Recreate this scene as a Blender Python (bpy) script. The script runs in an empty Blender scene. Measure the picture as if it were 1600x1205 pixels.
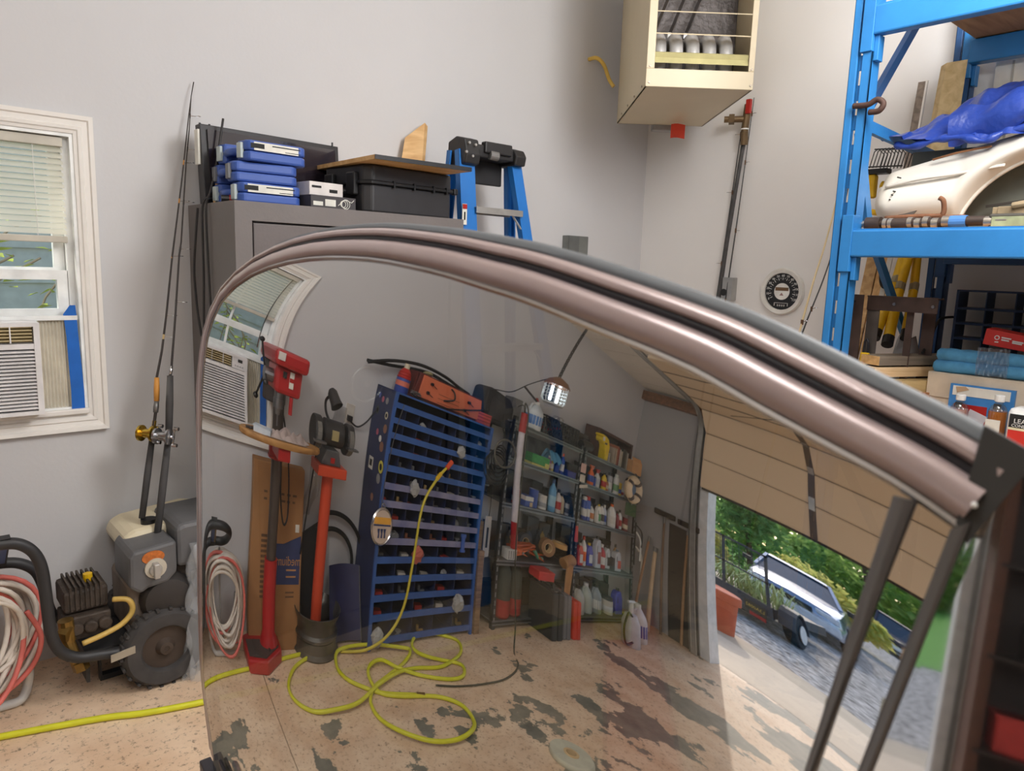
import bpy, bmesh, math, random
import numpy as np
from mathutils import Vector, Matrix, Euler
random.seed(7)
SC = bpy.context.scene
COL = SC.collection
R = math.radians
# ------------------------------------------------------------------ camera
def cam_basis(yaw, pitch, roll):
    f = np.array([math.sin(yaw)*math.cos(pitch), math.cos(yaw)*math.cos(pitch), -math.sin(pitch)])
    r = np.array([math.cos(yaw), -math.sin(yaw), 0.0]); d = np.cross(f, r)
    c, s = math.cos(roll), math.sin(roll)
    return c*r+s*d, -s*r+c*d, f
cr, cd, cf = cam_basis(R(41.326), R(9.1826), R(-1.9476))
cam = bpy.data.cameras.new('camera')
cam.sensor_width = 36.0; cam.lens = 36*1141.2/1600; cam.clip_start = .02; cam.clip_end = 300
cam.dof.use_dof = True; cam.dof.focus_distance = 2.9; cam.dof.aperture_fstop = 14
co = bpy.data.objects.new('camera', cam); COL.objects.link(co)
co.matrix_world = Matrix(((cr[0], -cd[0], -cf[0], 0), (cr[1], -cd[1], -cf[1], 0), (cr[2], -cd[2], -cf[2], 1.52), (0, 0, 0, 1)))
SC.camera = co
# ------------------------------------------------------------------ light
W = bpy.data.worlds.new('sky'); SC.world = W; W.use_nodes = True
nt = W.node_tree; bg = nt.nodes['Background']
sky = nt.nodes.new('ShaderNodeTexSky'); sky.sky_type = 'NISHITA'; sky.sun_disc = False
sky.sun_elevation = R(36); sky.sun_rotation = R(291); sky.air_density = 1.0; sky.dust_density = 1.5
nt.links.new(sky.outputs[0], bg.inputs[0]); bg.inputs[1].default_value = .33
sl = bpy.data.lights.new('sun', 'SUN'); sl.energy = 1.5; sl.angle = R(.6); sl.color = (1, .94, .84)
so = bpy.data.objects.new('sun', sl); COL.objects.link(so)
sdir = Vector((2.15, -.85, -2.31*math.tan(R(34))))
so.rotation_euler = sdir.to_track_quat('-Z', 'Y').to_euler()
def lamp(x, y, z, r, e, col=(.985, .99, 1)):  # unseen point lamps, added to fill the room and balance the walls
    l = bpy.data.lights.new('fill_lamp', 'POINT'); l.shadow_soft_size = r; l.energy = e; l.color = col
    o = bpy.data.objects.new('fill_lamp', l); COL.objects.link(o); o.location = (x, y, z)
    return o
lamp(2.05, .4, 2.85, .4, 110)
lamp(-.1, .4, 2.65, .35, 38)
lamp(1.6, -2.2, 2.5, .45, 55)
SC.view_settings.view_transform = 'Standard'; SC.view_settings.look = 'None'
SC.view_settings.gamma = 1.0; SC.view_settings.use_curve_mapping = False; SC.view_settings.exposure = .24
# ------------------------------------------------------------------ helpers
def lin(c):
    return tuple(((v/255)/12.92 if v/255 <= .04045 else ((v/255+.055)/1.055)**2.4) for v in c)
MATS = {}
def mat(name, col, rough=.6, metal=0.0, noise=None, bump=None, col2=None, spec=.5, emit=None, coat=0.0, alpha=None):
    if name in MATS: return MATS[name]
    m = bpy.data.materials.new(name); m.use_nodes = True; MATS[name] = m
    N = m.node_tree.nodes; L = m.node_tree.links; b = N['Principled BSDF']
    c = lin(col)
    b.inputs['Base Color'].default_value = (*c, 1); b.inputs['Roughness'].default_value = rough
    b.inputs['Metallic'].default_value = metal; b.inputs['Specular IOR Level'].default_value = spec
    b.inputs['Coat Weight'].default_value = coat
    if emit:
        b.inputs['Emission Color'].default_value = (*lin(emit[0]), 1); b.inputs['Emission Strength'].default_value = emit[1]
    tc = N.new('ShaderNodeTexCoord')
    sc_, amt = noise or (14, .12)
    nz = N.new('ShaderNodeTexNoise'); nz.inputs['Scale'].default_value = sc_; nz.inputs['Detail'].default_value = 5
    L.new(tc.outputs['Object'], nz.inputs['Vector'])
    rp = N.new('ShaderNodeValToRGB'); e = rp.color_ramp.elements
    e[0].position = .3; e[1].position = .7
    if col2 is None: lo = tuple(v*(1-amt) for v in c); hi = tuple(min(1, v*(1+amt)) for v in c)
    else: lo = lin(col2); hi = c
    e[0].color = (*lo, 1); e[1].color = (*hi, 1)
    L.new(nz.outputs['Fac'], rp.inputs['Fac']); L.new(rp.outputs['Color'], b.inputs['Base Color'])
    if bump:
        bn = N.new('ShaderNodeTexNoise'); bn.inputs['Scale'].default_value = bump[0]; bn.inputs['Detail'].default_value = 3
        L.new(tc.outputs['Object'], bn.inputs['Vector'])
        bp = N.new('ShaderNodeBump'); bp.inputs['Strength'].default_value = bump[1]; bp.inputs['Distance'].default_value = .01
        L.new(bn.outputs['Fac'], bp.inputs['Height']); L.new(bp.outputs['Normal'], b.inputs['Normal'])
    if alpha is not None: b.inputs['Alpha'].default_value = alpha
    return m
def clear(name, col, tr=.9, rough=.05):
    """thin clear film / glass: mostly transparent with a glossy coat"""
    if name in MATS: return MATS[name]
    m = bpy.data.materials.new(name); m.use_nodes = True; MATS[name] = m
    N = m.node_tree.nodes; L = m.node_tree.links; N.clear()
    o = N.new('ShaderNodeOutputMaterial'); mx = N.new('ShaderNodeMixShader'); t = N.new('ShaderNodeBsdfTransparent'); g = N.new('ShaderNodeBsdfGlossy')
    t.inputs[0].default_value = (*[v for v in lin(col)], 1); g.inputs[0].default_value = (1, 1, 1, 1); g.inputs['Roughness'].default_value = rough
    mx.inputs[0].default_value = 1-tr
    L.new(t.outputs[0], mx.inputs[1]); L.new(g.outputs[0], mx.inputs[2]); L.new(mx.outputs[0], o.inputs[0])
    return m
def wood(name, c1, c2, scale=6, rot=(0, 0, 0), rough=.6):
    if name in MATS: return MATS[name]
    m = bpy.data.materials.new(name); m.use_nodes = True; MATS[name] = m
    N = m.node_tree.nodes; L = m.node_tree.links; b = N['Principled BSDF']; b.inputs['Roughness'].default_value = rough
    tc = N.new('ShaderNodeTexCoord'); mp = N.new('ShaderNodeMapping'); mp.inputs['Rotation'].default_value = rot; mp.inputs['Scale'].default_value = (1, 9, 9)
    nz = N.new('ShaderNodeTexNoise'); nz.inputs['Scale'].default_value = scale; nz.inputs['Detail'].default_value = 6; nz.inputs['Distortion'].default_value = .6
    rp = N.new('ShaderNodeValToRGB'); rp.color_ramp.elements[0].color = (*lin(c1), 1); rp.color_ramp.elements[1].color = (*lin(c2), 1)
    rp.color_ramp.elements[0].position = .35; rp.color_ramp.elements[1].position = .65
    L.new(tc.outputs['Object'], mp.inputs[0]); L.new(mp.outputs[0], nz.inputs['Vector']); L.new(nz.outputs['Fac'], rp.inputs[0]); L.new(rp.outputs[0], b.inputs['Base Color'])
    return m
class B:
    def __init__(s): s.v = []; s.f = []
    def add(s, vs, fs):
        k = len(s.v); s.v += [tuple(map(float, q)) for q in vs]; s.f += [tuple(k+i for i in f) for f in fs]; return s
    def box(s, c, d, rot=None):
        x, y, z = d[0]/2, d[1]/2, d[2]/2
        vs = [Vector((a, b_, e)) for a in (-x, x) for b_ in (-y, y) for e in (-z, z)]
        if rot is not None:
            M = Euler(rot).to_matrix() if not isinstance(rot, Matrix) else rot
            vs = [M @ q for q in vs]
        c = Vector(c)
        return s.add([q+c for q in vs], [(0, 1, 3, 2), (4, 6, 7, 5), (0, 4, 5, 1), (2, 3, 7, 6), (0, 2, 6, 4), (1, 5, 7, 3)])
    def bx(s, x0, x1, y0, y1, z0, z1):
        return s.box(((x0+x1)/2, (y0+y1)/2, (z0+z1)/2), (abs(x1-x0), abs(y1-y0), abs(z1-z0)))
    def beam(s, p, q, w, h, up=(0, 0, 1)):
        p, q = Vector(p), Vector(q); t = (q-p); L = t.length; t.normalize(); u = Vector(up)
        if abs(t.dot(u)) > .98: u = Vector((1, 0, 0))
        r = t.cross(u).normalized(); u = r.cross(t)
        return s.box((p+q)/2, (L, w, h), Matrix((t, r, u)).transposed())
    def tube(s, pts, r, n=8, closed=False, cap=True):
        P = [Vector(p) for p in pts]; m = len(P)
        rr = r if isinstance(r, (list, tuple)) else [r]*m
        T = []
        for i in range(m):
            a = P[(i-1) % m] if (closed or i > 0) else P[i]; b_ = P[(i+1) % m] if (closed or i < m-1) else P[i]
            T.append((b_-a).normalized())
        u = T[0].orthogonal().normalized(); rings = []
        for i in range(m):
            u = (u-T[i]*u.dot(T[i])); u = u.normalized() if u.length > 1e-6 else T[i].orthogonal().normalized()
            w = T[i].cross(u)
            rings.append([P[i]+(u*math.cos(2*math.pi*k/n)+w*math.sin(2*math.pi*k/n))*rr[i] for k in range(n)])
        vs = [q for g in rings for q in g]; fs = []
        for i in range(m if closed else m-1):
            j = (i+1) % m
            for k in range(n): fs.append((i*n+k, i*n+(k+1) % n, j*n+(k+1) % n, j*n+k))
        if cap and not closed: fs += [tuple(range(n-1, -1, -1)), tuple((m-1)*n+k for k in range(n))]
        return s.add(vs, fs)
    def cyl(s, p, q, r, r2=None, n=14, cap=True): return s.tube([p, q], [r, r if r2 is None else r2], n, cap=cap)
    def lathe(s, prof, o=(0, 0, 0), axis=(0, 0, 1), n=16, sx=1, sy=1, ring=False):
        a = Vector(axis).normalized(); u = Vector((1, 0, 0)) if abs(a.x) < .9 else Vector((0, 1, 0)); u = (u-a*u.dot(a)).normalized(); w = a.cross(u); o = Vector(o)
        vs = []; fs = []
        for (r, z) in prof:
            r = max(r, 1e-4)
            for k in range(n):
                t = 2*math.pi*k/n; vs.append(o+a*z+u*math.cos(t)*r*sx+w*math.sin(t)*r*sy)
        m = len(prof)
        for i in range(m if ring else m-1):
            j = (i+1) % m
            for k in range(n): fs.append((i*n+k, i*n+(k+1) % n, j*n+(k+1) % n, j*n+k))
        if not ring: fs += [tuple(range(n-1, -1, -1)), tuple((m-1)*n+k for k in range(n))]
        return s.add(vs, fs)
    def sph(s, c, r, n=10, sc=(1, 1, 1)):
        m = n; pr = []
        vs = []; fs = []; c = Vector(c)
        for i in range(m+1):
            th = math.pi*i/m
            for k in range(n):
                ph = 2*math.pi*k/n
                vs.append(c+Vector((max(math.sin(th), .002)*math.cos(ph)*r*sc[0], max(math.sin(th), .002)*math.sin(ph)*r*sc[1], math.cos(th)*r*sc[2])))
        for i in range(m):
            for k in range(n): fs.append((i*n+k, (i+1)*n+k, (i+1)*n+(k+1) % n, i*n+(k+1) % n))
        return s.add(vs, fs)
    def prism(s, poly, a, b_, axis='y'):
        """polygon in the two remaining axes (in xyz order), extruded along axis from a to b_"""
        def P(q, t):
            return {'x': (t, q[0], q[1]), 'y': (q[0], t, q[1]), 'z': (q[0], q[1], t)}[axis]
        n = len(poly)
        vs = [P(q, a) for q in poly]+[P(q, b_) for q in poly]
        fs = [tuple(range(n)), tuple(range(2*n-1, n-1, -1))]+[(i, n+i, n+(i+1) % n, (i+1) % n) for i in range(n)]
        return s.add(vs, fs)
    def grid(s, fn, nu, nv):
        vs = [fn(i/nu, j/nv) for j in range(nv+1) for i in range(nu+1)]
        fs = [(j*(nu+1)+i, j*(nu+1)+i+1, (j+1)*(nu+1)+i+1, (j+1)*(nu+1)+i) for j in range(nv) for i in range(nu)]
        return s.add(vs, fs)
    def torus(s, c, r, t, axis=(0, 0, 1), n=24, m=8, sx=1, sy=1):
        a = Vector(axis).normalized(); u = a.orthogonal().normalized()
        if abs(a.z) < .5: u = Vector((0, 0, 1)).cross(a).normalized()
        w = a.cross(u)
        return s.tube([Vector(c)+u*math.cos(2*math.pi*k/n)*r*sx+w*math.sin(2*math.pi*k/n)*r*sy for k in range(n)], t, m, closed=True)
    def mv(s, d): s.v = [(a+d[0], b_+d[1], c+d[2]) for a, b_, c in s.v]; return s
    def xf(s, M): s.v = [tuple(M @ Vector(q)) for q in s.v]; return s
ORG = {}
def root(o):
    while o.parent: o = o.parent
    return o
def obj(name, b, m, parent=None, smooth=False, bevel=0, sub=0, label=None, kind=None):
    me = bpy.data.meshes.new(name)
    off = ORG.get(root(parent).name) if parent else None
    vs = b.v if off is None else [(x-off[0], y-off[1], z-off[2]) for x, y, z in b.v]
    me.from_pydata(vs, [], b.f)
    bm = bmesh.new(); bm.from_mesh(me); bmesh.ops.recalc_face_normals(bm, faces=bm.faces); bm.to_mesh(me); bm.free()
    if smooth:
        me.polygons.foreach_set('use_smooth', [True]*len(me.polygons))
        if smooth == 'auto':
            try: me.set_sharp_from_angle(angle=R(40))
            except Exception: pass
    me.materials.append(m)
    o = bpy.data.objects.new(name, me); COL.objects.link(o)
    if parent: o.parent = parent
    if bevel:
        md = o.modifiers.new('bevel', 'BEVEL'); md.width = bevel; md.segments = 2; md.limit_method = 'ANGLE'
    if sub:
        md = o.modifiers.new('sub', 'SUBSURF'); md.levels = sub; md.render_levels = sub
    if label: o['label'] = label
    if kind: o['kind'] = kind
    return o
def thing(name, label, cat, loc=(0, 0, 0), rz=0, group=None, world=False):
    o = bpy.data.objects.new(name, None); COL.objects.link(o); o.location = loc; o.rotation_euler = (0, 0, rz); o.empty_display_size = .05
    o['label'] = label; o['category'] = cat
    if group: o['group'] = group
    if world: ORG[o.name] = loc
    return o
def solo(name, label, cat, b, m, group=None, **kw):
    xs, ys, zs = zip(*b.v); c = ((min(xs)+max(xs))/2, (min(ys)+max(ys))/2, min(zs))
    b.mv((-c[0], -c[1], -c[2]))
    o = obj(name, b, m, **kw); o.location = c; o['label'] = label; o['category'] = cat
    if group: o['group'] = group
    return o
def struct(name, b, m, parent=None, **kw):
    o = obj(name, b, m, parent, **kw)
    if parent is None: o['kind'] = 'structure'
    return o
def dup(r0, loc, rz=None, label=None, group=None):
    c = r0.copy(); COL.objects.link(c); c.location = loc
    if rz is not None: c.rotation_euler = (0, 0, rz)
    if label: c['label'] = label
    if group: c['group'] = group
    for ch in list(r0.children):
        d = ch.copy(); COL.objects.link(d); d.parent = c
        for g in list(ch.children):
            e = g.copy(); COL.objects.link(e); e.parent = d
    return c
def text(s, o, right, up, size, m, parent, name='lettering', align='CENTER', depth=.0006):
    cu = bpy.data.curves.new('t', 'FONT'); cu.body = s; cu.size = size; cu.align_x = align; cu.align_y = 'CENTER'; cu.extrude = depth; cu.resolution_u = 2
    t = bpy.data.objects.new('t', cu); COL.objects.link(t)
    me = bpy.data.meshes.new_from_object(t.evaluated_get(bpy.context.evaluated_depsgraph_get()))
    bpy.data.objects.remove(t); bpy.data.curves.remove(cu)
    r = Vector(right).normalized(); u = Vector(up).normalized(); n = r.cross(u); o = Vector(o)
    off = ORG.get(root(parent).name) if parent else None
    if off is not None: o = o-Vector(off)
    M = Matrix(((r.x, u.x, n.x, o.x), (r.y, u.y, n.y, o.y), (r.z, u.z, n.z, o.z), (0, 0, 0, 1)))
    me.transform(M); me.materials.clear(); me.materials.append(m)
    ob = bpy.data.objects.new(name, me); COL.objects.link(ob)
    if parent: ob.parent = parent
    return ob
def lerp(a, b_, t): return a+(b_-a)*t
def spline(pts, n=8):
    P = [Vector(p) for p in pts]; out = []
    for i in range(len(P)-1):
        p0 = P[max(i-1, 0)]; p1 = P[i]; p2 = P[i+1]; p3 = P[min(i+2, len(P)-1)]
        for k in range(n):
            t = k/n
            out.append(.5*((2*p1)+(p2-p0)*t+(2*p0-5*p1+4*p2-p3)*t*t+(3*p1-p0-3*p2+p3)*t**3))
    out.append(P[-1]); return out
black = mat('black_plastic', (28, 28, 30), .45)
blackrub = mat('black_rubber', (24, 24, 25), .8)
chrome = mat('chrome', (205, 205, 208), .18, 1.0)
steel = mat('grey_steel', (140, 140, 142), .38, .9)
white = mat('white_paint', (226, 224, 218), .5)
whitep = mat('white_plastic', (225, 225, 222), .4)
red = mat('red_paint', (170, 32, 28), .4)
yellow = mat('yellow_plastic', (225, 180, 20), .45)
bluetape = mat('blue_tape', (22, 100, 190), .7)
paper = mat('paper_label', (222, 220, 210), .7)
ink = mat('black_ink', (25, 25, 25), .7)
# ================================================================== setting
XB = 3.742; YA = 3.05; XD = -4.75; YC = -3.6
def zc(x): return 2.80+.068*(x-XD)
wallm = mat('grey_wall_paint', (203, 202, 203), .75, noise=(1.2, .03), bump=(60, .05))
wallm2 = mat('grey_wall_paint_shaded', (164, 160, 160), .75, noise=(1.0, .04), bump=(60, .05))  # same wall paint, with the backlit left wall's shade put into the colour
# concrete floor: tan with specks and worn grey-green paint patches
fm = bpy.data.materials.new('stained_concrete'); fm.use_nodes = True
N = fm.node_tree.nodes; L = fm.node_tree.links; b0 = N['Principled BSDF']; b0.inputs['Roughness'].default_value = .55; b0.inputs['Specular IOR Level'].default_value = .25
tc = N.new('ShaderNodeTexCoord')
def noise(scale, det=6, rough=.6):
    n = N.new('ShaderNodeTexNoise'); n.inputs['Scale'].default_value = scale; n.inputs['Detail'].default_value = det; n.inputs['Roughness'].default_value = rough
    L.new(tc.outputs['Object'], n.inputs['Vector']); return n
def ramp(src, a, b_, ca, cb):
    r = N.new('ShaderNodeValToRGB'); r.color_ramp.elements[0].position = a; r.color_ramp.elements[1].position = b_
    r.color_ramp.elements[0].color = (*ca, 1); r.color_ramp.elements[1].color = (*cb, 1); L.new(src, r.inputs[0]); return r
def mixc(f, a, b_):
    m = N.new('ShaderNodeMix'); m.data_type = 'RGBA'; L.new(f, m.inputs[0]); L.new(a, m.inputs[6]); L.new(b_, m.inputs[7]); return m
base = ramp(noise(3.5, 8).outputs['Fac'], .3, .7, lin((214, 180, 148)), lin((240, 216, 188)))
spk = ramp(noise(42, 8, .8).outputs['Fac'], .54, .64, (0, 0, 0), (.85, .85, .85))
dk = N.new('ShaderNodeRGB'); dk.outputs[0].default_value = (*lin((98, 80, 66)), 1)
c1 = mixc(spk.outputs[0], base.outputs[0], dk.outputs[0])
rust = ramp(noise(1.7, 4).outputs['Fac'], .58, .75, (0, 0, 0), (.5, .5, .5))
rc = N.new('ShaderNodeRGB'); rc.outputs[0].default_value = (*lin((160, 112, 66)), 1)
c2 = mixc(rust.outputs[0], c1.outputs[2], rc.outputs[0])
# grey paint left in flaked islands, more of it away from the back wall
sep = N.new('ShaderNodeSeparateXYZ'); L.new(tc.outputs['Object'], sep.inputs[0])
mr = N.new('ShaderNodeMapRange'); mr.inputs[1].default_value = 2.7; mr.inputs[2].default_value = 1.9; mr.inputs[3].default_value = -.10; mr.inputs[4].default_value = .066
L.new(sep.outputs['Y'], mr.inputs[0])
ad = N.new('ShaderNodeMath'); ad.operation = 'ADD'; L.new(noise(2.6, 9, .58).outputs['Fac'], ad.inputs[0]); L.new(mr.outputs[0], ad.inputs[1])
pt = ramp(ad.outputs[0], .585, .592, (0, 0, 0), (1, 1, 1))
gp = ramp(noise(9, 4).outputs['Fac'], .3, .7, lin((108, 106, 96)), lin((142, 138, 126)))
c3 = mixc(pt.outputs[0], c2.outputs[2], gp.outputs[0])
L.new(c3.outputs[2], b0.inputs['Base Color'])
bp = N.new('ShaderNodeBump'); bp.inputs['Strength'].default_value = .25; bp.inputs['Distance'].default_value = .004
L.new(noise(40, 6).outputs['Fac'], bp.inputs['Height']); L.new(bp.outputs[0], b0.inputs['Normal'])
fl = struct('floor', B().bx(XD-.2, XB+.2, YC-.2, YA+.2, -.14, -.012), mat('joint_dirt', (50, 42, 36), .9))
obj('floor_slab', B().bx(XD-.2, -.1125, YC-.2, YA+.2, -.012, 0), fm, fl)
obj('floor_slab', B().bx(-.1075, XB+.2, YC-.2, YA+.2, -.012, 0), fm, fl)
# walls
wx0, wx1, wz0, wz1 = -.195, .579, .931, 1.932
b = B(); b.bx(XD-.15, wx0, YA, YA+.15, 0, 3.5).bx(wx1, XB+.15, YA, YA+.15, 0, 3.5).bx(wx0, wx1, YA, YA+.15, 0, wz0).bx(wx0, wx1, YA, YA+.15, wz1, 3.5)
struct('wall_back', b, wallm)
struct('wall_right', B().bx(XB, XB+.15, YC, YA, 0, 3.6), mat('grey_wall_paint_lit', (232, 230, 228), .75, noise=(1.2, .03), bump=(60, .05)))  # tone lightened to stand in for daylight falling on this wall
DY0, DY1, DZ = -.56, 2.2, 2.45
b = B(); b.bx(XD-.15, XD, DY1, YA, 0, 3).bx(XD-.15, XD, YC, DY0, 0, 3).bx(XD-.15, XD, DY0, DY1, DZ, 3)
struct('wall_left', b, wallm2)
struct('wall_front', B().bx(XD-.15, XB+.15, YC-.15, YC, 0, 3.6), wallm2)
# sloped ceiling of wide lapped boards
ceilm = mat('ceiling_board_cream', (236, 230, 220), .6, noise=(3, .04))
ce = struct('ceiling', B().prism([(XD-.2, zc(XD-.2)+.03), (XB+.2, zc(XB+.2)+.03), (XB+.2, zc(XB+.2)+.12), (XD-.2, zc(XD-.2)+.12)], YC-.2, YA+.2, 'y'), mat('ceiling_gap_dark', (60, 52, 46), .9))
pw = .305; x = XD
while x < XB:
    x1 = min(x+pw-.014, XB); dz = random.uniform(0, .004)
    obj('board', B().prism([(x, zc(x)-dz), (x1, zc(x1)-dz), (x1, zc(x1)+.03), (x, zc(x)+.03)], YC, YA, 'y'), ceilm, ce)
    x += pw
# header beam over the garage door
struct('trim_1', B().bx(XD, XD+.09, YC, YA, 2.63, 2.765), wood('header_wood', (104, 62, 34), (140, 90, 55), 4, (0, 0, R(90))))
# ------------------------------------------------------------------ window
cas = mat('white_trim_paint', (234, 230, 224), .45, noise=(5, .01))
vin = mat('white_vinyl', (236, 238, 236), .35)
win = struct('window_1', B().bx(wx0, wx0+.012, YA-.005, YA+.15, wz0, wz1).bx(wx1-.012, wx1, YA-.005, YA+.15, wz0, wz1).bx(wx0+.012, wx1-.012, YA-.005, YA+.15, wz1-.012, wz1).bx(wx0+.012, wx1-.012, YA-.005, YA+.15, wz0, wz0+.012), vin)
cw = .062
ox0, ox1, oz0, oz1 = wx0-cw, wx1+cw, wz0-.075, wz1+cw
prof = [(0, 0), (0, .010), (.010, .013), (.014, .018), (.024, .020), (.028, .014), (.044, .017), (.048, .024), (.062, .026), (.062, 0)]
def casing(axis):
    b = B(); n = len(prof)
    def strip(p, q, inward):   # sweep the moulding profile with mitred ends: s=0 at the opening
        vs = []
        for (e, sgn) in ((p, -1), (q, 1)):
            for s_, h in prof: vs.append((e[0]+inward[0]*s_+sgn*axisd[0]*s_, YA-h, e[1]+inward[1]*s_+sgn*axisd[1]*s_))
        b.add(vs, [tuple(range(n)), tuple(range(2*n-1, n-1, -1))]+[(i, n+i, n+(i+1) % n, (i+1) % n) for i in range(n)])
    if axis == 'top': axisd = (1, 0); strip((wx0, wz1), (wx1, wz1), (0, 1))
    if axis == 'bottom': axisd = (1, 0); strip((wx0, wz0), (wx1, wz0), (0, -1))
    if axis == 'left': axisd = (0, 1); strip((wx0, wz0), (wx0, wz1), (-1, 0))
    if axis == 'right': axisd = (0, 1); strip((wx1, wz0), (wx1, wz1), (1, 0))
    return b
for a in ('top', 'bottom', 'left', 'right'): obj('casing', casing(a), cas, win)
obj('stool', B().bx(wx0, wx1, YA-.03, YA+.07, wz0+.002, wz0+.022), cas, win, bevel=.004)
def sash(z0, z1, y):
    b = B(); x0, x1 = wx0+.035, wx1-.035; t = .034
    b.bx(x0, x0+t, y, y+.03, z0, z1).bx(x1-t, x1, y, y+.03, z0, z1).bx(x0+t, x1-t, y, y+.03, z0, z0+t).bx(x0+t, x1-t, y, y+.03, z1-t, z1)
    o = obj('sash', b, vin, win)
    xm = [lerp(x0+t, x1-t, k/3) for k in (1, 2)]
    for q in xm: obj('muntin', B().bx(q-.008, q+.008, y+.006, y+.024, z0+t, z1-t), vin, o)
    edges = [x0+t]+xm+[x1-t]
    for k in range(3): obj('pane', B().bx(edges[k], edges[k+1], y+.013, y+.017, z0+t, z1-t), clear('window_pane', (250, 252, 250), .93, .02), o)
sash(1.43, 1.925, 3.115); sash(1.283, 1.455, 3.085)
obj('track_liner', B().bx(wx0+.012, wx0+.034, YA+.03, YA+.12, wz0+.02, wz1-.012), vin, win)
obj('track_liner', B().bx(wx1-.034, wx1-.012, YA+.03, YA+.12, wz0+.02, wz1-.012), vin, win)
# blind
bl = thing('venetian_blind', 'white slatted venetian blind drawn down over the upper half of the window', 'blind', (.192, 3.085, 1.55), world=True)
slm = bpy.data.materials.new('blind_slat'); slm.use_nodes = True
n2 = slm.node_tree; p2 = n2.nodes['Principled BSDF']; p2.inputs['Base Color'].default_value = (.93, .92, .86, 1); p2.inputs['Roughness'].default_value = .5
tl = n2.nodes.new('ShaderNodeBsdfTranslucent'); tl.inputs[0].default_value = (.97, .95, .88, 1); mx = n2.nodes.new('ShaderNodeMixShader'); mx.inputs[0].default_value = .75
nzz = n2.nodes.new('ShaderNodeTexNoise'); nzz.inputs['Scale'].default_value = 9
n2.links.new(p2.outputs[0], mx.inputs[1]); n2.links.new(tl.outputs[0], mx.inputs[2]); n2.links.new(mx.outputs[0], n2.nodes['Material Output'].inputs[0])
bx0, bx1 = wx0+.03, wx1-.03
obj('headrail', B().bx(bx0, bx1, 3.06, 3.095, 1.885, 1.917), mat('blind_rail', (196, 190, 176), .5), bl, bevel=.002)
obj('bottom_rail', B().bx(bx0, bx1, 3.064, 3.092, 1.553, 1.576), mat('blind_rail', (196, 190, 176), .5), bl, bevel=.003)
for k in range(15):
    z = 1.592+k*.0202
    obj('slat', B().grid(lambda s, t: (lerp(bx0, bx1, s), 3.078+(t-.5)*.021, z+(t-.5)*.019+.0025*math.sin(math.pi*t)), 1, 3), slm, bl)
for x in (bx0+.09, bx1-.09): obj('ladder_cord', B().cyl((x, 3.066, 1.56), (x, 3.066, 1.89), .0012, n=5), white, bl)
obj('tilt_wand', B().cyl((bx0+.06, 3.055, 1.36), (bx0+.04, 3.06, 1.89), .0035, n=6), clear('wand', (225, 225, 220), .5), bl)
# outside the window: siding of the next house and a leafy branch
sd = thing('neighbour_house', 'grey green sided house wall seen through the window glass', 'house', (.3, 5.6, 0), world=True)
sdm = mat('grey_siding', (186, 196, 190), .8)
for k in range(14): obj('siding_board', B().prism([(5.6, k*.22), (5.6-.02, k*.22), (5.6-.004, k*.22+.22), (5.6, k*.22+.22)], -3, 4, 'x'), sdm, sd)
obj('house_wall', B().bx(-3, 4, 5.6, 5.75, 0, 3.1), sdm, sd)
struct('ground_behind', B().bx(-6, 6, YA+.15, 9, -.15, -.03), mat('lawn_behind', (118, 136, 60), .95, noise=(6, .3), bump=(60, .4)))
br = thing('leafy_branch', 'yellow green leafy branches of a shrub growing outside the window', 'shrub', (.25, 4.3, 0), world=True)
lf = mat('leaf_yellow_green', (190, 205, 60), .5, noise=(30, .25)); tw = mat('twig', (150, 135, 110), .8)
rs = random.Random(3)
stem = B(); leaves = []
for k in range(9):
    x0 = rs.uniform(-.5, .7); z1 = rs.uniform(1.2, 1.6); pts = spline([(x0*.3+.2, 4.3, -.03), (x0*.7+.1, 4.3, .8), (x0, 4.25+rs.uniform(-.2, .2), z1-.1), (x0+.25, 4.2, z1+.12)], 5)
    stem.tube(pts, .006, 5)
    for q in pts[9:]:
        for j in range(3):
            leaves.append((q+Vector((rs.uniform(-.08, .08), rs.uniform(-.08, .08), rs.uniform(-.06, .06))), rs.uniform(0, 6.28), rs.uniform(-.6, .6)))
obj('stem', stem, tw, br)
lb = B()
for q, a, t in leaves:
    M = Euler((t, t*.7, a)).to_matrix()
    lb.add([q+M @ Vector(p) for p in ((0, 0, 0), (.03, .018, .004), (.075, 0, -.004), (.03, -.018, .004))], [(0, 1, 2, 3)])
obj('foliage', lb, lf, br, kind='stuff')
# air conditioner
ac = thing('air_conditioner', 'white window air conditioner with louvred grille set in the lower window', 'air conditioner', (.19, 3.0, .953), world=True)
acm = mat('ac_white', (224, 222, 222), .45)
ax0, ax1, az0, az1 = -.043, .427, .953, 1.283
b = B().bx(ax0, ax1, 2.985, 3.42, az0, az1)
obj('cabinet', b, acm, ac, bevel=.006)
b = B().bx(ax0+.016, ax1-.018, 2.955, 2.985, az0+.005, az0+.018).bx(ax0+.016, ax1-.018, 2.955, 2.985, az1-.018, az1-.005).bx(ax0, ax0+.016, 2.955, 2.985, az0+.005, az1-.005).bx(ax1-.018, ax1, 2.955, 2.985, az0+.005, az1-.005).bx(ax0+.016, ax1-.018, 2.957, 2.985, 1.188, 1.206)
obj('front_frame', b, acm, ac)
obj('grille_back', B().bx(ax0+.01, ax1-.01, 2.976, 2.984, az0+.01, 1.19), mat('ac_filter_grey', (120, 116, 118), .8), ac)
for k in range(17):
    z = .978+k*.0123
    obj('louvre', B().prism([(2.957, z), (2.976, z+.005), (2.976, z+.0085), (2.957, z+.005)], ax0+.012, ax1-.014, 'x'), acm, ac)
obj('vent_back', B().bx(.05, ax1-.02, 2.974, 2.983, 1.21, 1.268), mat('ac_vent_tan', (146, 130, 92), .7), ac)
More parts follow.
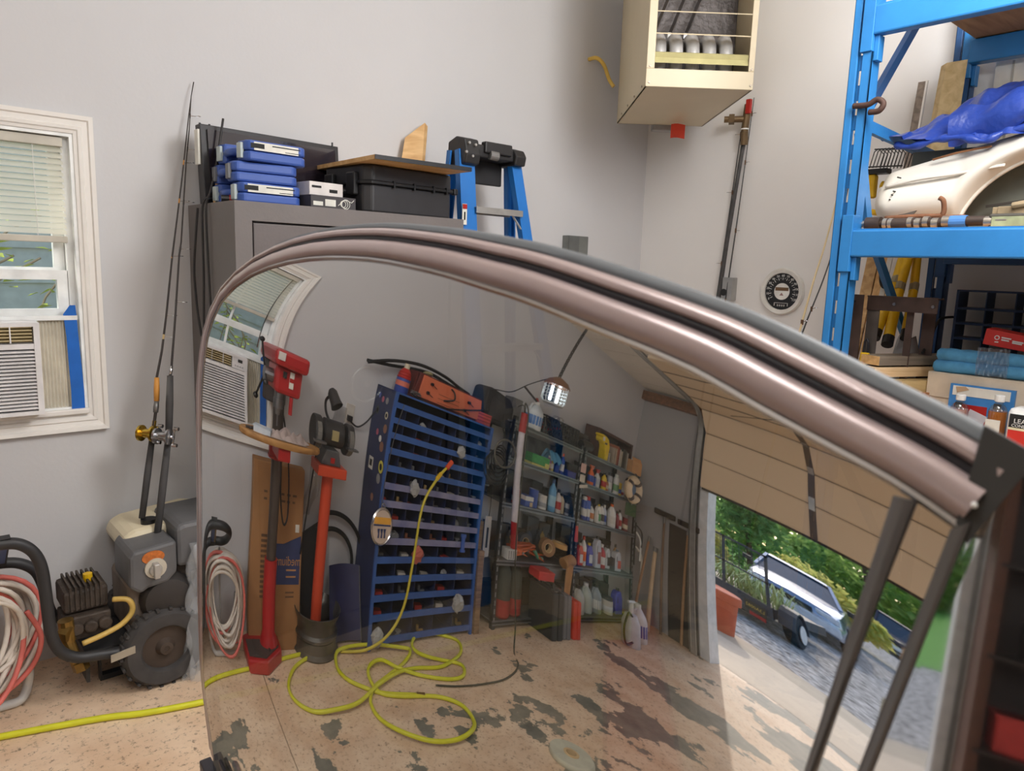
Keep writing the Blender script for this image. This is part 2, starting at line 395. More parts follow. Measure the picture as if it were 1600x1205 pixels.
for k in range(5):
    obj('vane', B().bx(.052, ax1-.022, 2.958, 2.974, 1.216+k*.0115, 1.2195+k*.0115), mat('ac_vane_tan', (196, 180, 138), .5), ac)
for k in range(4): obj('vent_rib', B().bx(.10+k*.08, .104+k*.08, 2.956, 2.962, 1.209, 1.27), acm, ac)
cp = obj('control_panel', B().bx(ax0+.012, .046, 2.958, 2.98, 1.208, 1.27), acm, ac)
obj('display', B().bx(-.014, .012, 2.9565, 2.9585, 1.244, 1.26), black, cp)
for k in range(4): obj('button', B().cyl((-.016+k*.014, 2.9585, 1.224), (-.016+k*.014, 2.955, 1.224), .004, n=8), mat('ac_button', (170, 170, 175), .5), cp)
obj('top_rail', B().bx(wx0+.02, wx1-.02, 3.035, 3.06, az1-.004, az1+.012), vin, ac)
acc = mat('accordion_cream', (226, 220, 206), .55)
for (xa, xb) in ((ax1+.012, .537), (-.153, ax0-.012)):
    n = 9; pts = []
    for k in range(2*n+1): pts.append((lerp(xa, xb, k/(2*n)), 3.05+(.009 if k % 2 else -.003)))
    pl = pts+[(p[0], p[1]+.004) for p in reversed(pts)]
    obj('accordion_panel', B().prism(pl, .958, az1-.006, 'z'), acc, ac)
    obj('panel_frame', B().bx(min(xa, xb)-.012, max(xa, xb)+.012, 3.04, 3.066, .945, .960), vin, ac)
def tape(pts, name, label, m):
    b = B(); n = len(pts)
    vs = [(x0, 3.036-.002*(k % 2), z) for k, (x0, x1, z) in enumerate(pts)]+[(x1, 3.036, z) for x0, x1, z in pts]
    vs += [(x, y+.0012, z) for x, y, z in vs]
    fs = []
    for k in range(n-1): fs += [(k, k+1, n+k+1, n+k), (2*n+k, 3*n+k, 3*n+k+1, 2*n+k+1), (k, 2*n+k, 2*n+k+1, k+1), (n+k, n+k+1, 3*n+k+1, 3*n+k)]
    return solo(name, label, 'tape', b.add(vs, fs), m)
tape([(.523, .566, .94), (.524, .566, 1.02), (.522, .562, 1.12), (.520, .558, 1.22), (.514, .556, 1.30), (.536, .554, 1.332)], 'painters_tape', "strip of blue painter's tape on the window jamb nearer the fishing rods", bluetape)
tape([(mx_, mx2, z) for mx_, mx2, z in [(-.182, -.139, .94), (-.182, -.140, 1.03), (-.178, -.138, 1.14), (-.174, -.136, 1.24), (-.172, -.13, 1.31), (-.17, -.152, 1.335)]], 'painters_tape', "strip of blue painter's tape on the window jamb nearer the red drill press", bluetape)
# ================================================================== garage door, outside
dm = mat('door_tan_steel', (230, 206, 174), .55, noise=(2, .03))
dr = struct('door_1', B().bx(XD+.02, XD+.06, DY0-.06, DY0-.03, 1.75, 1.8), dm)
# sectional door hung open part way: panels follow the track (upright, curve, then back under the ceiling)
zb = 1.755; rad = .32; ztop = 2.70
def door_pt(s):
    up = ztop-rad-zb
    if s < up: return (XD+.10, zb+s), (0, 1)
    s -= up
    if s < rad*math.pi/2:
        a = s/rad; return (XD+.10+rad*(1-math.cos(a)), ztop-rad+rad*math.sin(a)), (math.sin(a), math.cos(a))
    s -= rad*math.pi/2
    return (XD+.10+rad+s, ztop+.03*s), (1, .03)
sec = .335
for k in range(7):
    s0, s1 = k*sec+.004, (k+1)*sec-.004
    (xa, za), t0 = door_pt(s0); (xb, zb_), t1 = door_pt(s1)
    d = Vector((xb-xa, 0, zb_-za)).normalized(); nrm = Vector((-d.z, 0, d.x)) * -1
    pr = []
    a = Vector((xa, 0, za)); c = Vector((xb, 0, zb_))
    q = [a, lerp(a, c, .06)+nrm*.006, lerp(a, c, .94)+nrm*.006, c, c-nrm*.035, a-nrm*.035]
    po = obj('door_panel', B().prism([(v.x, v.z) for v in q], DY0-.04, DY1+.03, 'y'), dm, dr)
    obj('joint_light_block', B().beam(Vector((xa, DY0-.03, za))-nrm*.02, Vector((xa, DY1+.02, za))-nrm*.02, .03, .05), mat('light_block_dark', (60, 50, 42), .8), po)  # backing strip added to stop daylight leaking through the panel joints
    for yy in (DY0+.02, .35, 1.28):
        m_ = lerp(a, c, .5)+nrm*.012
        obj('stile', B().beam(a+Vector((0, yy, 0))+nrm*.010, c+Vector((0, yy, 0))+nrm*.010, .05, .012, up=nrm), mat('door_stile_dark', (96, 80, 66), .6), po)
    if k in (1, 2, 3):
        obj('hinge_plate', B().beam(a+Vector((0, 1.28, 0))+nrm*.02-d*.06, a+Vector((0, 1.28, 0))+nrm*.02+d*.07, .045, .006, up=nrm), mat('galvanised', (178, 178, 176), .4, .8), po)
galv = mat('galvanised', (178, 178, 176), .4, .8)
for yy, s_ in ((DY1+.09, 1), (DY0-.09, -1)):
    tp = [(XD+.09, 0), (XD+.09, ztop-rad)]+[(XD+.09+rad*(1-math.cos(a)), ztop-rad+rad*math.sin(a)) for a in [k*math.pi/16 for k in range(1, 9)]]+[(-2.2, ztop+.09)]
    b = B()
    for o1, o2 in ((-.022, .0), (.022, .0)):
        b.tube([(x, yy+o1, z) for x, z in tp], .006, 6)
    for (xa, za), (xb, zb_) in zip(tp[:-1], tp[1:]):
        b.beam((xa, yy, za), (xb, yy, zb_), .044, .004, up=(0, 0, 1) if abs(xb-xa) > abs(zb_-za) else (1, 0, 0))
    obj('door_track', b, galv, dr)
    obj('track_angle', B().bx(XD, XD+.07, yy-.012, yy+.05, 0, ztop-.2).beam((XD+.35, yy+.03*s_, ztop+.02), (-2.2, yy+.03*s_, ztop+.12), .03, .05), mat('galvanised_dark', (120, 120, 118), .45, .7), dr)
    for x in (-4.1, -3.3, -2.6): obj('track_hanger', B().bx(x-.015, x+.015, yy-.004, yy+.004, ztop+.06, zc(x)), galv, dr)
struct('trim_2', B().bx(XD-.18, XD+.02, DY1-.02, DY1+.06, 0, DZ), mat('white_jamb', (214, 216, 218), .5))
struct('trim_3', B().bx(XD-.18, XD+.02, DY0-.06, DY0+.02, 0, DZ), mat('white_jamb', (214, 216, 218), .5))
obj('lift_rope', B().tube([(XD+.4, 1.9, 2.68), (XD+1.2, 1.2, 2.60), (XD+1.9, .6, 2.66)], .004, 5), black, dr)
# outside ground
apm = mat('concrete_apron', (214, 196, 172), .8, noise=(4, .06), bump=(50, .1))
ap = struct('ground_apron', B().bx(-7.0, XD-.2, -6, 6, -.2, -.02), apm)
for k in range(4): obj('apron_slab', B().bx(-6.35, XD-.19, -6+k*3, -3.012+k*3, -.02, 0), apm, ap)
for k in range(4): obj('apron_slab', B().bx(-7.0, -6.362, -6+k*3, -3.012+k*3, -.02, -.002), mat('concrete_apron_edge', (190, 176, 154), .85, noise=(4, .08)), ap)
struct('ground_driveway', B().bx(-40, -7.0, -8, 14, -.2, -.015), mat('gravel', (206, 202, 196), .95, noise=(11, .55), bump=(24, 1.0), col2=(66, 62, 60)))
struct('ground_lawn', B().bx(-70, -14, -30, -.6, -.18, -.005).bx(-70, -15, 6.5, 40, -.18, .02), mat('lawn', (92, 150, 44), .95, noise=(3, .2), bump=(30, .5)))
# foliage
def crown(b, c, r, n, rs, leaf=.09, sc=(1, 1, 1)):
    for _ in range(n):
        a = rs.uniform(0, 6.283); z = rs.uniform(-1, 1); q = rs.uniform(.55, 1)**.6; h = math.sqrt(1-z*z)
        p = Vector((c[0]+math.cos(a)*h*q*r*sc[0], c[1]+math.sin(a)*h*q*r*sc[1], c[2]+z*q*r*sc[2]))
        M = Euler((rs.uniform(-1, 1), rs.uniform(-1, 1), rs.uniform(0, 6.28))).to_matrix(); s = leaf*rs.uniform(.6, 1.4)
        b.add([p+M @ Vector(t) for t in ((-s, 0, 0), (0, s*.5, .2*s), (s, 0, 0), (0, -s*.5, .2*s))], [(0, 1, 2, 3)])
rs = random.Random(11)
def plant(name, label, cat, x, y, h, lobes, leaf, m, n=520, trunk=.05, group=None):
    t = thing(name, label, cat, (x, y, -.02), group=group)
    b = B()
    for (dx, dy, dz, r, sc) in lobes: crown(b, (dx, dy, dz), r, n, rs, leaf, sc)
    obj('trunk', B().tube([(0, 0, 0), (.02, .03, h*.4), (0, 0, h*.8)], [trunk, trunk*.8, trunk*.4], 7).tube([(.02, .03, h*.35), (.15*h*.3, .2*h*.3, h*.6)], [trunk*.5, trunk*.2], 6), mat('bark', (92, 74, 58), .9, bump=(20, .6)), t)
    obj('foliage', b, m, t, kind='stuff')
    return t
def leafy(name, c, c2, sc_=2.5):
    m = mat(name, c, .6, noise=(sc_, .2), col2=c2); n = m.node_tree; t = n.nodes.new('ShaderNodeBsdfTranslucent'); x = n.nodes.new('ShaderNodeMixShader'); x.inputs[0].default_value = .62
    n.links.new(n.nodes['Color Ramp'].outputs[0], t.inputs[0]); n.links.new(n.nodes['Principled BSDF'].outputs[0], x.inputs[1]); n.links.new(t.outputs[0], x.inputs[2]); n.links.new(x.outputs[0], n.nodes['Material Output'].inputs[0]); return m
g1 = leafy('leaf_rhododendron', (240, 222, 140), (186, 196, 100)); g2 = leafy('leaf_dark_conifer', (150, 188, 112), (92, 136, 70)); g3 = leafy('leaf_mid_green', (190, 212, 124), (120, 160, 80))
plant('flowering_shrub', 'rounded yellow green shrub with fading blooms behind the utility trailer', 'shrub', -14.4, 6.9, 1.9, [(0, 0, 1.1, 1.0, (1, 1, .95)), (.2, -.7, .8, .75, (1, 1, .9)), (0, .8, 1.2, .9, (1, 1, 1))], .12, g1, 700)
plant('flowering_shrub', 'low yellow green shrub just behind the parked silver car', 'shrub', -19.5, 5.0, 1.6, [(0, 0, .9, 1.1, (1, 1.2, .8)), (0, -1.0, .8, .7, (1, 1, .7))], .13, g1, 600)
plant('conifer', 'tall dark green conifer left of the other behind the trailer shrub', 'tree', -21, 10.0, 6, [(0, 0, 1.6, 1.7, (1, 1, 1.1)), (0, 0, 3.6, 1.3, (1, 1, 1.4)), (0, 0, 5.2, .7, (1, 1, 1.6))], .2, g2, 900, .14)
plant('conifer', 'dark green conifer standing behind the windscreen of the silver car', 'tree', -25.5, 8.6, 5, [(0, 0, 1.5, 1.8, (1, 1, 1.1)), (0, 0, 3.4, 1.2, (1, 1, 1.5))], .2, g2, 900, .14)
plant('broadleaf_tree', 'leafy green tree at the far edge of the driveway beyond the silver car roof', 'tree', -36, 6.4, 6, [(0, 0, 3.4, 2.6, (1, 1.3, 1.1)), (0, -2.5, 3.0, 2.2, (1, 1, 1.1)), (0, 2, 1.6, 2.2, (1, 1, 1))], .28, g3, 1100, .2)
plant('broadleaf_tree', 'tall leafy tree showing beside the white door jamb', 'tree', -25, 15.5, 6, [(0, 0, 3.4, 2.8, (1, 1.2, 1.2)), (0, -2.4, 2.0, 2.0, (1, 1, 1.1))], .26, g3, 1100, .2)
plant('broadleaf_tree', 'distant leafy tree over the lawn at the right side of the drive', 'tree', -46, -1.5, 7, [(0, 0, 3.6, 3.2, (1, 1.6, 1.1)), (0, -4, 3.2, 3.0, (1, 1.3, 1.1)), (0, 3.5, 3.0, 3, (1, 1.3, 1.1))], .4, g3, 900, .25)
plant('broadleaf_tree', 'second distant leafy tree beyond the lawn on the far right of the drive', 'tree', -46, -13.0, 7, [(0, 0, 3.6, 3.6, (1, 1.8, 1.1)), (0, -6, 3.2, 3.4, (1, 1.5, 1.1))], .4, g2, 900, .25)
wt = thing('tree_belt', 'dense belt of leafy woodland closing the view beyond the lawn', 'trees', (-58, 2, -.02))
bw = B()
for k in range(16): crown(bw, (rs.uniform(-4, 4), -34+4.6*k+rs.uniform(-1, 1), rs.uniform(3.5, 5.5)), rs.uniform(4.6, 6), 1300, rs, .55, (1, 1, 1.1))
obj('foliage', bw, g3, wt, kind='stuff')
tk = B()
for k in range(16): tk.tube([(0, -34+4.6*k, 0), (.3, -34+4.6*k, 5)], [.3, .15], 6)
obj('trunks', tk, mat('bark', (92, 74, 58), .9), wt, kind='stuff')
# terracotta pot
pt_ = thing('flower_pot', 'orange terracotta flower pot on gravel beside the door jamb', 'pot', (-6.75, 2.86, -.015))
tcm = mat('terracotta', (188, 92, 62), .8, noise=(8, .1))
obj('pot_body', B().lathe([(.16, 0), (.235, .5), (.235, .52)], n=20), tcm, pt_, smooth='auto')
obj('rim', B().lathe([(.238, .44), (.262, .45), (.268, .55), (.255, .56), (.235, .555)], n=20), tcm, pt_, smooth='auto')
obj('soil', B().cyl((0, 0, .50), (0, 0, .545), .225, n=18), mat('soil', (60, 46, 36), .95), pt_)
# utility trailer with mesh ramp gate
tr = thing('utility_trailer', 'small utility trailer with upright mesh ramp gate parked on the gravel', 'trailer', (-9.6, 3.6, -.015))
tm = mat('trailer_grey', (66, 66, 70), .6)
obj('deck', B().bx(-2.4, .3, -.55, .75, .34, .42), wood('trailer_deck', (104, 88, 70), (130, 112, 92)), tr)
obj('frame_rail', B().bx(-2.4, .34, -.60, -.54, .28, .44).bx(-2.4, .34, .74, .80, .28, .44).bx(.28, .36, -.6, .8, .26, .44), tm, tr)
for s in (-1, 1):
    yy = .1+s*.83
    w = obj('wheel', B().cyl((-.1, yy-.09, .26), (-.1, yy+.09, .26), .262, n=24), mat('tyre', (38, 38, 40), .85), tr, bevel=.03)
    obj('rim', B().lathe([(.05, 0), (.06, .02), (.13, .0), (.15, .02)], (-.1, yy-.1, .26), (0, -1, 0), 18), whitep, w)
    obj('rim', B().lathe([(.05, 0), (.06, .02), (.13, .0), (.15, .02)], (-.1, yy+.1, .26), (0, 1, 0), 18), whitep, w)
    pts = [(-.1+.33*math.cos(a), .26+.33*math.sin(a)) for a in [k*math.pi/8 for k in range(9)]]
    obj('fender', B().prism(pts+[(x*.96-.004, z*.96) for x, z in reversed(pts)], yy-.11, yy+.11, 'y'), tm, tr)
b = B()
for yy in (-.55, .1, .75): b.bx(.33, .37, yy-.02, yy+.02, .44, 1.32)
b.bx(.33, .37, -.57, .77, 1.28, 1.32).bx(.33, .37, -.57, .77, .82, .85)
gt = obj('ramp_gate', b, tm, tr)
mb = B()
for k in range(14): mb.bx(.347, .353, -.55+k*.1-.003, -.55+k*.1+.003, .85, 1.28)
for k in range(6): mb.bx(.347, .353, -.55, .75, .9+k*.07, .906+k*.07)
obj('gate_mesh', mb, tm, gt)
pl_ = obj('number_plate', B().bx(.40, .41, -.52, -.22, .20, .36), mat('plate_dark', (60, 52, 36), .6), tr)
text('L3A0082', (.412, -.37, .28), (0, 1, 0), (0, 0, 1), .072, mat('plate_gold', (214, 176, 70), .5), pl_)
obj('tail_light', B().bx(.37, .40, -.5, -.28, .13, .19), red, tr); obj('tail_light', B().bx(.37, .40, .3, .5, .2, .26), red, tr)
gr = thing('strap_leaf_plant', 'clump of long pale green strap leaves spilling over the trailer', 'plant', (-9.75, 3.5, .405))
b = B(); 
for k in range(170):
    a = rs.uniform(0, 6.28); l = rs.uniform(.25, .6); p = Vector((rs.uniform(-.5, .35), rs.uniform(-.5, .6), 0)); d = Vector((math.cos(a), math.sin(a), 0)); s_ = Vector((-d.y, d.x, 0))*.012
    q = [p, p+d*l*.4+Vector((0, 0, l*.75)), p+d*l+Vector((0, 0, l*.35))]
    b.add([q[0]-s_, q[0]+s_, q[1]+s_, q[1]-s_, q[2]], [(0, 1, 2, 3), (3, 2, 4)])
obj('leaf_clump', b, mat('strap_leaf', (176, 186, 120), .6, noise=(9, .3)), gr, kind='stuff')
# cars
def car(name, label, loc, rz, paint, L_=4.5, Wd=1.78, H=1.36, hood=.92, glassc=(52, 66, 82)):
    t = thing(name, label, 'car', loc, rz)
    w = Wd/2
    secs = [(-L_/2, .45, .70, .62), (-L_/2+.1, .25, .92, .9), (-L_*.30, .22, .95, 1.0), (0, .22, .95, 1), (L_*.18, .22, .93, 1), (L_*.40, .24, .82, .95), (L_/2-.08, .28, .74, .86), (L_/2, .4, .62, .76)]
    b = B(); vs = []
    for x, z0, z1, ws in secs:
        ww = w*ws
        vs += [(x, -ww*.94, z0), (x, -ww, lerp(z0, z1, .5)), (x, -ww*.93, z1-.05), (x, -ww*.82, z1), (x, 0, z1+.025), (x, ww*.82, z1), (x, ww*.93, z1-.05), (x, ww, lerp(z0, z1, .5)), (x, ww*.94, z0)]
    n = 9; fs = []
    for i in range(len(secs)-1):
        for k in range(n-1): fs.append((i*n+k, i*n+k+1, (i+1)*n+k+1, (i+1)*n+k))
        fs.append((i*n+n-1, i*n, (i+1)*n, (i+1)*n+n-1))
    fs += [tuple(range(n)), tuple(range(len(vs)-1, len(vs)-n-1, -1))]
    obj('body', b.add(vs, fs), paint, t, smooth='auto')
    def ring(x, z, ww): return [(x, -ww, z), (x, ww, z)]
    cb = B()
    x0, x1, x2, x3 = -L_*.34, -L_*.2, L_*.03, L_*.20
    A_ = [(x0, .94), (x1, H-.03), (x2, H), (x3, .93)]
    lo, hi = w*.88, w*.68
    cb.add([(x0, -lo, .93), (x1, -hi, H-.03), (x2, -hi, H), (x3, -lo, .92), (x0, lo, .93), (x1, hi, H-.03), (x2, hi, H), (x3, lo, .92)], [(0, 1, 2, 3), (4, 7, 6, 5), (1, 5, 6, 2), (0, 4, 5, 1), (2, 6, 7, 3), (0, 3, 7, 4)])
    obj('cabin', cb, mat('car_glass_%s' % name, glassc, .12, 0, coat=.4), t)
    rb = B().add([(x1-.08, -hi-.01, H-.035), (x1-.08, hi+.01, H-.035), (x2+.1, hi+.01, H-.008), (x2+.1, -hi-.01, H-.008), (x1, -hi+.05, H+.03), (x1, hi-.05, H+.03), (x2, hi-.05, H+.035), (x2, -hi+.05, H+.035)], [(0, 1, 2, 3), (4, 7, 6, 5), (0, 4, 5, 1), (1, 5, 6, 2), (2, 6, 7, 3), (3, 7, 4, 0)])
    obj('roof', rb, paint, t)
    for s in (-1, 1):
        obj('pillar', B().beam((x3+.02, s*lo, .92), (x2+.06, s*hi, H), .07, .05), paint, t)
        obj('mirror', B().box((x3-.12, s*(w+.09), .98), (.09, .2, .13)), black, t, bevel=.02)
        obj('headlight', B().box((L_/2-.07, s*w*.66, .64), (.14, .36, .13)), mat('headlight', (210, 216, 224), .15), t, bevel=.02)
        for x in (-L_*.31, L_*.32):
            wh = obj('wheel', B().cyl((x, s*(w-.2), .31), (x, s*(w+.0), .31), .31, n=22), mat('tyre', (38, 38, 40), .85), t, bevel=.03)
            obj('rim', B().cyl((x, s*(w-.01), .31), (x, s*(w+.012), .31), .19, n=16), steel, wh)
    obj('bumper', B().box((L_/2-.02, 0, .42), (.2, Wd*.86, .2)), mat('bumper_pale', (206, 208, 214), .4), t, bevel=.04)
    obj('grille', B().box((L_/2+.0, 0, .60), (.06, .72, .12)), black, t)
    obj('licence_plate', B().box((L_/2+.09, .12, .46), (.02, .42, .13)), whitep, t)
    return t
car('parked_car', 'silver blue car parked nose in on the gravel behind the trailer', (-15.2, 4.16, -.015), R(-10), mat('silver_blue_paint', (150, 162, 182), .22, .7, coat=.6))
car('parked_car', 'dark distant car standing farther down the pale driveway', (-30, 4.6, -.015), R(-6), mat('dark_plum_paint', (58, 54, 66), .25, .5, coat=.6), L_=4.3, H=1.65)
# ================================================================== things along the back wall (seen directly)
# steel cabinet
sf = thing('steel_cabinet', 'tall grey steel cabinet with recessed door standing against the back wall', 'cabinet', (1.44, 2.8, 0), world=True)
sfm = mat('cabinet_grey', (112, 106, 104), .55, noise=(6, .05), bump=(90, .06)); 
S0, S1, SY, SZ = .957, 1.935, 2.55, 1.715
b = B().bx(S0, S1, SY+.03, 3.03, 0, SZ)
b.bx(S0, S0+.06, SY, SY+.03, 0, SZ).bx(S1-.06, S1, SY, SY+.03, 0, SZ).bx(S0+.06, S1-.06, SY, SY+.03, SZ-.065, SZ).bx(S0+.06, S1-.06, SY, SY+.03, 0, .08)
obj('body', b, sfm, sf)
d_ = obj('door', B().bx(S0+.067, S1-.067, SY+.006, SY+.028, .088, SZ-.072), mat('cabinet_door_grey', (104, 97, 96), .5, noise=(6, .05), bump=(90, .06)), sf, bevel=.003)
obj('handle_plate', B().bx(1.48, 1.85, SY-.012, SY+.008, SZ-.17, SZ-.085), black, d_, bevel=.012)
obj('handle_wheel', B().torus((1.44, SY-.05, 1.05), .07, .008, (0, 1, 0)).cyl((1.44, SY+.01, 1.05), (1.44, SY-.055, 1.05), .014), chrome, d_)
# flat television leaning
tv = thing('television', 'flat black television leaning on the wall behind the blue tool cases', 'television', (1.26, 2.93, SZ), world=True)
ang = 0
obj('screen_body', B().add([(.966, 2.86, SZ), (1.565, 2.94, SZ), (1.565, 3.0, SZ), (.966, 2.92, SZ), (.962, 2.885, 2.005), (1.560, 2.955, 2.005), (1.560, 3.0, 2.005), (.962, 2.935, 2.005)], [(0, 1, 5, 4), (3, 7, 6, 2), (0, 4, 7, 3), (1, 2, 6, 5), (4, 5, 6, 7), (0, 3, 2, 1)]), mat('tv_black', (44, 42, 44), .5), tv, bevel=.003)
obj('screen', B().add([(.990, 2.8635, SZ+.02), (1.545, 2.937, SZ+.02), (1.541, 2.950, 1.988), (.987, 2.880, 1.988), (.990, 2.868, SZ+.02), (1.545, 2.941, SZ+.02), (1.541, 2.954, 1.988), (.987, 2.884, 1.988)], [(0, 1, 2, 3), (4, 7, 6, 5), (0, 4, 5, 1), (1, 5, 6, 2), (2, 6, 7, 3), (3, 7, 4, 0)]).mv((0, -.003, 0)), mat('tv_screen', (40, 34, 40), .12, coat=.5), tv)
obj('side_label', B().bx(.955, .963, 2.888, 2.925, 1.86, 1.985), paper, tv)
for x in (.985, 1.02, 1.53): obj('peg', B().cyl((x, 2.95, 2.0), (x, 2.95, 2.018), .004, n=6), black, tv)
# blue cases
casem = mat('case_blue', (62, 92, 168), .42, noise=(10, .05)); casel = mat('case_label', (206, 210, 206), .6)
def tool_case(name, label, loc, rz, latchm, sticker):
    t = thing(name, label, 'tool case', loc, rz, group='stacked blue tool cases')
    w, d, h = .245, .25, .070
    def half(z0, z1):
        b = B()
        poly = [(-w/2+.02, -d/2), (-w/2+.008, -d/2+.02), (-w/2+.008, -d/2+.075), (-w/2+.055, -d/2+.085), (-w/2+.055, d/2-.085), (-w/2+.008, d/2-.075), (-w/2+.008, d/2-.02), (-w/2+.02, d/2), (w/2-.02, d/2), (w/2, d/2-.02), (w/2, -d/2+.02), (w/2-.02, -d/2)]
        return b.prism(poly, z0, z1, 'z')
    obj('lower_shell', half(0, h*.48), casem, t, bevel=.008)
    obj('upper_shell', half(h*.5, h), casem, t, bevel=.008)
    obj('handle', B().tube([(-w/2+.06, -d/2+.09, h*.5), (-w/2+.012, -d/2+.085, h*.5), (-w/2+.005, 0, h*.5), (-w/2+.012, d/2-.085, h*.5), (-w/2+.06, d/2-.09, h*.5)], .013, 8), casem, t, smooth=True)
    for y in (-d/2+.045, d/2-.045):
        obj('latch', B().bx(-w/2-.002, -w/2+.012, y-.016, y+.016, h*.12, h*.88), latchm, t, bevel=.003)
    if sticker:
        lb_ = obj('sticker', B().bx(-w*.36, w*.34, -d/2-.0015, -d/2+.001, h*.52, h*.92), paper, t)
        obj('print_line', B().bx(-.10, -.05, -d/2-.0022, -d/2-.001, h*.62, h*.85).bx(-.02, .09, -d/2-.0022, -d/2-.001, h*.78, h*.83).bx(.03, .09, -d/2-.0022, -d/2-.001, h*.58, h*.61), ink, lb_)
    return t
gl = mat('latch_pale', (178, 190, 190), .4); gd = mat('latch_grey', (110, 112, 116), .4)
tool_case('tool_case', 'blue tool case at the bottom of the stack of three', (1.112, 2.745, SZ+.001), R(3), gl, True)
tool_case('tool_case', 'blue tool case in the middle of the stack with dark grey latches', (1.110, 2.755, SZ+.073), R(-3), gd, False)
tool_case('tool_case', 'blue tool case on top of the stack with white sticker and pale latches', (1.130, 2.740, SZ+.145), R(5), gl, True)
bxx = thing('black_box', 'low black box with white stickers and scribble beside the blue cases', 'box', (1.345, 2.70, SZ), R(4))
obj('carton', B().bx(-.095, .1, -.1, .1, 0, .048), mat('carton_dark', (66, 62, 64), .6), bxx, bevel=.002)
obj('sticker', B().bx(-.085, -.045, -.1015, -.099, .01, .025).bx(-.035, .01, -.1015, -.099, .01, .035), paper, bxx)
b = B()
for k in range(3): b.torus((.042+.006*k, -.1015, .022), .012+.003*k, .0014, (0, 1, 0), 14, 4)
b.tube([(.02, -.1015, .015), (.05, -.1015, .04), (.08, -.1015, .03), (.09, -.1015, .04)], .0014, 4)
obj('scribble', b, paper, bxx)
wb = thing('white_box', 'small white printed box lying on top of the low black box', 'box', (1.325, 2.70, SZ+.048), R(5))
obj('carton', B().bx(-.07, .075, -.08, .08, 0, .05), mat('carton_white', (220, 214, 210), .6), wb, bevel=.002)
obj('print_line', B().bx(-.06, -.02, -.0812, -.079, .028, .036).bx(.015, .05, -.0812, -.079, .014, .026), ink, wb)
# black hard case
pc = thing('hard_case', 'black plastic hard case with latches under the wooden board', 'case', (1.685, 2.74, SZ), R(4))
bk = mat('case_black', (46, 45, 47), .45, noise=(20, .1)); w, d, h = .47, .32, .18
obj('lower_shell', B().prism([(-w/2+.012, -d/2+.03), (-w/2+.04, -d/2), (w/2-.04, -d/2), (w/2-.012, -d/2+.03), (w/2-.012, d/2-.03), (w/2-.04, d/2), (-w/2+.04, d/2), (-w/2+.012, d/2-.03)], 0, h*.60, 'z'), bk, pc, bevel=.008)
obj('lid', B().prism([(-w/2+.01, -d/2+.03), (-w/2+.04, -d/2-.004), (w/2-.04, -d/2-.004), (w/2-.01, -d/2+.03), (w/2-.01, d/2-.03), (w/2-.04, d/2), (-w/2+.04, d/2), (-w/2+.01, d/2-.03)], h*.64, h, 'z'), bk, pc, bevel=.008)
obj('seam_rim', B().prism([(-w/2, -d/2+.03), (-w/2+.03, -d/2-.012), (w/2-.03, -d/2-.012), (w/2, -d/2+.03), (w/2, d/2-.03), (w/2-.03, d/2), (-w/2+.03, d/2), (-w/2, d/2-.03)], h*.595, h*.665, 'z'), black, pc, bevel=.003)
for y in (-.08, .08): obj('latch', B().bx(-w/2-.012, -w/2+.01, y-.03, y+.03, h*.36, h*.85), black, pc, bevel=.006)
obj('handle', B().tube([(-w/2, -.045, h*.45), (-w/2-.03, -.04, h*.45), (-w/2-.03, .04, h*.45), (-w/2, .045, h*.45)], .011, 8), black, pc)
for x in (-.1, 0, .1, .17): obj('rib', B().bx(x-.004, x+.004, -d/2-.015, -d/2, h*.55, h*.7), black, pc)
obj('side_lug', B().bx(w/2-.005, w/2+.016, -d/2+.01, -d/2+.04, h*.58, h*.72), black, pc, bevel=.004)
# wooden board and block
wl = wood('pale_wood', (196, 150, 92), (222, 182, 126), 3)
bd = thing('wooden_board', 'pale wooden board with one black edge lying on the black hard case', 'board', (1.665, 2.70, SZ+.183), R(-1.5))
obj('board', B().bx(-.22, .22, -.262, .27, 0, .016), wl, bd)
obj('black_edge', B().bx(-.22, .22, -.267, -.262, 0, .016), black, bd)
bk_ = B().add([(1.875, 2.97, SZ+.0), (2.0, 2.94, SZ), (2.03, 2.97, SZ), (1.905, 3.0, SZ), (1.895, 3.015, 2.10), (1.995, 3.0, 2.18), (2.025, 3.02, 2.17), (1.925, 3.04, 2.10)], [(0, 1, 5, 4), (3, 7, 6, 2), (0, 4, 7, 3), (1, 2, 6, 5), (4, 5, 6, 7), (0, 3, 2, 1)])
bk_.v = [(x-.09, y, z) for x, y, z in bk_.v]
bk_.v = [(x+.13 if z > 1.9 else x+.055, y, z) for x, y, z in bk_.v]
solo('wood_offcut', 'thick pale wood offcut standing on the cabinet against the wall', 'wood block', bk_, wl)
# cables at the left of the cabinet
cb_ = [([(1.04, 2.86, 2.03), (1.01, 2.85, 1.88), (.975, 2.84, 1.75), (.948, 2.84, 1.70), (.944, 2.84, 1.45), (.938, 2.84, 1.2), (.942, 2.84, .9), (.94, 2.84, .62)], 'black power cable hanging from the television down the cabinet side'),
       ([(.99, 2.86, SZ+.02), (.947, 2.80, SZ-.01), (.945, 2.79, 1.5), (.947, 2.78, 1.30), (.95, 2.78, 1.18), (.944, 2.80, 1.05), (.942, 2.80, .7)], 'black cable hanging nearest the front of the cabinet side'),
       ([(.95, 2.9, 1.70), (.94, 2.9, 1.6), (.936, 2.92, 1.47), (.94, 2.92, 1.36), (.938, 2.9, 1.30), (.942, 2.88, 1.22)], 'thin looped grey cable hanging between the fishing rods and the cabinet')]
for pts, lab in cb_:
    o = solo('cable', lab, 'cable', B().tube(spline(pts, 6), .0042, 6), mat('cable_dark', (48, 46, 46), .6), smooth=True)
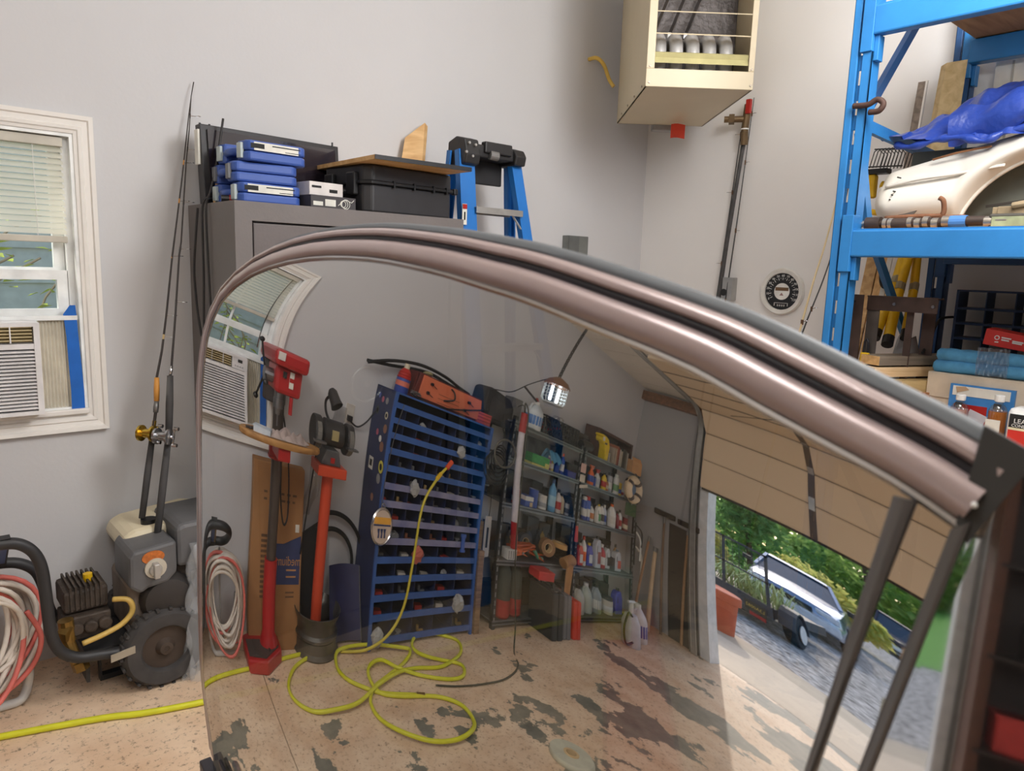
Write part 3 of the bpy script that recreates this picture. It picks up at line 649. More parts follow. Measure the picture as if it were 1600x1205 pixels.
rp_ = thing('red_plug', 'small red plug with black end on the cabinet corner', 'plug', (.995, 2.70, SZ))
obj('plug_body', B().cyl((0, 0, .014), (.035, -.01, .014), .014, n=10), red, rp_); obj('plug_end', B().cyl((-.025, .008, .014), (0, 0, .014), .012, n=10), black, rp_)
solo('wooden_stick', 'thin pale wooden stick leaning at the cabinet corner', 'stick', B().beam((.985, 2.82, SZ), (1.015, 2.86, SZ+.11), .008, .008), wl)
# ladder
ld = thing('step_ladder', 'blue step ladder with black top cap beside the grey cabinet', 'ladder', (2.22, 2.75, 0), world=True)
lbm = mat('ladder_blue', (34, 112, 190), .4, noise=(9, .06)); alu = mat('ladder_alloy', (186, 184, 180), .4, .7)
def channel(p, q, w, dp, s):
    b = B(); b.beam(p, q, .006, w, up=(1, 0, 0)) if False else None
    p, q = Vector(p), Vector(q); t = (q-p).normalized(); r = Vector((1, 0, 0)); r = (r-t*r.dot(t)).normalized(); n = t.cross(r)
    for (oa, ob, wa, wb_) in ((0, 0, w, .006), (-w/2+.004, s*dp/2, .008, dp), (w/2-.004, s*dp/2, .008, dp)):
        c = (p+q)/2+r*oa+n*ob
        b.box(c, ((q-p).length, wa, wb_), Matrix((t, r, n)).transposed())
    return b
zt = 2.03
L0, L1 = 2.00, 2.47
fl_l = ((2.0, 2.36, 0), (2.045, 2.70, zt)); 
obj('front_rail', channel((1.985, 2.40, 0), (2.055, 2.70, zt), .085, .03, 1), lbm, ld)
obj('front_rail', channel((2.60, 2.40, 0), (2.345, 2.70, zt), .06, .03, 1), lbm, ld)
obj('rear_rail', channel((2.0, 3.0, 0), (2.03, 2.775, zt), .05, .025, -1), lbm, ld)
obj('rear_rail', channel((2.66, 3.0, 0), (2.365, 2.775, zt), .05, .025, -1), lbm, ld)
cap = B().prism([(2.66, zt-.06), (2.65, zt-.02), (2.67, zt+.045), (2.73, zt+.06), (2.79, zt+.04), (2.80, zt-.09)], 2.02, 2.10, 'x').prism([(2.66, zt-.04), (2.65, zt), (2.67, zt+.03), (2.73, zt+.045), (2.79, zt+.03), (2.80, zt-.04)], 2.31, 2.375, 'x')
cap.bx(2.10, 2.31, 2.67, 2.79, zt-.025, zt+.03).bx(2.13, 2.29, 2.655, 2.69, zt-.005, zt+.045).bx(2.08, 2.33, 2.775, 2.795, zt-.13, zt-.02)
co_ = obj('top_cap', cap, mat('ladder_cap_black', (38, 37, 38), .5), ld, bevel=.006)
obj('tray_recess', B().cyl((2.16, 2.662, zt-.012), (2.20, 2.652, zt-.016), .02, n=14), mat('tray_grey', (110, 108, 106), .5), co_)
for k, z in enumerate((1.785, 1.47, 1.16, .85, .54, .24)):
    t = z/zt; y = lerp(2.40, 2.70, t); xa = lerp(1.985, 2.055, t); xb = lerp(2.60, 2.345, t)
    st = obj('step', B().bx(xa+.03, xb-.02, y-.02, y+.075, z-.004, z).bx(xa+.03, xb-.02, y-.022, y-.018, z-.028, z).bx(xa+.03, xb-.02, y+.072, y+.076, z-.028, z), alu, ld)
    obj('brace', B().beam((xa+.04, y, z-.02), (xa+.012, y-.01, z-.10), .012, .004).beam((xb-.07, y, z-.02), (xb-.005, y-.01, z-.10), .012, .004), alu, st)
for (x, z) in ((2.02, zt-.015), (2.035, zt+.025), (2.055, zt-.03), (2.07, zt+.02)): obj('rivet', B().cyl((x, 2.655, z), (x, 2.648, z), .006, n=8), alu, ld)
sk = obj('warning_label', B().bx(1.993, 2.018, 2.636, 2.640, 1.70, 1.79), paper, ld); obj('label_band', B().bx(1.994, 2.017, 2.634, 2.637, 1.768, 1.788), red, sk); obj('label_figure', B().bx(2.002, 2.009, 2.634, 2.637, 1.72, 1.755), ink, sk)
# junction box on the wall
jb = thing('junction_box', 'small grey electrical box on the back wall right of the ladder', 'electrical box', (3.108, YA, 1.595), world=True)
obj('box_body', B().bx(3.03, 3.19, YA-.055, YA, 1.595, 1.712), mat('box_grey_green', (112, 114, 110), .5), jb, bevel=.003)
obj('cover', B().bx(3.026, 3.11, YA-.059, YA-.055, 1.60, 1.708), mat('box_cover', (96, 98, 96), .5), jb)
# heater
ht = thing('unit_heater', 'beige gas unit heater with open louvred front hung in the corner', 'heater', (2.7127, 2.2442, 2.347))
ht.rotation_euler = (0, 0, R(-40.6))
hb = mat('heater_beige', (208, 194, 164), .45, noise=(4, .03)); w, d, h = .486, .86, .78
b = B().bx(0, .006, .0, d, 0, h).bx(w-.006, w, 0, d, 0, h).bx(0, w, 0, d, 0, .006).bx(0, w, d-.006, d, 0, h).bx(0, w, 0, d, h-.006, h)
obj('cabinet', b, hb, ht)
b = B().bx(0, w, -.006, .0, 0, .078).bx(0, .036, -.006, 0, .078, h).bx(w-.026, w, -.006, 0, .078, h).bx(0, w, -.006, 0, h-.07, h)
obj('front_frame', b, hb, ht, bevel=.002)
obj('liner', B().bx(.008, w-.008, .30, .31, .01, h-.01), mat('heater_foil', (92, 86, 84), .5, .4, bump=(30, .8)), ht)
for k in range(5):
    x = .075+k*.077
    obj('burner_tube', B().tube([(x, .10, .008), (x, .10, .17), (x, .112, .215), (x, .145, .245), (x, .19, .252), (x, .28, .252)], .031, 14), mat('tube_steel', (206, 204, 202), .45, .3, noise=(20, .15)), ht, smooth=True)
for k in range(3):
    x = .06+k*.075
    obj('rod', B().beam((x, .19, .28), (x+.13, .25, .62), .03, .006), mat('heater_strip_grey', (108, 104, 104), .45, .5), ht)
    obj('rod_tip', B().bx(x-.012, x+.012, .18, .2, .262, .288), [mat('tip_orange', (226, 140, 50), .5), whitep, steel][k], ht)
obj('louvre', B().prism([(.002, .105), (.022, .112), (.034, .135), (.024, .158), (.004, .150), (.012, .130)], .036, w-.026, 'x'), mat('louvre_olive', (188, 180, 128), .5), ht)
for z in (.225, .318): obj('louvre', B().prism([(-.004, z), (.0, z+.006), (.05, z+.022), (.05, z+.018)], .036, w-.026, 'x'), hb, ht)
for (x, z) in ((.016, .018), (w-.012, .018), (.016, .088), (w-.012, .088)): obj('screw', B().cyl((x, -.005, z), (x, -.010, z), .005, n=8), mat('screw_grey', (150, 140, 126), .4, .6), ht)
for k in range(4): obj('screw', B().cyl((.0, .08+k*.2, .018), (-.004, .08+k*.2, .018), .005, n=8), mat('screw_grey', (150, 140, 126), .4, .6), ht)
obj('hanger', B().cyl((.06, .1, h), (.06, .1, 1.0), .006, n=6).cyl((w-.06, .1, h), (w-.06, .1, 1.0), .006, n=6).cyl((.06, d-.1, h), (.06, d-.1, 1.0), .006, n=6).cyl((w-.06, d-.1, h), (w-.06, d-.1, 1.0), .006, n=6), galv, ht)
obj('gas_control', B().bx(w-.28, w-.1, d-.01, d+.06, -.03, .09), mat('control_grey', (150, 148, 146), .5), ht, bevel=.006)
solo('tag', 'orange red paper tag hanging under the back edge of the heater', 'tag', B().grid(lambda s, t: (3.435+s*.055, 2.64-s*.055, 2.262+t*.075+.004*math.sin(s*4)), 4, 3).add([], []), mat('tag_orange', (232, 74, 48), .6))
solo('yellow_cable', 'short yellow electrical cable coming out of the back wall to the heater', 'cable', B().tube(spline([(3.178, 3.05, 2.70), (3.19, 3.0, 2.70), (3.235, 2.985, 2.67), (3.28, 2.98, 2.60), (3.30, 2.96, 2.56)], 6), .011, 8), mat('romex_yellow', (226, 190, 92), .5), smooth=True)
# gas pipe
gp_ = thing('gas_pipe', 'dark gas pipe with red valve handle running down the right wall', 'pipe', (3.70, 2.36, 1.40), world=True)
brs = mat('brass_dark', (112, 92, 66), .4, .6)
obj('pipe', B().tube([(3.705, 2.335, 2.34), (3.705, 2.37, 2.0), (3.705, 2.40, 1.70), (3.705, 2.425, 1.38), (3.705, 2.43, 1.2)], .011, 10), mat('pipe_black', (70, 68, 68), .6, noise=(20, .3)), gp_, smooth=True)
obj('valve', B().cyl((3.69, 2.325, 2.44), (3.69, 2.335, 2.30), .02, n=12).cyl((3.69, 2.335, 2.365), (3.63, 2.43, 2.365), .017, n=12).cyl((3.66, 2.385, 2.365), (3.645, 2.41, 2.365), .028, n=6).cyl((3.69, 2.335, 2.30), (3.70, 2.338, 2.23), .021, n=12), brs, gp_)
obj('valve_handle', B().box((3.672, 2.31, 2.425), (.02, .03, .075)), red, gp_, bevel=.004)
obj('thread_tape', B().cyl((3.655, 2.392, 2.365), (3.648, 2.403, 2.365), .0195, n=10).cyl((3.69, 2.334, 2.315), (3.69, 2.334, 2.308), .022, n=10), whitep, gp_)
cbx = obj('conduit_box', B().bx(3.69, XB, 2.335, 2.40, 1.375, 1.505), mat('galvanised', (178, 178, 176), .4, .8), gp_, bevel=.003)
obj('knockout', B().cyl((3.69, 2.385, 1.42), (3.685, 2.385, 1.42), .02, n=12), black, cbx)
def fishing_rod(name, label, pts, r0, r1, m, guides, gside, butt=None):
    t = thing(name, label, 'fishing rod', tuple(pts[0]), world=True)
    P = spline(pts, 5); n = len(P)
    obj('blank', B().tube(P, [lerp(r0, r1, i/(n-1)) for i in range(n)], 7), m, t, smooth=True)
    for g in guides:
        q = P[int(g*(n-1))]; gd_ = Vector(gside)
        gr_ = obj('guide_ring', B().tube([q, q+gd_*.018, q+gd_*.024], .0016, 5).torus(q+gd_*.026, .006, .0014, (0, 0, 1), 10, 4), chrome, t)
        obj('thread_wrap', B().cyl(q-Vector((0, 0, .012)), q+Vector((0, 0, .012)), lerp(r0, r1, g)+.0018, n=8), mat('wrap_brown', (96, 66, 40), .5), t)
    return t
rodm = mat('rod_graphite', (62, 62, 62), .4)
fishing_rod('fishing_rod', 'thin dark fishing rod leaning on the right wall left of the gas pipe', [(3.60, 2.50, .01), (3.68, 2.46, .9), (3.70, 2.435, 1.388), (3.715, 2.405, 1.875), (3.725, 2.375, 2.36)], .008, .002, rodm, (.35, .6, .8, .95), (-.3, .95, 0))
fishing_rod('fishing_rod', 'thin dark fishing rod leaning on the right wall between gas pipe and round gauge', [(3.60, 2.42, .01), (3.68, 2.39, .9), (3.69, 2.37, 1.373), (3.71, 2.345, 1.874), (3.725, 2.315, 2.48)], .007, .002, rodm, (.3, .5, .7, .85, .95), (-.3, -.95, 0))
fishing_rod('fishing_rod', 'pale cream fishing rod leaning on the right wall beside the blue rack post', [(3.06, 1.76, .01), (3.24, 1.72, .98), (3.3, 1.707, 1.26), (3.358, 1.692, 1.502), (3.427, 1.668, 1.786), (3.62, 1.66, 2.52)], .007, .003, mat('rod_cream', (226, 204, 158), .4), (.02, .45), (0, -.9, .3))
fishing_rod('fishing_rod', 'thin dark rod crossing behind the cream fishing rod', [(3.10, 1.80, .01), (3.28, 1.735, .98), (3.35, 1.717, 1.258), (3.437, 1.678, 1.534), (3.503, 1.668, 1.747), (3.65, 1.672, 2.237)], .005, .002, rodm, (.25, .5), (0, -.9, .3))
# speedometer style wall gauge
ck = thing('wall_gauge', 'round black and white speedometer style wall clock on the right wall', 'wall clock', (XB, 2.05, 1.44), world=True)
obj('case_ring', B().lathe([(.124, 0), (.127, .012), (.120, .026), (.100, .022), (.098, .010), (.0, .010)], (XB, 2.05, 1.44), (-1, 0, 0), 40), mat('gauge_ring_white', (224, 222, 216), .35), ck, smooth='auto')
obj('dial', B().cyl((XB-.010, 2.05, 1.44), (XB-.013, 2.05, 1.44), .098, n=40), mat('dial_black', (34, 36, 38), .4), ck)
dw = mat('dial_white', (228, 228, 224), .5)
obj('centre', B().cyl((XB-.013, 2.05, 1.44), (XB-.015, 2.05, 1.44), .045, n=30), dw, ck)
obj('centre_band', B().bx(XB-.0162, XB-.015, 2.012, 2.088, 1.444, 1.462), mat('gauge_brown', (110, 84, 56), .5), ck)
obj('centre_mark', B().prism([(2.062, 1.418), (2.038, 1.418), (2.05, 1.434)], XB-.0162, XB-.015, 'x'), mat('mark_grey', (150, 120, 116), .5), ck)
tb = B()
for k in range(25):
    a = R(210-k*10); r0 = .062 if k % 2 == 0 else .068
    c, s = math.cos(a), math.sin(a)
    tb.beam((XB-.0135, 2.05-c*r0, 1.44+s*r0), (XB-.0135, 2.05-c*.075, 1.44+s*.075), .003 if k % 2 == 0 else .0015, .001, up=(1, 0, 0))
obj('tick_marks', tb, dw, ck)
for k, s_ in enumerate(('0', '10', '20', '30', '40', '50', '60', '70', '80', '90', '100', '110', '120')):
    a = R(210-k*20); text(s_, (XB-.0138, 2.05-math.cos(a)*.085, 1.44+math.sin(a)*.085), (0, -1, 0), (0, 0, 1), .018, dw, ck, 'numeral')
obj('counter_frame', B().bx(XB-.0145, XB-.013, 2.015, 2.085, 1.377, 1.379).bx(XB-.0145, XB-.013, 2.010, 2.013, 1.362, 1.379).bx(XB-.0145, XB-.013, 2.087, 2.090, 1.362, 1.379), dw, ck)
text('0 0 0 0', (XB-.0138, 2.05, 1.364), (0, -1, 0), (0, 0, 1), .016, dw, ck, 'counter')
# ------------------------------------------------------------------ fishing rods by the window
cork = mat('grip_orange', (214, 150, 70), .6); foam = mat('grip_foam', (72, 70, 70), .85); blk = mat('rod_black', (52, 44, 40), .4)
gold = mat('reel_gold', (206, 172, 74), .25, .9)
def reel_rod(label, pts, grips, reel_at, rm, wraps):
    t = thing('fishing_rod', label, 'fishing rod', tuple(pts[0]), world=True)
    P = [Vector(p) for p in pts]; n = len(P)
    obj('blank', B().tube(P, [lerp(.0075, .0012, (i/(n-1))**.8) for i in range(n)], 8), blk, t, smooth=True)
    for (a, c, r, m, nm) in grips:
        obj(nm, B().tube([P[a], lerp(P[a], P[c], .5), P[c]], [r*.9, r, r*.8], 10), m, t, smooth=True)
    q = P[reel_at]; d = (P[reel_at+1]-P[reel_at-1]).normalized(); s_ = Vector((-.75, -.66, 0))
    rl = obj('reel', B().lathe([(.012, -.03), (.030, -.028), (.030, -.02), (.017, -.018), (.017, .018), (.030, .02), (.030, .028), (.012, .03)], q+s_*.035, (.66, -.75, .0), 18), rm, t, smooth='auto')
    obj('reel_foot', B().beam(q-d*.04, q+d*.04, .012, .008), rm, rl)
    ax = Vector((.66, -.75, 0)); h0 = q+s_*.035+ax*.032
    obj('reel_handle', B().tube([h0, h0+ax*.008], .008, 8).beam(h0+ax*.008-d*.03, h0+ax*.008+d*.03, .008, .003).cyl(h0+ax*.008+d*.03, h0+ax*.025+d*.03, .007, n=8).cyl(h0+ax*.008-d*.03, h0+ax*.025-d*.03, .007, n=8), chrome, rl)
    for (a, f, m) in wraps:
        p_ = lerp(P[a], P[a+1], f); dd = (P[a+1]-P[a]).normalized()
        obj('thread_wrap', B().cyl(p_-dd*.009, p_+dd*.009, .0066-.0004*a, n=8), m, t)
        g0 = p_+Vector((.02, -.012, 0)); obj('guide_ring', B().tube([p_, g0], .0014, 5).torus(g0+Vector((.006, -.004, 0)), .008, .0014, (0, 0, 1), 10, 4), chrome, t)
    return t
rA = [[0.687, 2.82, 0.562], [0.7, 2.831, 0.63], [0.75, 2.863, 0.874], [0.764, 2.872, 0.942], [0.771, 2.878, 0.984], [0.778, 2.889, 1.071], [0.803, 2.902, 1.167], [0.829, 2.919, 1.299], [0.867, 2.947, 1.52], [0.893, 2.964, 1.651], [0.922, 2.983, 1.801], [0.947, 3.0, 1.941], [0.966, 3.014, 2.048], [0.981, 3.023, 2.124], [0.993, 3.03, 2.178]]
rBp = [[0.716, 2.74, 0.516], [0.737, 2.763, 0.641], [0.788, 2.805, 0.869], [0.793, 2.814, 0.924], [0.812, 2.842, 1.082], [0.82, 2.848, 1.117], [0.851, 2.882, 1.308], [0.883, 2.919, 1.521], [0.895, 2.928, 1.573], [0.939, 2.978, 1.87], [0.962, 3.0, 1.997], [0.98, 3.021, 2.123], [0.995, 3.03, 2.178]]
reel_rod('fishing rod with orange grip and gold reel leaning on the wall by the window', rA, [(0, 2, .0125, foam, 'butt_grip'), (3, 4, .010, mat('reel_seat', (130, 128, 126), .4, .6), 'reel_seat'), (4, 5, .0105, cork, 'fore_grip')], 2, gold, [(7, .0, cork), (8, .0, cork), (9, .5, cork), (10, .5, cork), (6, .4, mat('wrap_cream', (206, 180, 130), .5))])
reel_rod('fishing rod with dark foam grip and silver reel beside the gold reel rod', rBp, [(0, 2, .0135, foam, 'butt_grip'), (2, 4, .0135, foam, 'fore_grip'), (4, 5, .006, chrome, 'hook_keeper')], 2, mat('reel_silver', (176, 176, 178), .25, .9), [(6, .2, blk), (7, .5, blk), (8, .5, blk), (9, .4, blk), (10, .4, blk)])
# ------------------------------------------------------------------ pressure washer
pwr = thing('pressure_washer', 'petrol pressure washer with cream fuel tank and black tube frame below the window', 'pressure washer', (.55, 2.6, 0), world=True)
fr = mat('frame_black', (46, 46, 48), .5, noise=(9, .15)); eng = mat('engine_grey', (98, 98, 100), .5, noise=(9, .15)); dirty = mat('pump_dirty', (66, 56, 48), .65, noise=(18, .4), bump=(30, .6)); tank = mat('tank_cream', (222, 210, 180), .45, noise=(7, .08))
yo, yi = 2.43, 2.66
hm = mat('frame_black', (46, 46, 48), .5)
obj('frame_tube', B().tube(spline([(.20, yi, .56), (.15, yi-.01, .565), (.115, yi-.06, .595), (.11, yo+.06, .655), (.15, yo, .692), (.22, yo, .694), (.265, yo, .684), (.298, yo, .651), (.315, yo, .597), (.321, yo, .505), (.327, yo, .39), (.347, yo, .325), (.39, yo, .288), (.45, yo, .276), (.535, yo, .262)], 5), .017, 10), fr, pwr, smooth=True)
obj('frame_tube', B().tube(spline([(.19, yi, .56), (.22, yi, .556), (.28, yi, .545), (.325, yi, .51), (.345, yi, .455), (.352, yi, .40), (.37, yi, .34), (.43, yi, .30), (.535, yi, .262)], 5), .017, 10), fr, pwr, smooth=True)
hp_ = obj('handle_plate', B().add([(.20, yo-.012, .71), (.245, yo-.012, .71), (.25, yi-.012, .545), (.205, yi-.012, .545), (.20, yo+.012, .715), (.245, yo+.012, .715), (.25, yi+.012, .55), (.205, yi+.012, .55)], [(0, 1, 2, 3), (4, 7, 6, 5), (0, 4, 5, 1), (1, 5, 6, 2), (2, 6, 7, 3), (3, 7, 4, 0)]), mat('grip_grey_black', (52, 52, 54), .5), pwr)
def hpq(t0, t1, x0, x1, nm, m):
    q = []
    for o_ in (-.014, -.0125):
        for x, t in ((x0, t0), (x1, t0), (x1, t1), (x0, t1)): q.append((x+.005*t, lerp(yo, yi, t)+o_, lerp(.71, .545, t)))
    return obj(nm, B().add(q, [(0, 1, 2, 3), (4, 7, 6, 5), (0, 4, 5, 1), (1, 5, 6, 2), (2, 6, 7, 3), (3, 7, 4, 0)]), m, hp_)
hpq(.15, .85, .206, .240, 'handle_label', mat('label_blue', (84, 106, 160), .5)); hpq(.15, .85, .203, .216, 'label_yellow', yellow)
obj('base_plate', B().bx(.42, .82, 2.475, 2.72, .262, .272).bx(.42, .43, 2.475, 2.72, .17, .262), fr, pwr)
obj('spec_plate', B().add([(.475, 2.395, .255), (.545, 2.393, .266), (.545, 2.391, .291), (.475, 2.393, .28), (.475, 2.399, .255), (.545, 2.397, .266), (.545, 2.395, .291), (.475, 2.397, .28)], [(0, 1, 2, 3), (4, 7, 6, 5), (0, 4, 5, 1), (1, 5, 6, 2), (2, 6, 7, 3), (3, 7, 4, 0)]), mat('plate_dirty', (166, 156, 140), .5), pwr)
# pump
b = B().bx(.375, .50, 2.50, 2.64, .40, .475)
pm = obj('pump_head', b, dirty, pwr, bevel=.012)
for k in range(7): obj('cooling_fin', B().bx(.392+k*.014, .398+k*.014, 2.495, 2.64, .41, .487), dirty, pm)
obj('oil_cap', B().cyl((.455, 2.56, .475), (.455, 2.56, .50), .014, n=10), yellow, pm)
obj('pump_manifold', B().bx(.37, .50, 2.48, 2.60, .32, .395).cyl((.40, 2.48, .36), (.40, 2.46, .36), .02).cyl((.44, 2.48, .36), (.44, 2.46, .36), .02).cyl((.48, 2.48, .36), (.48, 2.46, .36), .02), dirty, pwr, bevel=.006)
obj('outlet_fitting', B().cyl((.372, 2.47, .40), (.375, 2.47, .33), .022, n=12).cyl((.375, 2.47, .33), (.395, 2.455, .25), .018, n=12).cyl((.398, 2.452, .262), (.404, 2.448, .235), .024, n=6).cyl((.36, 2.47, .365), (.38, 2.45, .36), .026, n=6), mat('brass', (150, 120, 66), .35, .8, noise=(20, .3)), pwr)
obj('bypass_hose', B().tube(spline([(.505, 2.47, .43), (.545, 2.45, .425), (.555, 2.45, .385), (.525, 2.45, .35), (.47, 2.45, .33), (.41, 2.45, .318)], 6), .009, 8), mat('hose_amber', (206, 172, 92), .4), pwr, smooth=True)
# engine
obj('crankcase', B().bx(.55, .73, 2.47, 2.70, .272, .47), mat('engine_dirty', (122, 108, 96), .6, noise=(12, .35)), pwr, bevel=.02)
obj('recoil_cover', B().lathe([(.085, 0), (.085, .02), (.07, .045), (.03, .055), (.0, .055)], (.665, 2.47, .40), (-.1, -1, .0), 22), mat('engine_black', (52, 48, 46), .55), pwr, smooth='auto')
obj('air_filter', B().prism([(.545, .47), (.548, .57), (.56, .59), (.69, .602), (.69, .495), (.66, .465), (.60, .458), (.575, .445)], 2.42, 2.62, 'y'), eng, pwr, bevel=.012)
obj('filter_label', B().lathe([(.034, 0), (.034, .003)], (.617, 2.42, .562), (0, -1, 0), 18, sy=.62), mat('label_orange', (196, 110, 48), .6, noise=(60, .3)), pwr)
kn = obj('choke_dial', B().cyl((.622, 2.42, .525), (.622, 2.412, .525), .033, n=20), mat('dial_pale', (196, 188, 172), .5), pwr)
obj('knob', B().box((.62, 2.402, .522), (.018, .03, .05)).cyl((.62, 2.413, .522), (.62, 2.40, .522), .02, n=12), mat('knob_pale', (186, 184, 180), .4, .5), kn, bevel=.004)
obj('shroud', B().prism([(.695, .50), (.695, .635), (.72, .645), (.86, .65), (.88, .60), (.88, .52), (.80, .49)], 2.44, 2.70, 'y'), eng, pwr, bevel=.015)
obj('fuel_tank', B().prism([(.56, .535), (.556, .567), (.565, .597), (.60, .613), (.80, .632), (.86, .62), (.875, .58), (.87, .535)], 2.55, 2.78, 'y'), tank, pwr, bevel=.02)
obj('tank_cap', B().cyl((.655, 2.60, .612), (.655, 2.60, .632), .026, n=16), black, pwr)
obj('cylinder_head', B().bx(.70, .86, 2.47, 2.66, .36, .50), dirty, pwr, bevel=.015)
obj('muffler_guard', B().bx(.74, .88, 2.46, 2.50, .38, .47), mat('engine_black', (52, 48, 46), .55), pwr, bevel=.01)
PWS = Matrix.Translation((0, 0, -.1216)) @ Matrix.Scale(1.08, 4); PO = Vector(ORG[pwr.name])
for o_ in pwr.children_recursive: o_.data.transform(Matrix.Translation(-PO) @ PWS @ Matrix.Translation(PO))
obj('foot', B().bx(.512, .519, 2.77, 2.80, 0, .17).bx(.600, .607, 2.77, 2.80, 0, .17).bx(.519, .600, 2.77, 2.80, 0, .020), fr, pwr)
tp_ = mat('tyre_black', (66, 63, 62), .85, noise=(16, .25))
def pneu(cx, cy, name='wheel'):
    o = obj(name, B().lathe([(.078, -.022), (.085, -.034), (.10, -.038), (.128, -.036), (.142, -.018), (.144, 0), (.142, .018), (.128, .036), (.10, .038), (.085, .034), (.078, .022)], (cx, cy, .144), (0, 1, 0), 36, ring=True), tp_, pwr, smooth='auto')
    tb = B()
    for k in range(44):
        a = k*2*math.pi/44; off = .011 if k % 2 else -.011
        tb.box((cx+.144*math.cos(a), cy+off, .144+.144*math.sin(a)), (.009, .034, .011), (0, -a, 0))
    obj('tread', tb, tp_, o)
    obj('hub', B().lathe([(.082, -.012), (.06, -.006), (.034, -.010), (.022, -.032), (.010, -.034), (.010, -.030), (.0, -.03), (.0, .02), (.082, .012)], (cx, cy, .144), (0, 1, 0), 20), mat('hub_brown', (70, 58, 50), .6), o, smooth='auto')
pneu(.692, 2.625); pneu(.692, 2.945)
obj('axle', B().cyl((.692, 2.60, .144), (.692, 2.97, .144), .01, n=8).bx(.672, .712, 2.74, 2.91, .13, .17), fr, pwr)
# gun hose hung on its rack
hs = thing('hose_coil', 'red and white hose coiled below the black handle of the pressure washer', 'hose', (.13, 2.56, 0), world=True)
hw = mat('hose_white', (214, 204, 192), .45); hr_ = mat('hose_pink_red', (214, 110, 100), .45)
rs = random.Random(5)
for k in range(17):
    cx = .165+rs.uniform(-.03, .03); rx = rs.uniform(.125, .175); rz = rs.uniform(.15, .215); top = .47+rs.uniform(-.03, .02); yy = 2.735+rs.uniform(-.06, .06); tl_ = rs.uniform(-.04, .04)
    pts = []
    for j in range(30):
        a = 2*math.pi*j/30
        pts.append((cx+rx*math.cos(a)*(.9+.1*math.sin(a)), yy+tl_*math.sin(a)+.02*math.cos(2*a), max(.025, top-rz+rz*math.sin(a))))
    obj('hose_loop', B().tube(pts, .0085, 7, closed=True), hr_ if k % 4 == 1 else hw, hs, smooth=True)
obj('hose_end', B().tube(spline([(.26, 2.75, .2), (.30, 2.78, .13), (.30, 2.80, .06), (.275, 2.775, .02), (.22, 2.77, .017), (.08, 2.78, .017)], 6), .015, 9), mat('lance_white', (206, 202, 196), .45), hs, smooth=True)
obj('hose_tail', B().tube(spline([(.30, 2.70, .36), (.335, 2.70, .26), (.30, 2.70, .16), (.2, 2.69, .10), (.06, 2.70, .12)], 6), .0085, 7), hr_, hs, smooth=True)
obj('lance', B().tube([(.19, 2.76, .50), (.175, 2.77, .04)], .008, 8).tube([(.05, 2.80, .30), (.06, 2.81, .05)], .013, 8), mat('lance_grey', (170, 170, 168), .35, .5), hs)
# plastic bag by the wheel
pb = B()
rs = random.Random(9)
def bagf(s, t):
    a = 2*math.pi*s; r = .075*(1-.5*t)+.02*math.sin(5*a+t*7)+.014*math.sin(9*a-t*15)
    return (.815+r*math.cos(a)*.8+.02*t, 2.585+r*math.sin(a)*.4+.03*t, .002+.5*t)
solo('plastic_bag', 'crumpled clear plastic bag standing beside the pressure washer wheel', 'bag', pb.grid(bagf, 40, 26), mat('bag_film', (205, 208, 212), .22, alpha=.26, bump=(24, .9)), smooth=True)
# yellow air hose on the floor
yh = mat('hose_yellow', (214, 214, 44), .45, noise=(20, .06))
hose = [(2.6, 1.95), (1.7, 2.16), (.72, 2.408), (.46, 2.51), (.194, 2.597), (.0, 2.65), (-.101, 2.66), (-.3, 2.735), (-.523, 2.775), (-.75, 2.79), (-1.0, 2.80), (-1.25, 2.82), (-1.57, 2.775), (-1.75, 2.68), (-1.76, 2.56), (-1.66, 2.43), (-1.45, 2.385), (-1.25, 2.42), (-1.02, 2.43)]
loops = [[-0.636, 2.777], [-0.402, 2.663], [-0.283, 2.505], [-0.283, 2.376], [-0.382, 2.272], [-0.531, 2.229], [-0.703, 2.243], [-0.902, 2.341], [-1.094, 2.407], [-1.27, 2.435], [-1.464, 2.399], [-1.701, 2.488], [-1.803, 2.629], [-1.721, 2.726], [-1.559, 2.764], [-1.431, 2.71], [-1.361, 2.616], [-1.385, 2.518], [-1.512, 2.46], [-1.618, 2.379], [-1.555, 2.281], [-1.438, 2.267], [-1.266, 2.354], [-1.122, 2.452], [-1.051, 2.556], [-0.947, 2.531], [-0.882, 2.439], [-0.887, 2.316], [-0.987, 2.241], [-1.223, 2.161], [-1.327, 2.049], [-1.301, 1.916], [-1.201, 1.836], [-1.074, 1.818], [-0.941, 1.863], [-0.819, 1.987], [-0.777, 2.129], [-0.796, 2.258], [-0.887, 2.358], [-0.991, 2.407], [-1.212, 2.509], [-1.32, 2.589], [-1.269, 2.642], [-1.037, 2.733], [-0.783, 2.728], [-0.711, 2.611], [-0.726, 2.482], [-0.818, 2.367], [-0.919, 2.287], [-1.112, 2.211]]
hp = [(x, y, .012) for x, y in hose[:9]]+[(x, y, .013+.016*(k % 9 > 4)) for k, (x, y) in enumerate(loops)]
ah = thing('air_hose', 'bright yellow air hose running along the floor into a heap of loops', 'hose', (-.9, 2.4, 0), world=True)
obj('hose_run', B().tube(spline(hp, 5), .011, 8), yh, ah, smooth=True)
obj('hose_fitting', B().cyl((-1.112, 2.211, .014), (-1.16, 2.19, .014), .014, n=8), mat('brass', (150, 120, 66), .35, .8), ah)
oc = thing('extension_lead', 'yellow lead with orange plug end hanging from the blue bin rack to the floor', 'cord', (-1.2, 2.62, 0), world=True)
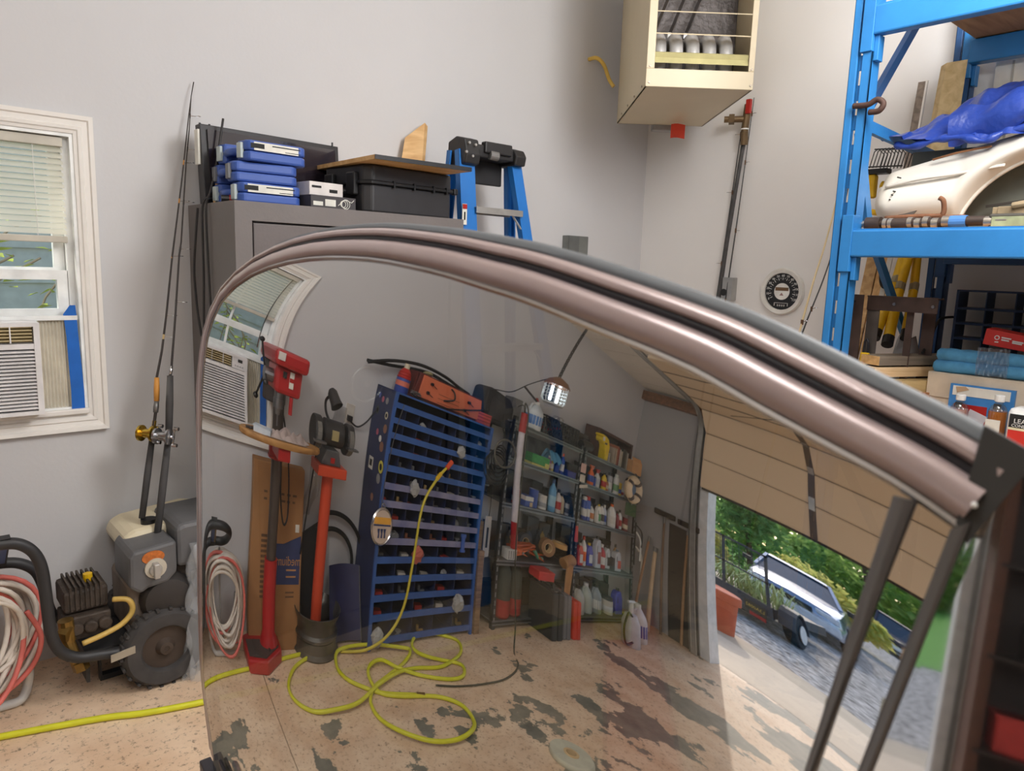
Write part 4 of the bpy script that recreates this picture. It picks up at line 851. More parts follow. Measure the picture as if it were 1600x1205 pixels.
obj('lead', B().tube(spline([(-1.56, 2.66, 1.08), (-1.45, 2.64, .98), (-1.34, 2.62, .816), (-1.292, 2.60, .511), (-1.241, 2.60, .269), (-1.134, 2.62, .12), (-.985, 2.68, .03), (-.80, 2.74, .012)], 6), .009, 8), mat('lead_yellow', (206, 190, 60), .45), oc, smooth=True)
obj('plug', B().cyl((-1.60, 2.665, 1.12), (-1.55, 2.655, 1.07), .016, n=10), mat('plug_orange', (226, 84, 40), .5), oc); obj('plug_collar', B().cyl((-1.50, 2.65, 1.03), (-1.46, 2.645, .99), .014, n=10), yellow, oc)
# ------------------------------------------------------------------ cardboard box, drill press, grinder
cbm = mat('cardboard', (164, 118, 74), .8, noise=(5, .08)); 
cb = thing('cardboard_box', 'tall flat brown cardboard box with blue panel leaning on the wall behind the drill press', 'box', (-.28, 2.94, 0), world=True)
obj('carton', B().add([(-.05, 2.84, 0), (-.49, 2.84, 0), (-.49, 2.93, 0), (-.05, 2.93, 0), (-.085, 2.95, .83), (-.475, 2.95, .83), (-.475, 3.035, .83), (-.085, 3.035, .83)], [(0, 1, 5, 4), (3, 7, 6, 2), (0, 4, 7, 3), (1, 2, 6, 5), (4, 5, 6, 7), (0, 3, 2, 1)]), cbm, cb, bevel=.004)
def cbp(x, z, o=.0015): return (x, 2.84+.11*z/.83-o, z)
def cbq(x0, x1, z0, z1, o=.0015): 
    return B().add([cbp(x0, z0, o), cbp(x1, z0, o), cbp(x1, z1, o), cbp(x0, z1, o), cbp(x0, z0, -.002), cbp(x1, z0, -.002), cbp(x1, z1, -.002), cbp(x0, z1, -.002)], [(0, 1, 2, 3), (4, 7, 6, 5), (0, 4, 5, 1), (1, 5, 6, 2), (2, 6, 7, 3), (3, 7, 4, 0)])
bp_ = obj('printed_panel', B().add([cbp(-.47, .31), cbp(-.25, .31), cbp(-.25, .49), cbp(-.33, .49), cbp(-.47, .53)]+[cbp(-.47, .31, -.002), cbp(-.25, .31, -.002), cbp(-.25, .49, -.002), cbp(-.33, .49, -.002), cbp(-.47, .53, -.002)], [(0, 1, 2, 3, 4), (9, 8, 7, 6, 5), (0, 5, 6, 1), (1, 6, 7, 2), (2, 7, 8, 3), (3, 8, 9, 4), (4, 9, 5, 0)]), mat('print_navy', (50, 62, 104), .7), cb)
text('medium', cbp(-.375, .415, .004), (1, 0, 0), (0, .13, 1), .062, mat('print_tan', (190, 140, 92), .7), bp_)
obj('sticker', cbq(-.45, -.42, .545, .58, .0025), paper, cb)
tdk = mat('print_brown', (104, 76, 52), .8)
rs = random.Random(6); mk = B()
for k in range(13): mk.add(cbq(-.185-rs.uniform(0, .03), -.15, .25+k*.022, .262+k*.022).v[-8:], [(0, 1, 2, 3)])
for z0 in (.70, .67): 
    for k in range(6): mk.add(cbq(-.16-k*.045-rs.uniform(.02, .035), -.16-k*.045, z0, z0+.010).v[-8:], [(0, 1, 2, 3)])
for z0 in (.27, .25): mk.add(cbq(-.43, -.36, z0, z0+.008).v[-8:], [(0, 1, 2, 3)])
obj('print_marks', mk, tdk, cb)
for k in range(2): obj('print_line', cbq(-.44, -.36, .372-.01*k*3, .379-.01*k*3, .003), mat('print_tan', (190, 140, 92), .7), bp_)
# drill press
dp = thing('drill_press', 'red floor standing drill press with round wooden table beside the window', 'drill press', (-.19, 2.72, 0), world=True)
rd = mat('drill_red', (172, 34, 36), .35, noise=(9, .06)); cst = mat('column_grey', (92, 84, 80), .35, .6, noise=(14, .1)); dkc = mat('cast_dark', (70, 62, 60), .6)
cx, cy = -.205, 2.74
obj('base', B().prism([(.0, 2.62), (-.155, 2.60), (-.30, 2.72), (-.30, 2.90), (-.14, 2.93), (.0, 2.86)], 0, .075, 'z'), rd, dp, bevel=.012)
obj('base_plate', B().prism([(-.02, 2.645), (-.15, 2.625), (-.275, 2.73), (-.275, 2.80), (-.02, 2.80)], .075, .082, 'z').bx(-.09, -.075, 2.65, 2.79, .082, .088).bx(-.20, -.185, 2.68, 2.79, .082, .088), dkc, dp)
obj('column_sleeve', B().lathe([(.075, .07), (.065, .11), (.05, .14), (.047, .47)], (cx, cy+.03, 0), n=20), rd, dp, smooth='auto')
obj('column', B().cyl((cx, cy+.03, .4), (cx, cy+.03, 1.40), .036, n=18), cst, dp, smooth='auto')
tbw = wood('table_wood', (150, 104, 56), (186, 138, 80), 4)
tbo = obj('table', B().lathe([(.255, 0), (.262, .006), (.262, .02), (.255, .026)], (-.205, 2.64, .985), n=36, sy=.42), tbw, dp, smooth='auto')
obj('table_bracket', B().cyl((cx, cy+.03, .90), (cx, cy+.03, .985), .055, n=16).bx(cx-.04, cx+.04, 2.55, cy, .93, .985), rd, dp, bevel=.006)
obj('column_sleeve', B().cyl((cx, cy+.03, .895), (cx, cy+.03, .905), .06, n=16), red, dp)
hb_ = obj('head', B().bx(-.30, -.14, 2.62, 2.84, 1.20, 1.34), rd, dp, bevel=.02)
obj('belt_cover', B().bx(-.315, -.115, 2.56, 3.0, 1.33, 1.415), rd, dp, bevel=.022)
obj('motor', B().cyl((-.21, 2.93, 1.12), (-.21, 2.93, 1.33), .075, n=18), dkc, dp, bevel=.008)
obj('cover_window', B().bx(-.165, -.128, 2.553, 2.563, 1.362, 1.402), mat('label_white_red', (214, 206, 200), .5), hb_)
obj('front_label', B().bx(-.245, -.22, 2.612, 2.622, 1.24, 1.32), paper, hb_); obj('label_red', B().bx(-.245, -.22, 2.61, 2.613, 1.27, 1.29), red, hb_)
obj('switch', B().bx(-.20, -.18, 2.61, 2.625, 1.28, 1.31), black, hb_)
obj('quill', B().cyl((-.175, 2.665, 1.21), (-.175, 2.665, 1.165), .024, n=14).cyl((-.175, 2.665, 1.17), (-.175, 2.665, 1.13), .030, n=14).cyl((-.175, 2.665, 1.13), (-.175, 2.665, 1.10), .018, .012, 12).cyl((-.175, 2.665, 1.10), (-.175, 2.665, 1.05), .005, n=6), steel, dp, smooth='auto')
fh = obj('feed_handle', B().cyl((-.14, 2.70, 1.265), (-.09, 2.70, 1.265), .035, n=16), steel, dp)
for k in range(3):
    a = R(70+k*120); p = Vector((-.1, 2.70, 1.265)); q = p+Vector((.03, math.cos(a)*.17, math.sin(a)*.17))
    obj('handle_arm', B().cyl(p, q, .006, n=6).sph(q, .015, 8), black, fh)
obj('depth_stop', B().cyl((-.245, 2.63, 1.20), (-.245, 2.63, 1.12), .012, n=8), rd, dp)
obj('power_cord', B().tube(spline([(-.25, 2.92, 1.15), (-.32, 2.90, .9), (-.335, 2.86, .65), (-.30, 2.84, .60), (-.27, 2.86, .72), (-.26, 2.86, .93)], 6), .006, 6), black, dp, smooth=True)
nb = thing('note_block', 'small block of pale blue paper on the round drill table', 'paper', (-.08, 2.62, 1.011), R(20)); obj('sheets', B().bx(-.05, .05, -.035, .035, 0, .022), mat('paper_pale_blue', (206, 216, 226), .7), nb); obj('top_sheet', B().box((.004, .002, .0235), (.1, .07, .0015), (0, 0, .1)), mat('paper_pale_blue', (206, 216, 226), .7), nb)
rs = random.Random(4)
def clothf(s, t):
    r = math.hypot(s-.5, t-.5)*2
    e = max(0, 1-r*r)
    return (-.37+.26*s+.02*math.sin(t*9), 2.56+.13*t, 1.014+.05*e**.5*(.45+.35*math.sin(s*17+t*7)+.2*math.sin(s*31-t*13)))
solo('shop_rag', 'crumpled pale grey shop rag lying on the round drill table', 'rag', B().grid(clothf, 22, 16), mat('rag_grey', (176, 160, 154), .9), smooth=True)
solo('chuck_key', 'small dark chuck key on the edge of the drill table', 'tool', B().cyl((.02, 2.62, 1.017), (-.04, 2.63, 1.017), .006, n=6).cyl((.0, 2.60, 1.017), (-.02, 2.65, 1.017), .004, n=6), dkc)
# bench grinder on a pedestal
bg_ = thing('bench_grinder', 'black bench grinder with gooseneck lamp on an orange red pedestal', 'grinder', (-.585, 2.72, 0), world=True)
orr = mat('pedestal_orange', (206, 74, 44), .4, noise=(8, .06)); gk = mat('grinder_black', (48, 46, 46), .5)
obj('pedestal', B().tube([(-.60, 2.80, .02), (-.585, 2.745, .89)], .041, 18), orr, bg_, smooth='auto')
obj('pedestal_foot', B().cyl((-.60, 2.82, .005), (-.60, 2.82, .03), .12, n=24), orr, bg_)
obj('mount_plate', B().bx(-.695, -.475, 2.65, 2.83, .885, .935), orr, bg_, bevel=.006)
obj('switch_box', B().prism([(-.655, .935), (-.63, 1.01), (-.535, 1.01), (-.50, .935)], 2.68, 2.80, 'y'), mat('grinder_grey', (84, 84, 86), .5), bg_, bevel=.006)
obj('switch', B().bx(-.60, -.57, 2.672, 2.682, .95, .975), red, bg_)
obj('motor', B().lathe([(.05, -.085), (.068, -.07), (.068, .07), (.05, .085)], (-.585, 2.74, 1.085), (1, 0, 0), 22), gk, bg_, smooth='auto')
obj('maker_plate', B().bx(-.61, -.56, 2.667, 2.674, 1.06, 1.11), mat('plate_gold_grey', (180, 166, 120), .45, .4), bg_)
for s in (-1, 1):
    x = -.585+s*.122
    g = obj('wheel_guard', B().lathe([(.04, -.026), (.080, -.026), (.083, -.02), (.083, .02), (.080, .026), (.04, .026)], (x, 2.74, 1.075), (1, 0, 0), 24), gk, bg_, smooth='auto')
    obj('grinding_wheel', B().cyl((x-.015, 2.715, 1.07), (x+.015, 2.715, 1.07), .071, n=24), mat('grind_stone', (120, 116, 110), .9), g)
    obj('tool_rest', B().bx(x-.04, x+.04, 2.61, 2.66, 1.04, 1.05), steel, g)
obj('lamp_neck', B().tube(spline([(-.57, 2.76, 1.13), (-.535, 2.78, 1.18), (-.525, 2.78, 1.24), (-.55, 2.74, 1.285)], 6), .009, 8), black, bg_, smooth=True)
obj('lamp_head', B().lathe([(.02, -.05), (.034, -.03), (.038, .03), (.044, .055), (.038, .052), (.02, .02)], (-.56, 2.73, 1.27), (-.35, -.55, -.7), 18), gk, bg_, smooth='auto')
obj('power_cord', B().tube(spline([(-.50, 2.8, .95), (-.49, 2.86, .7), (-.47, 2.9, .45)], 6), .006, 6), black, bg_, smooth=True)
rimm = mat('rim_steel', (96, 94, 90), .35, .7, noise=(9, .2))
wr = thing('wheel_rim', 'ribbed steel drum around the foot of the grinder pedestal', 'drum', (-.625, 2.845, 0))
obj('barrel', B().lathe([(.178, 0), (.186, .012), (.165, .03), (.160, .08), (.172, .092), (.172, .105), (.158, .12), (.160, .165), (.175, .185), (.188, .215), (.183, .218), (.165, .19), (.150, .165), (.148, .03), (.16, .0)], n=36, ring=True), rimm, wr, smooth='auto')
sb = thing('black_sheet', 'black board standing against the wall behind the grinder pedestal', 'board', (-.6, 2.95, 0), world=True)
obj('panel', B().prism([(-.46, .0), (-.46, .50), (-.68, .60), (-.70, .35), (-.70, 0)], 2.96, 3.0, 'y'), mat('board_black', (34, 34, 38), .7), sb)
sh = thing('shovel_blade', 'dark blue metal scoop leaning between grinder and bin rack', 'shovel', (-.86, 2.9, 0), world=True)
obj('blade', B().grid(lambda s, t: (-.74-.27*s, 2.80+.13*t+.03*math.sin(math.pi*s), .02+.36*t), 10, 6).grid(lambda s, t: (-.74-.27*s, 2.807+.13*t+.03*math.sin(math.pi*s), .02+.36*t), 10, 6), mat('scoop_blue', (44, 46, 84), .4), sh, smooth=True)
obj('edge', B().tube([(-1.01, 2.80, .02), (-1.01, 2.93, .38)], .005, 6), steel, sh)
for r_, lab in ((.26, 'larger black hose arching between the wall and the bin rack'), (.18, 'smaller black hose arching between the wall and the bin rack')):
    pts = [(-.76-.26*math.sin(a)*r_/.22, 3.0, .36+r_*math.cos(a)*1.05*(1 if a < 1.6 else .9)) for a in [1.9-.1*k for k in range(24)]]
    solo('black_hose', lab, 'hose', B().tube(pts, .013, 8), blackrub, smooth=True)
ot = thing('wall_outlet', 'white wall outlet with a black plug between grinder lamp and bin rack', 'outlet', (-.83, YA-.008, 1.14), world=True)
obj('plate', B().bx(-.868, -.792, YA-.008, YA, 1.13, 1.25), mat('outlet_ivory', (200, 194, 184), .5), ot, bevel=.002)
obj('plug', B().bx(-.85, -.81, YA-.04, YA-.008, 1.145, 1.18), black, ot, bevel=.004)
obj('plug_cord', B().tube(spline([(-.83, YA-.035, 1.15), (-.90, YA-.04, 1.13), (-.97, YA-.05, 1.18), (-1.03, YA-.06, 1.27), (-1.10, YA-.05, 1.34)], 6), .006, 6), black, ot, smooth=True)
pbag = thing('hanging_film', 'strip of clear crinkled plastic hanging on the wall behind the grinder', 'plastic film', (-.6, 3.0, .55), world=True)
obj('film', B().grid(lambda s, t: (-.46-.10*s-.24*t+.01*math.sin(t*20), 3.02-.02*math.sin(s*6+t*9), .60+.62*t), 6, 24), clear('crinkle_film', (225, 225, 225), .82, .25), pbag, smooth=True)
# ------------------------------------------------------------------ blue bin rack
BX0, BX1, BF, BB, BT = -1.025, -2.01, 2.72, 3.04, 1.445
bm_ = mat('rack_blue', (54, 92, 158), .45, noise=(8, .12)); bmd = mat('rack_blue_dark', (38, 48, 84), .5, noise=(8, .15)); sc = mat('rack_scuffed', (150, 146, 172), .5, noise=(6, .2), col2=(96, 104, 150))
rk = thing('bin_rack', 'blue steel parts bin rack with thirteen rows standing against the wall', 'rack', (-1.5, 2.88, 0), world=True)
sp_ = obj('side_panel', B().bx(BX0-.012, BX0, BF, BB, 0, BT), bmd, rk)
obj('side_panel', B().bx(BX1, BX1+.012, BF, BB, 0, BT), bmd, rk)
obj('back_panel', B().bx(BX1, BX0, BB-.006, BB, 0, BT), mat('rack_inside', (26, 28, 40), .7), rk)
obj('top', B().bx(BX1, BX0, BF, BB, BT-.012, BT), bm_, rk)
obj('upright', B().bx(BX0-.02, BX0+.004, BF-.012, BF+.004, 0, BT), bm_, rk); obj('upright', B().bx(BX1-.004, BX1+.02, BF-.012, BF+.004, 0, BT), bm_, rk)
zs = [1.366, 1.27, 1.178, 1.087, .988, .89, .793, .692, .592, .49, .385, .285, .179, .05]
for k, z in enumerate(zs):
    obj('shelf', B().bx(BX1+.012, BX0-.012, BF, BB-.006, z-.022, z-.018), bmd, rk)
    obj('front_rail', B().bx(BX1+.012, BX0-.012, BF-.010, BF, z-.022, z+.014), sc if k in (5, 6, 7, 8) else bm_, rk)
    if k > 0:
        ncol = 8 if k < 9 else 5
        for j in range(1, ncol):
            x = lerp(BX0, BX1, j/ncol)
            obj('divider', B().bx(x-.002, x+.002, BF+.01, BB-.01, z-.018, zs[k-1]-.024), bmd, rk)
rs = random.Random(2)
stc = [('green_dark', (60, 70, 62)), ('cream', (206, 196, 170)), ('blue', (58, 80, 150)), ('yellow', (206, 196, 70)), ('brown', (140, 100, 80)), ('pink', (170, 90, 110)), ('grey', (140, 140, 140)), ('white', (214, 212, 204))]
for k, (y, z, r_, ci, sq) in enumerate([(2.958, 1.279, .026, 0, 0), (2.90, 1.36, .02, 5, 0), (2.83, 1.36, .022, 6, 0), (2.80, 1.27, .024, 1, 0), (2.785, 1.19, .028, 4, 0), (2.80, 1.08, .03, 4, 0), (2.90, 1.15, .02, 5, 0), (2.84, 1.12, .02, 7, 0), (2.77, .97, .036, 3, 0), (2.94, .955, .036, 7, 1), (2.79, .90, .028, 6, 0), (2.86, .78, .022, 4, 0), (2.96, 1.38, .02, 2, 0)]):
    bb = B()
    if sq: bb.bx(BX0, BX0+.0012, y-r_, y+r_, z-r_, z+r_)
    else: bb.cyl((BX0, y, z), (BX0+.0012, y, z), r_, n=18)
    s_ = obj('sticker', bb, mat('sticker_'+stc[ci][0], stc[ci][1], .5), sp_)
    if k in (0, 8, 9, 3): obj('sticker_mark', (B().cyl((BX0+.001, y, z), (BX0+.0018, y, z), r_*.55, n=14) if not sq else B().bx(BX0+.001, BX0+.0018, y-.02, y+.02, z-.018, z+.02)), ink, s_)
ordw = ['top', 'second', 'third', 'fourth', 'fifth', 'sixth', 'seventh', 'eighth', 'ninth', 'tenth', 'eleventh', 'twelfth', 'thirteenth', 'fourteenth']
kinds = [('bag', 'crumpled clear parts bag', (150, 150, 150)), ('box', 'small white carton', (196, 188, 176)), ('fitting', 'brass pipe fitting', (170, 140, 92)), ('spool', 'small metal spool', (150, 150, 152)), ('box', 'small red carton', (176, 56, 48)), ('fitting', 'grey bracket', (120, 120, 122)), ('fitting', 'copper elbow', (160, 96, 70))]
def crumple(c, r, seed, sz=(1, .8, .8)):
    q = random.Random(seed); b = B(); b.sph((0, 0, 0), r, 8, sz)
    b.v = [(x*(.75+q.random()*.5)+c[0], y*(.75+q.random()*.5)+c[1], z*(.75+q.random()*.5)+c[2]) for x, y, z in b.v]; return b
for k in range(1, 14):
    z = zs[k]-.018; ncol = 8 if k < 9 else 5
    for j in range(ncol):
        if rs.random() > .82: continue
        kd = rs.choice(kinds); x = lerp(BX0, BX1, (j+.5)/ncol)+rs.uniform(-.012, .012); y = BF+rs.uniform(.03, .09); h = rs.uniform(.022, .045)
        lab = '%s in the %s row down, %s bin from the drill press end' % (kd[1], ordw[k-1], ['first', 'second', 'third', 'fourth', 'fifth', 'sixth', 'seventh', 'eighth'][j])
        m = mat('bit_'+kd[1].replace(' ', '_'), kd[2], .5, .5 if kd[0] in ('fitting', 'spool') else 0)
        if kd[0] == 'bag': bb = crumple((x, y, z+h*.6), h*.8, k*10+j)
        elif kd[0] == 'box': bb = B().box((x, y, z+h*.4), (.06, .05, h*.8), (0, 0, rs.uniform(-.4, .4)))
        elif kd[0] == 'spool': bb = B().lathe([(.024, 0), (.024, .006), (.012, .008), (.012, .03), (.024, .032), (.024, .038)], (x, y, z), n=12)
        else: bb = B().tube([(x-.03, y, z+.014), (x+.01, y, z+.014), (x+.02, y, z+.022), (x+.02, y, z+.05)], .012, 8)
        solo({'bag': 'parts_bag', 'box': 'parts_carton', 'fitting': 'fitting', 'spool': 'spool'}[kd[0]], lab, kd[0], bb, m, group='small parts kept in the blue bin rack')
for (x, y, z, r_, m, lab) in [(-1.30, 2.69, .905, .045, mat('bag_clear_white', (166, 166, 164), .3), 'white crumpled bag hanging over the sixth rail of the bin rack'), (-1.70, 2.69, 1.20, .04, mat('bag_clear_white', (166, 166, 164), .3), 'small white bag hanging over the third rail of the bin rack'), (-1.40, 2.70, .52, .05, mat('bag_pink', (196, 106, 92), .5), 'pink paper bag poking out of the tenth row of the bin rack'), (-1.83, 2.69, .22, .055, mat('bag_clear_white', (166, 166, 164), .3), 'white bag sagging over the twelfth rail at the shelf end'), (-1.09, 2.70, .075, .05, mat('bag_clear_white', (166, 166, 164), .3), 'white bag in the lowest bin near the drum')]:
    solo('parts_bag', lab, 'bag', crumple((x, y, z), r_, int(-x*100), (1, .6, 1)), m)
solo('blue_clip', 'blue plastic clip hanging on the ninth rail of the bin rack', 'clip', B().box((-1.84, 2.70, .60), (.03, .012, .11)).bx(-1.862, -1.818, 2.692, 2.708, .64, .66).bx(-1.862, -1.818, 2.692, 2.708, .545, .56), mat('clip_blue', (48, 92, 176), .45))
# dial hanging at the rack corner
dl = thing('round_sign', 'round orange and cream dial hanging on a wire at the rack corner', 'dial', (-1.03, 2.67, .56), world=True)
obj('rim', B().lathe([(.098, 0), (.102, .012), (.094, .02), (.088, .014), (.0, .012), (.0, 0)], (-1.035, 2.685, .675), (0, -1, 0), 32, sx=.9), chrome, dl, smooth='auto')
obj('face', B().lathe([(.088, 0), (.088, .0165), (.0, .0165)], (-1.035, 2.685, .675), (0, -1, 0), 32, sx=.9), mat('dial_cream', (206, 186, 170), .5), dl)
obj('orange_band', B().bx(-1.105, -.965, 2.666, 2.6685, .69, .725), mat('dial_orange', (226, 166, 66), .5), dl)
obj('blue_band', B().bx(-1.108, -.962, 2.666, 2.6685, .680, .687), mat('print_navy', (50, 62, 104), .7), dl)
for k in range(3): obj('dial_mark', B().prism([(-1.07+k*.026, .665), (-1.05+k*.026, .665), (-1.052+k*.026, .652), (-1.058+k*.026, .64), (-1.056+k*.026, .618), (-1.068+k*.026, .618), (-1.066+k*.026, .645)], 2.664, 2.668, 'y'), mat('print_navy', (50, 62, 104), .7), dl)
obj('hanger', B().tube(spline([(-1.035, 2.68, .775), (-1.03, 2.70, .82), (-1.06, 2.705, 1.1), (-1.10, 2.70, 1.38)], 5), .003, 5).torus((-1.035, 2.678, .78), .016, .004, (0, 1, 0), 12, 5), steel, dl)
# things on top of the bin rack
bt = thing('spray_can', 'red and blue aerosol can with cream cap on the near end of the bin rack', 'can', (-1.12, 2.83, BT)); 
obj('can_body', B().lathe([(.052, 0), (.055, .006), (.055, .10)], n=20), mat('can_blue', (56, 76, 150), .4), bt, smooth='auto'); obj('label_band', B().lathe([(.0555, .045), (.0557, .05), (.0557, .075), (.0555, .08)], n=20), mat('can_print', (206, 110, 90), .5), bt); obj('shoulder', B().lathe([(.055, .10), (.058, .105), (.05, .12), (.053, .125), (.046, .14), (.048, .145), (.03, .17), (.022, .175)], n=20), red, bt, smooth='auto'); obj('cap', B().cyl((0, 0, .17), (0, 0, .21), .022, n=14), mat('cap_cream', (206, 196, 170), .5), bt)
oc_ = thing('orange_chest', 'flat orange tool chest with black handle lying on top of the bin rack', 'tool chest', (-1.58, 2.86, BT), world=True)
oo = mat('chest_orange', (212, 112, 78), .5, noise=(6, .06)); omd = mat('chest_maroon', (96, 36, 34), .5)
obj('body', B().prism([(-1.21, BT), (-1.235, BT+.195), (-1.90, BT+.185), (-1.94, BT+.01), (-1.93, BT)], 2.80, 3.03, 'y'), omd, oc_, bevel=.006)
fp = obj('front_panel', B().prism([(-1.255, BT+.02), (-1.265, BT+.185), (-1.885, BT+.175), (-1.925, BT+.015)], 2.785, 2.80, 'y'), oo, oc_, bevel=.004)
obj('end_panel', B().bx(-1.215, -1.20, 2.80, 3.02, BT, BT+.19), omd, oc_)
for x, z in ((-1.35, .14), (-1.33, .07), (-1.75, .12), (-1.72, .05)): obj('knob', B().cyl((x, 2.785, BT+z), (x, 2.765, BT+z), .012, n=10).beam((x, 2.77, BT+z), (x-.05, 2.77, BT+z-.02), .006, .004), black, fp)
obj('handle', B().tube(spline([(-1.55, 2.785, BT+.165), (-1.555, 2.74, BT+.14), (-1.56, 2.735, BT+.09), (-1.50, 2.785, BT+.06)], 6), .007, 6), black, fp, smooth=True)
for k in range(3): obj('print_line', B().bx(-1.66, -1.44, 2.783, 2.7855, BT+.09-.03*k, BT+.093-.03*k), tdk, fp)
obj('strap', B().tube(spline([(-1.17, 2.75, BT+.02), (-1.35, 2.765, BT+.0), (-1.55, 2.765, BT+.015), (-1.85, 2.77, BT+.09), (-1.98, 2.80, BT+.13)], 6), .006, 6), black, oc_, smooth=True)
solo('drive_belt', 'long black rubber belt arched over the orange tool chest', 'belt', B().tube(spline([(-.84, 2.93, BT+.115), (-1.05, 2.93, BT+.20), (-1.30, 2.93, BT+.255), (-1.55, 2.93, BT+.25), (-1.72, 2.93, BT+.215), (-1.86, 2.93, BT+.19), (-1.70, 2.97, BT+.20), (-1.40, 2.98, BT+.225), (-1.05, 2.97, BT+.16), (-.84, 2.95, BT+.125)], 5), .013, 8), blackrub, smooth=True)
solo('wire_roll', 'small tan coil lying on the orange tool chest under the black belt', 'coil', B().torus((-1.34, 2.86, BT+.205), .03, .012, (0, .3, 1), 16, 8), mat('coil_tan', (150, 140, 100), .6))
solo('wire_tangle', 'tangle of thin black and silver wire on the rack top by the red can', 'wire', B().tube(spline([(-1.2+.05*math.sin(k*2.1), 2.74+.015*math.cos(k*1.7), BT+.015+.03*abs(math.sin(k*1.3))) for k in range(16)], 4), .003, 5), steel)
ps = thing('pink_tray', 'small pink red basket on the far end of the bin rack', 'basket', (-1.955, 2.85, BT), R(4))
pk = mat('tray_pink', (196, 84, 84), .5)
obj('tray_base', B().bx(-.075, .075, -.07, .07, 0, .01), pk, ps); obj('tray_wall', B().bx(-.075, .075, -.07, -.062, 0, .09).bx(-.075, .075, .062, .07, 0, .09).bx(-.075, -.067, -.07, .07, 0, .09).bx(.067, .075, -.07, .07, 0, .09), pk, ps)
for k in range(3): obj('tray_rib', B().bx(-.07, .07, -.073, -.07, .02+k*.025, .028+k*.025), mat('tray_dark', (140, 50, 52), .5), ps)
# ------------------------------------------------------------------ black steel shelving, two bays
shm = mat('shelf_black', (52, 54, 58), .4, .5, noise=(9, .15)); she = mat('shelf_edge_grey', (116, 118, 122), .35, .6); 
SHZ = [1.57, 1.268, .915, .49, .06]
def shelving(name, label, x0, x1):
    t = thing(name, label, 'shelf unit', ((x0+x1)/2, 2.88, 0), world=True)
    for x in (x0, x1):
        s = 1 if x == x0 else -1
        for y, sy in ((2.73, 1), (3.035, -1)):
            p = obj('post', B().bx(x-.002*s, x-.034*s, y, y+.003*sy, 0, 1.62).bx(x, x-.003*s, y, y+.034*sy, 0, 1.62), shm, t)
            if y < 2.8:
                hb2 = B()
                for k in range(26): hb2.bx(x-.013*s, x-.023*s, y-.0012, y+.001, .05+k*.06, .085+k*.06)
                obj('slots', hb2, mat('slot_light', (146, 146, 148), .5, .3), p)
    for z in SHZ:
        sh_ = obj('shelf', B().bx(x0, x1, 2.735, 3.035, z-.012, z), mat('shelf_board', (96, 94, 92), .7), t)
        obj('front_beam', B().bx(x0, x1, 2.728, 2.734, z-.034, z+.004), she, sh_)
        obj('beam_lip', B().bx(x0, x1, 2.722, 2.728, z-.018, z-.008), shm, sh_)
    return t
shelving('shelving_bay', 'black steel shelving bay next to the blue bin rack', -2.26, -3.265)
shelving('shelving_bay', 'black steel shelving bay at the corner by the garage door', -3.30, -4.34)
ordx = ['first', 'second', 'third', 'fourth', 'fifth', 'sixth', 'seventh', 'eighth', 'ninth', 'tenth', 'eleventh', 'twelfth']
def mc(c, nm=None):
    return mat('plastic_%02x%02x%02x' % c, c, .4)
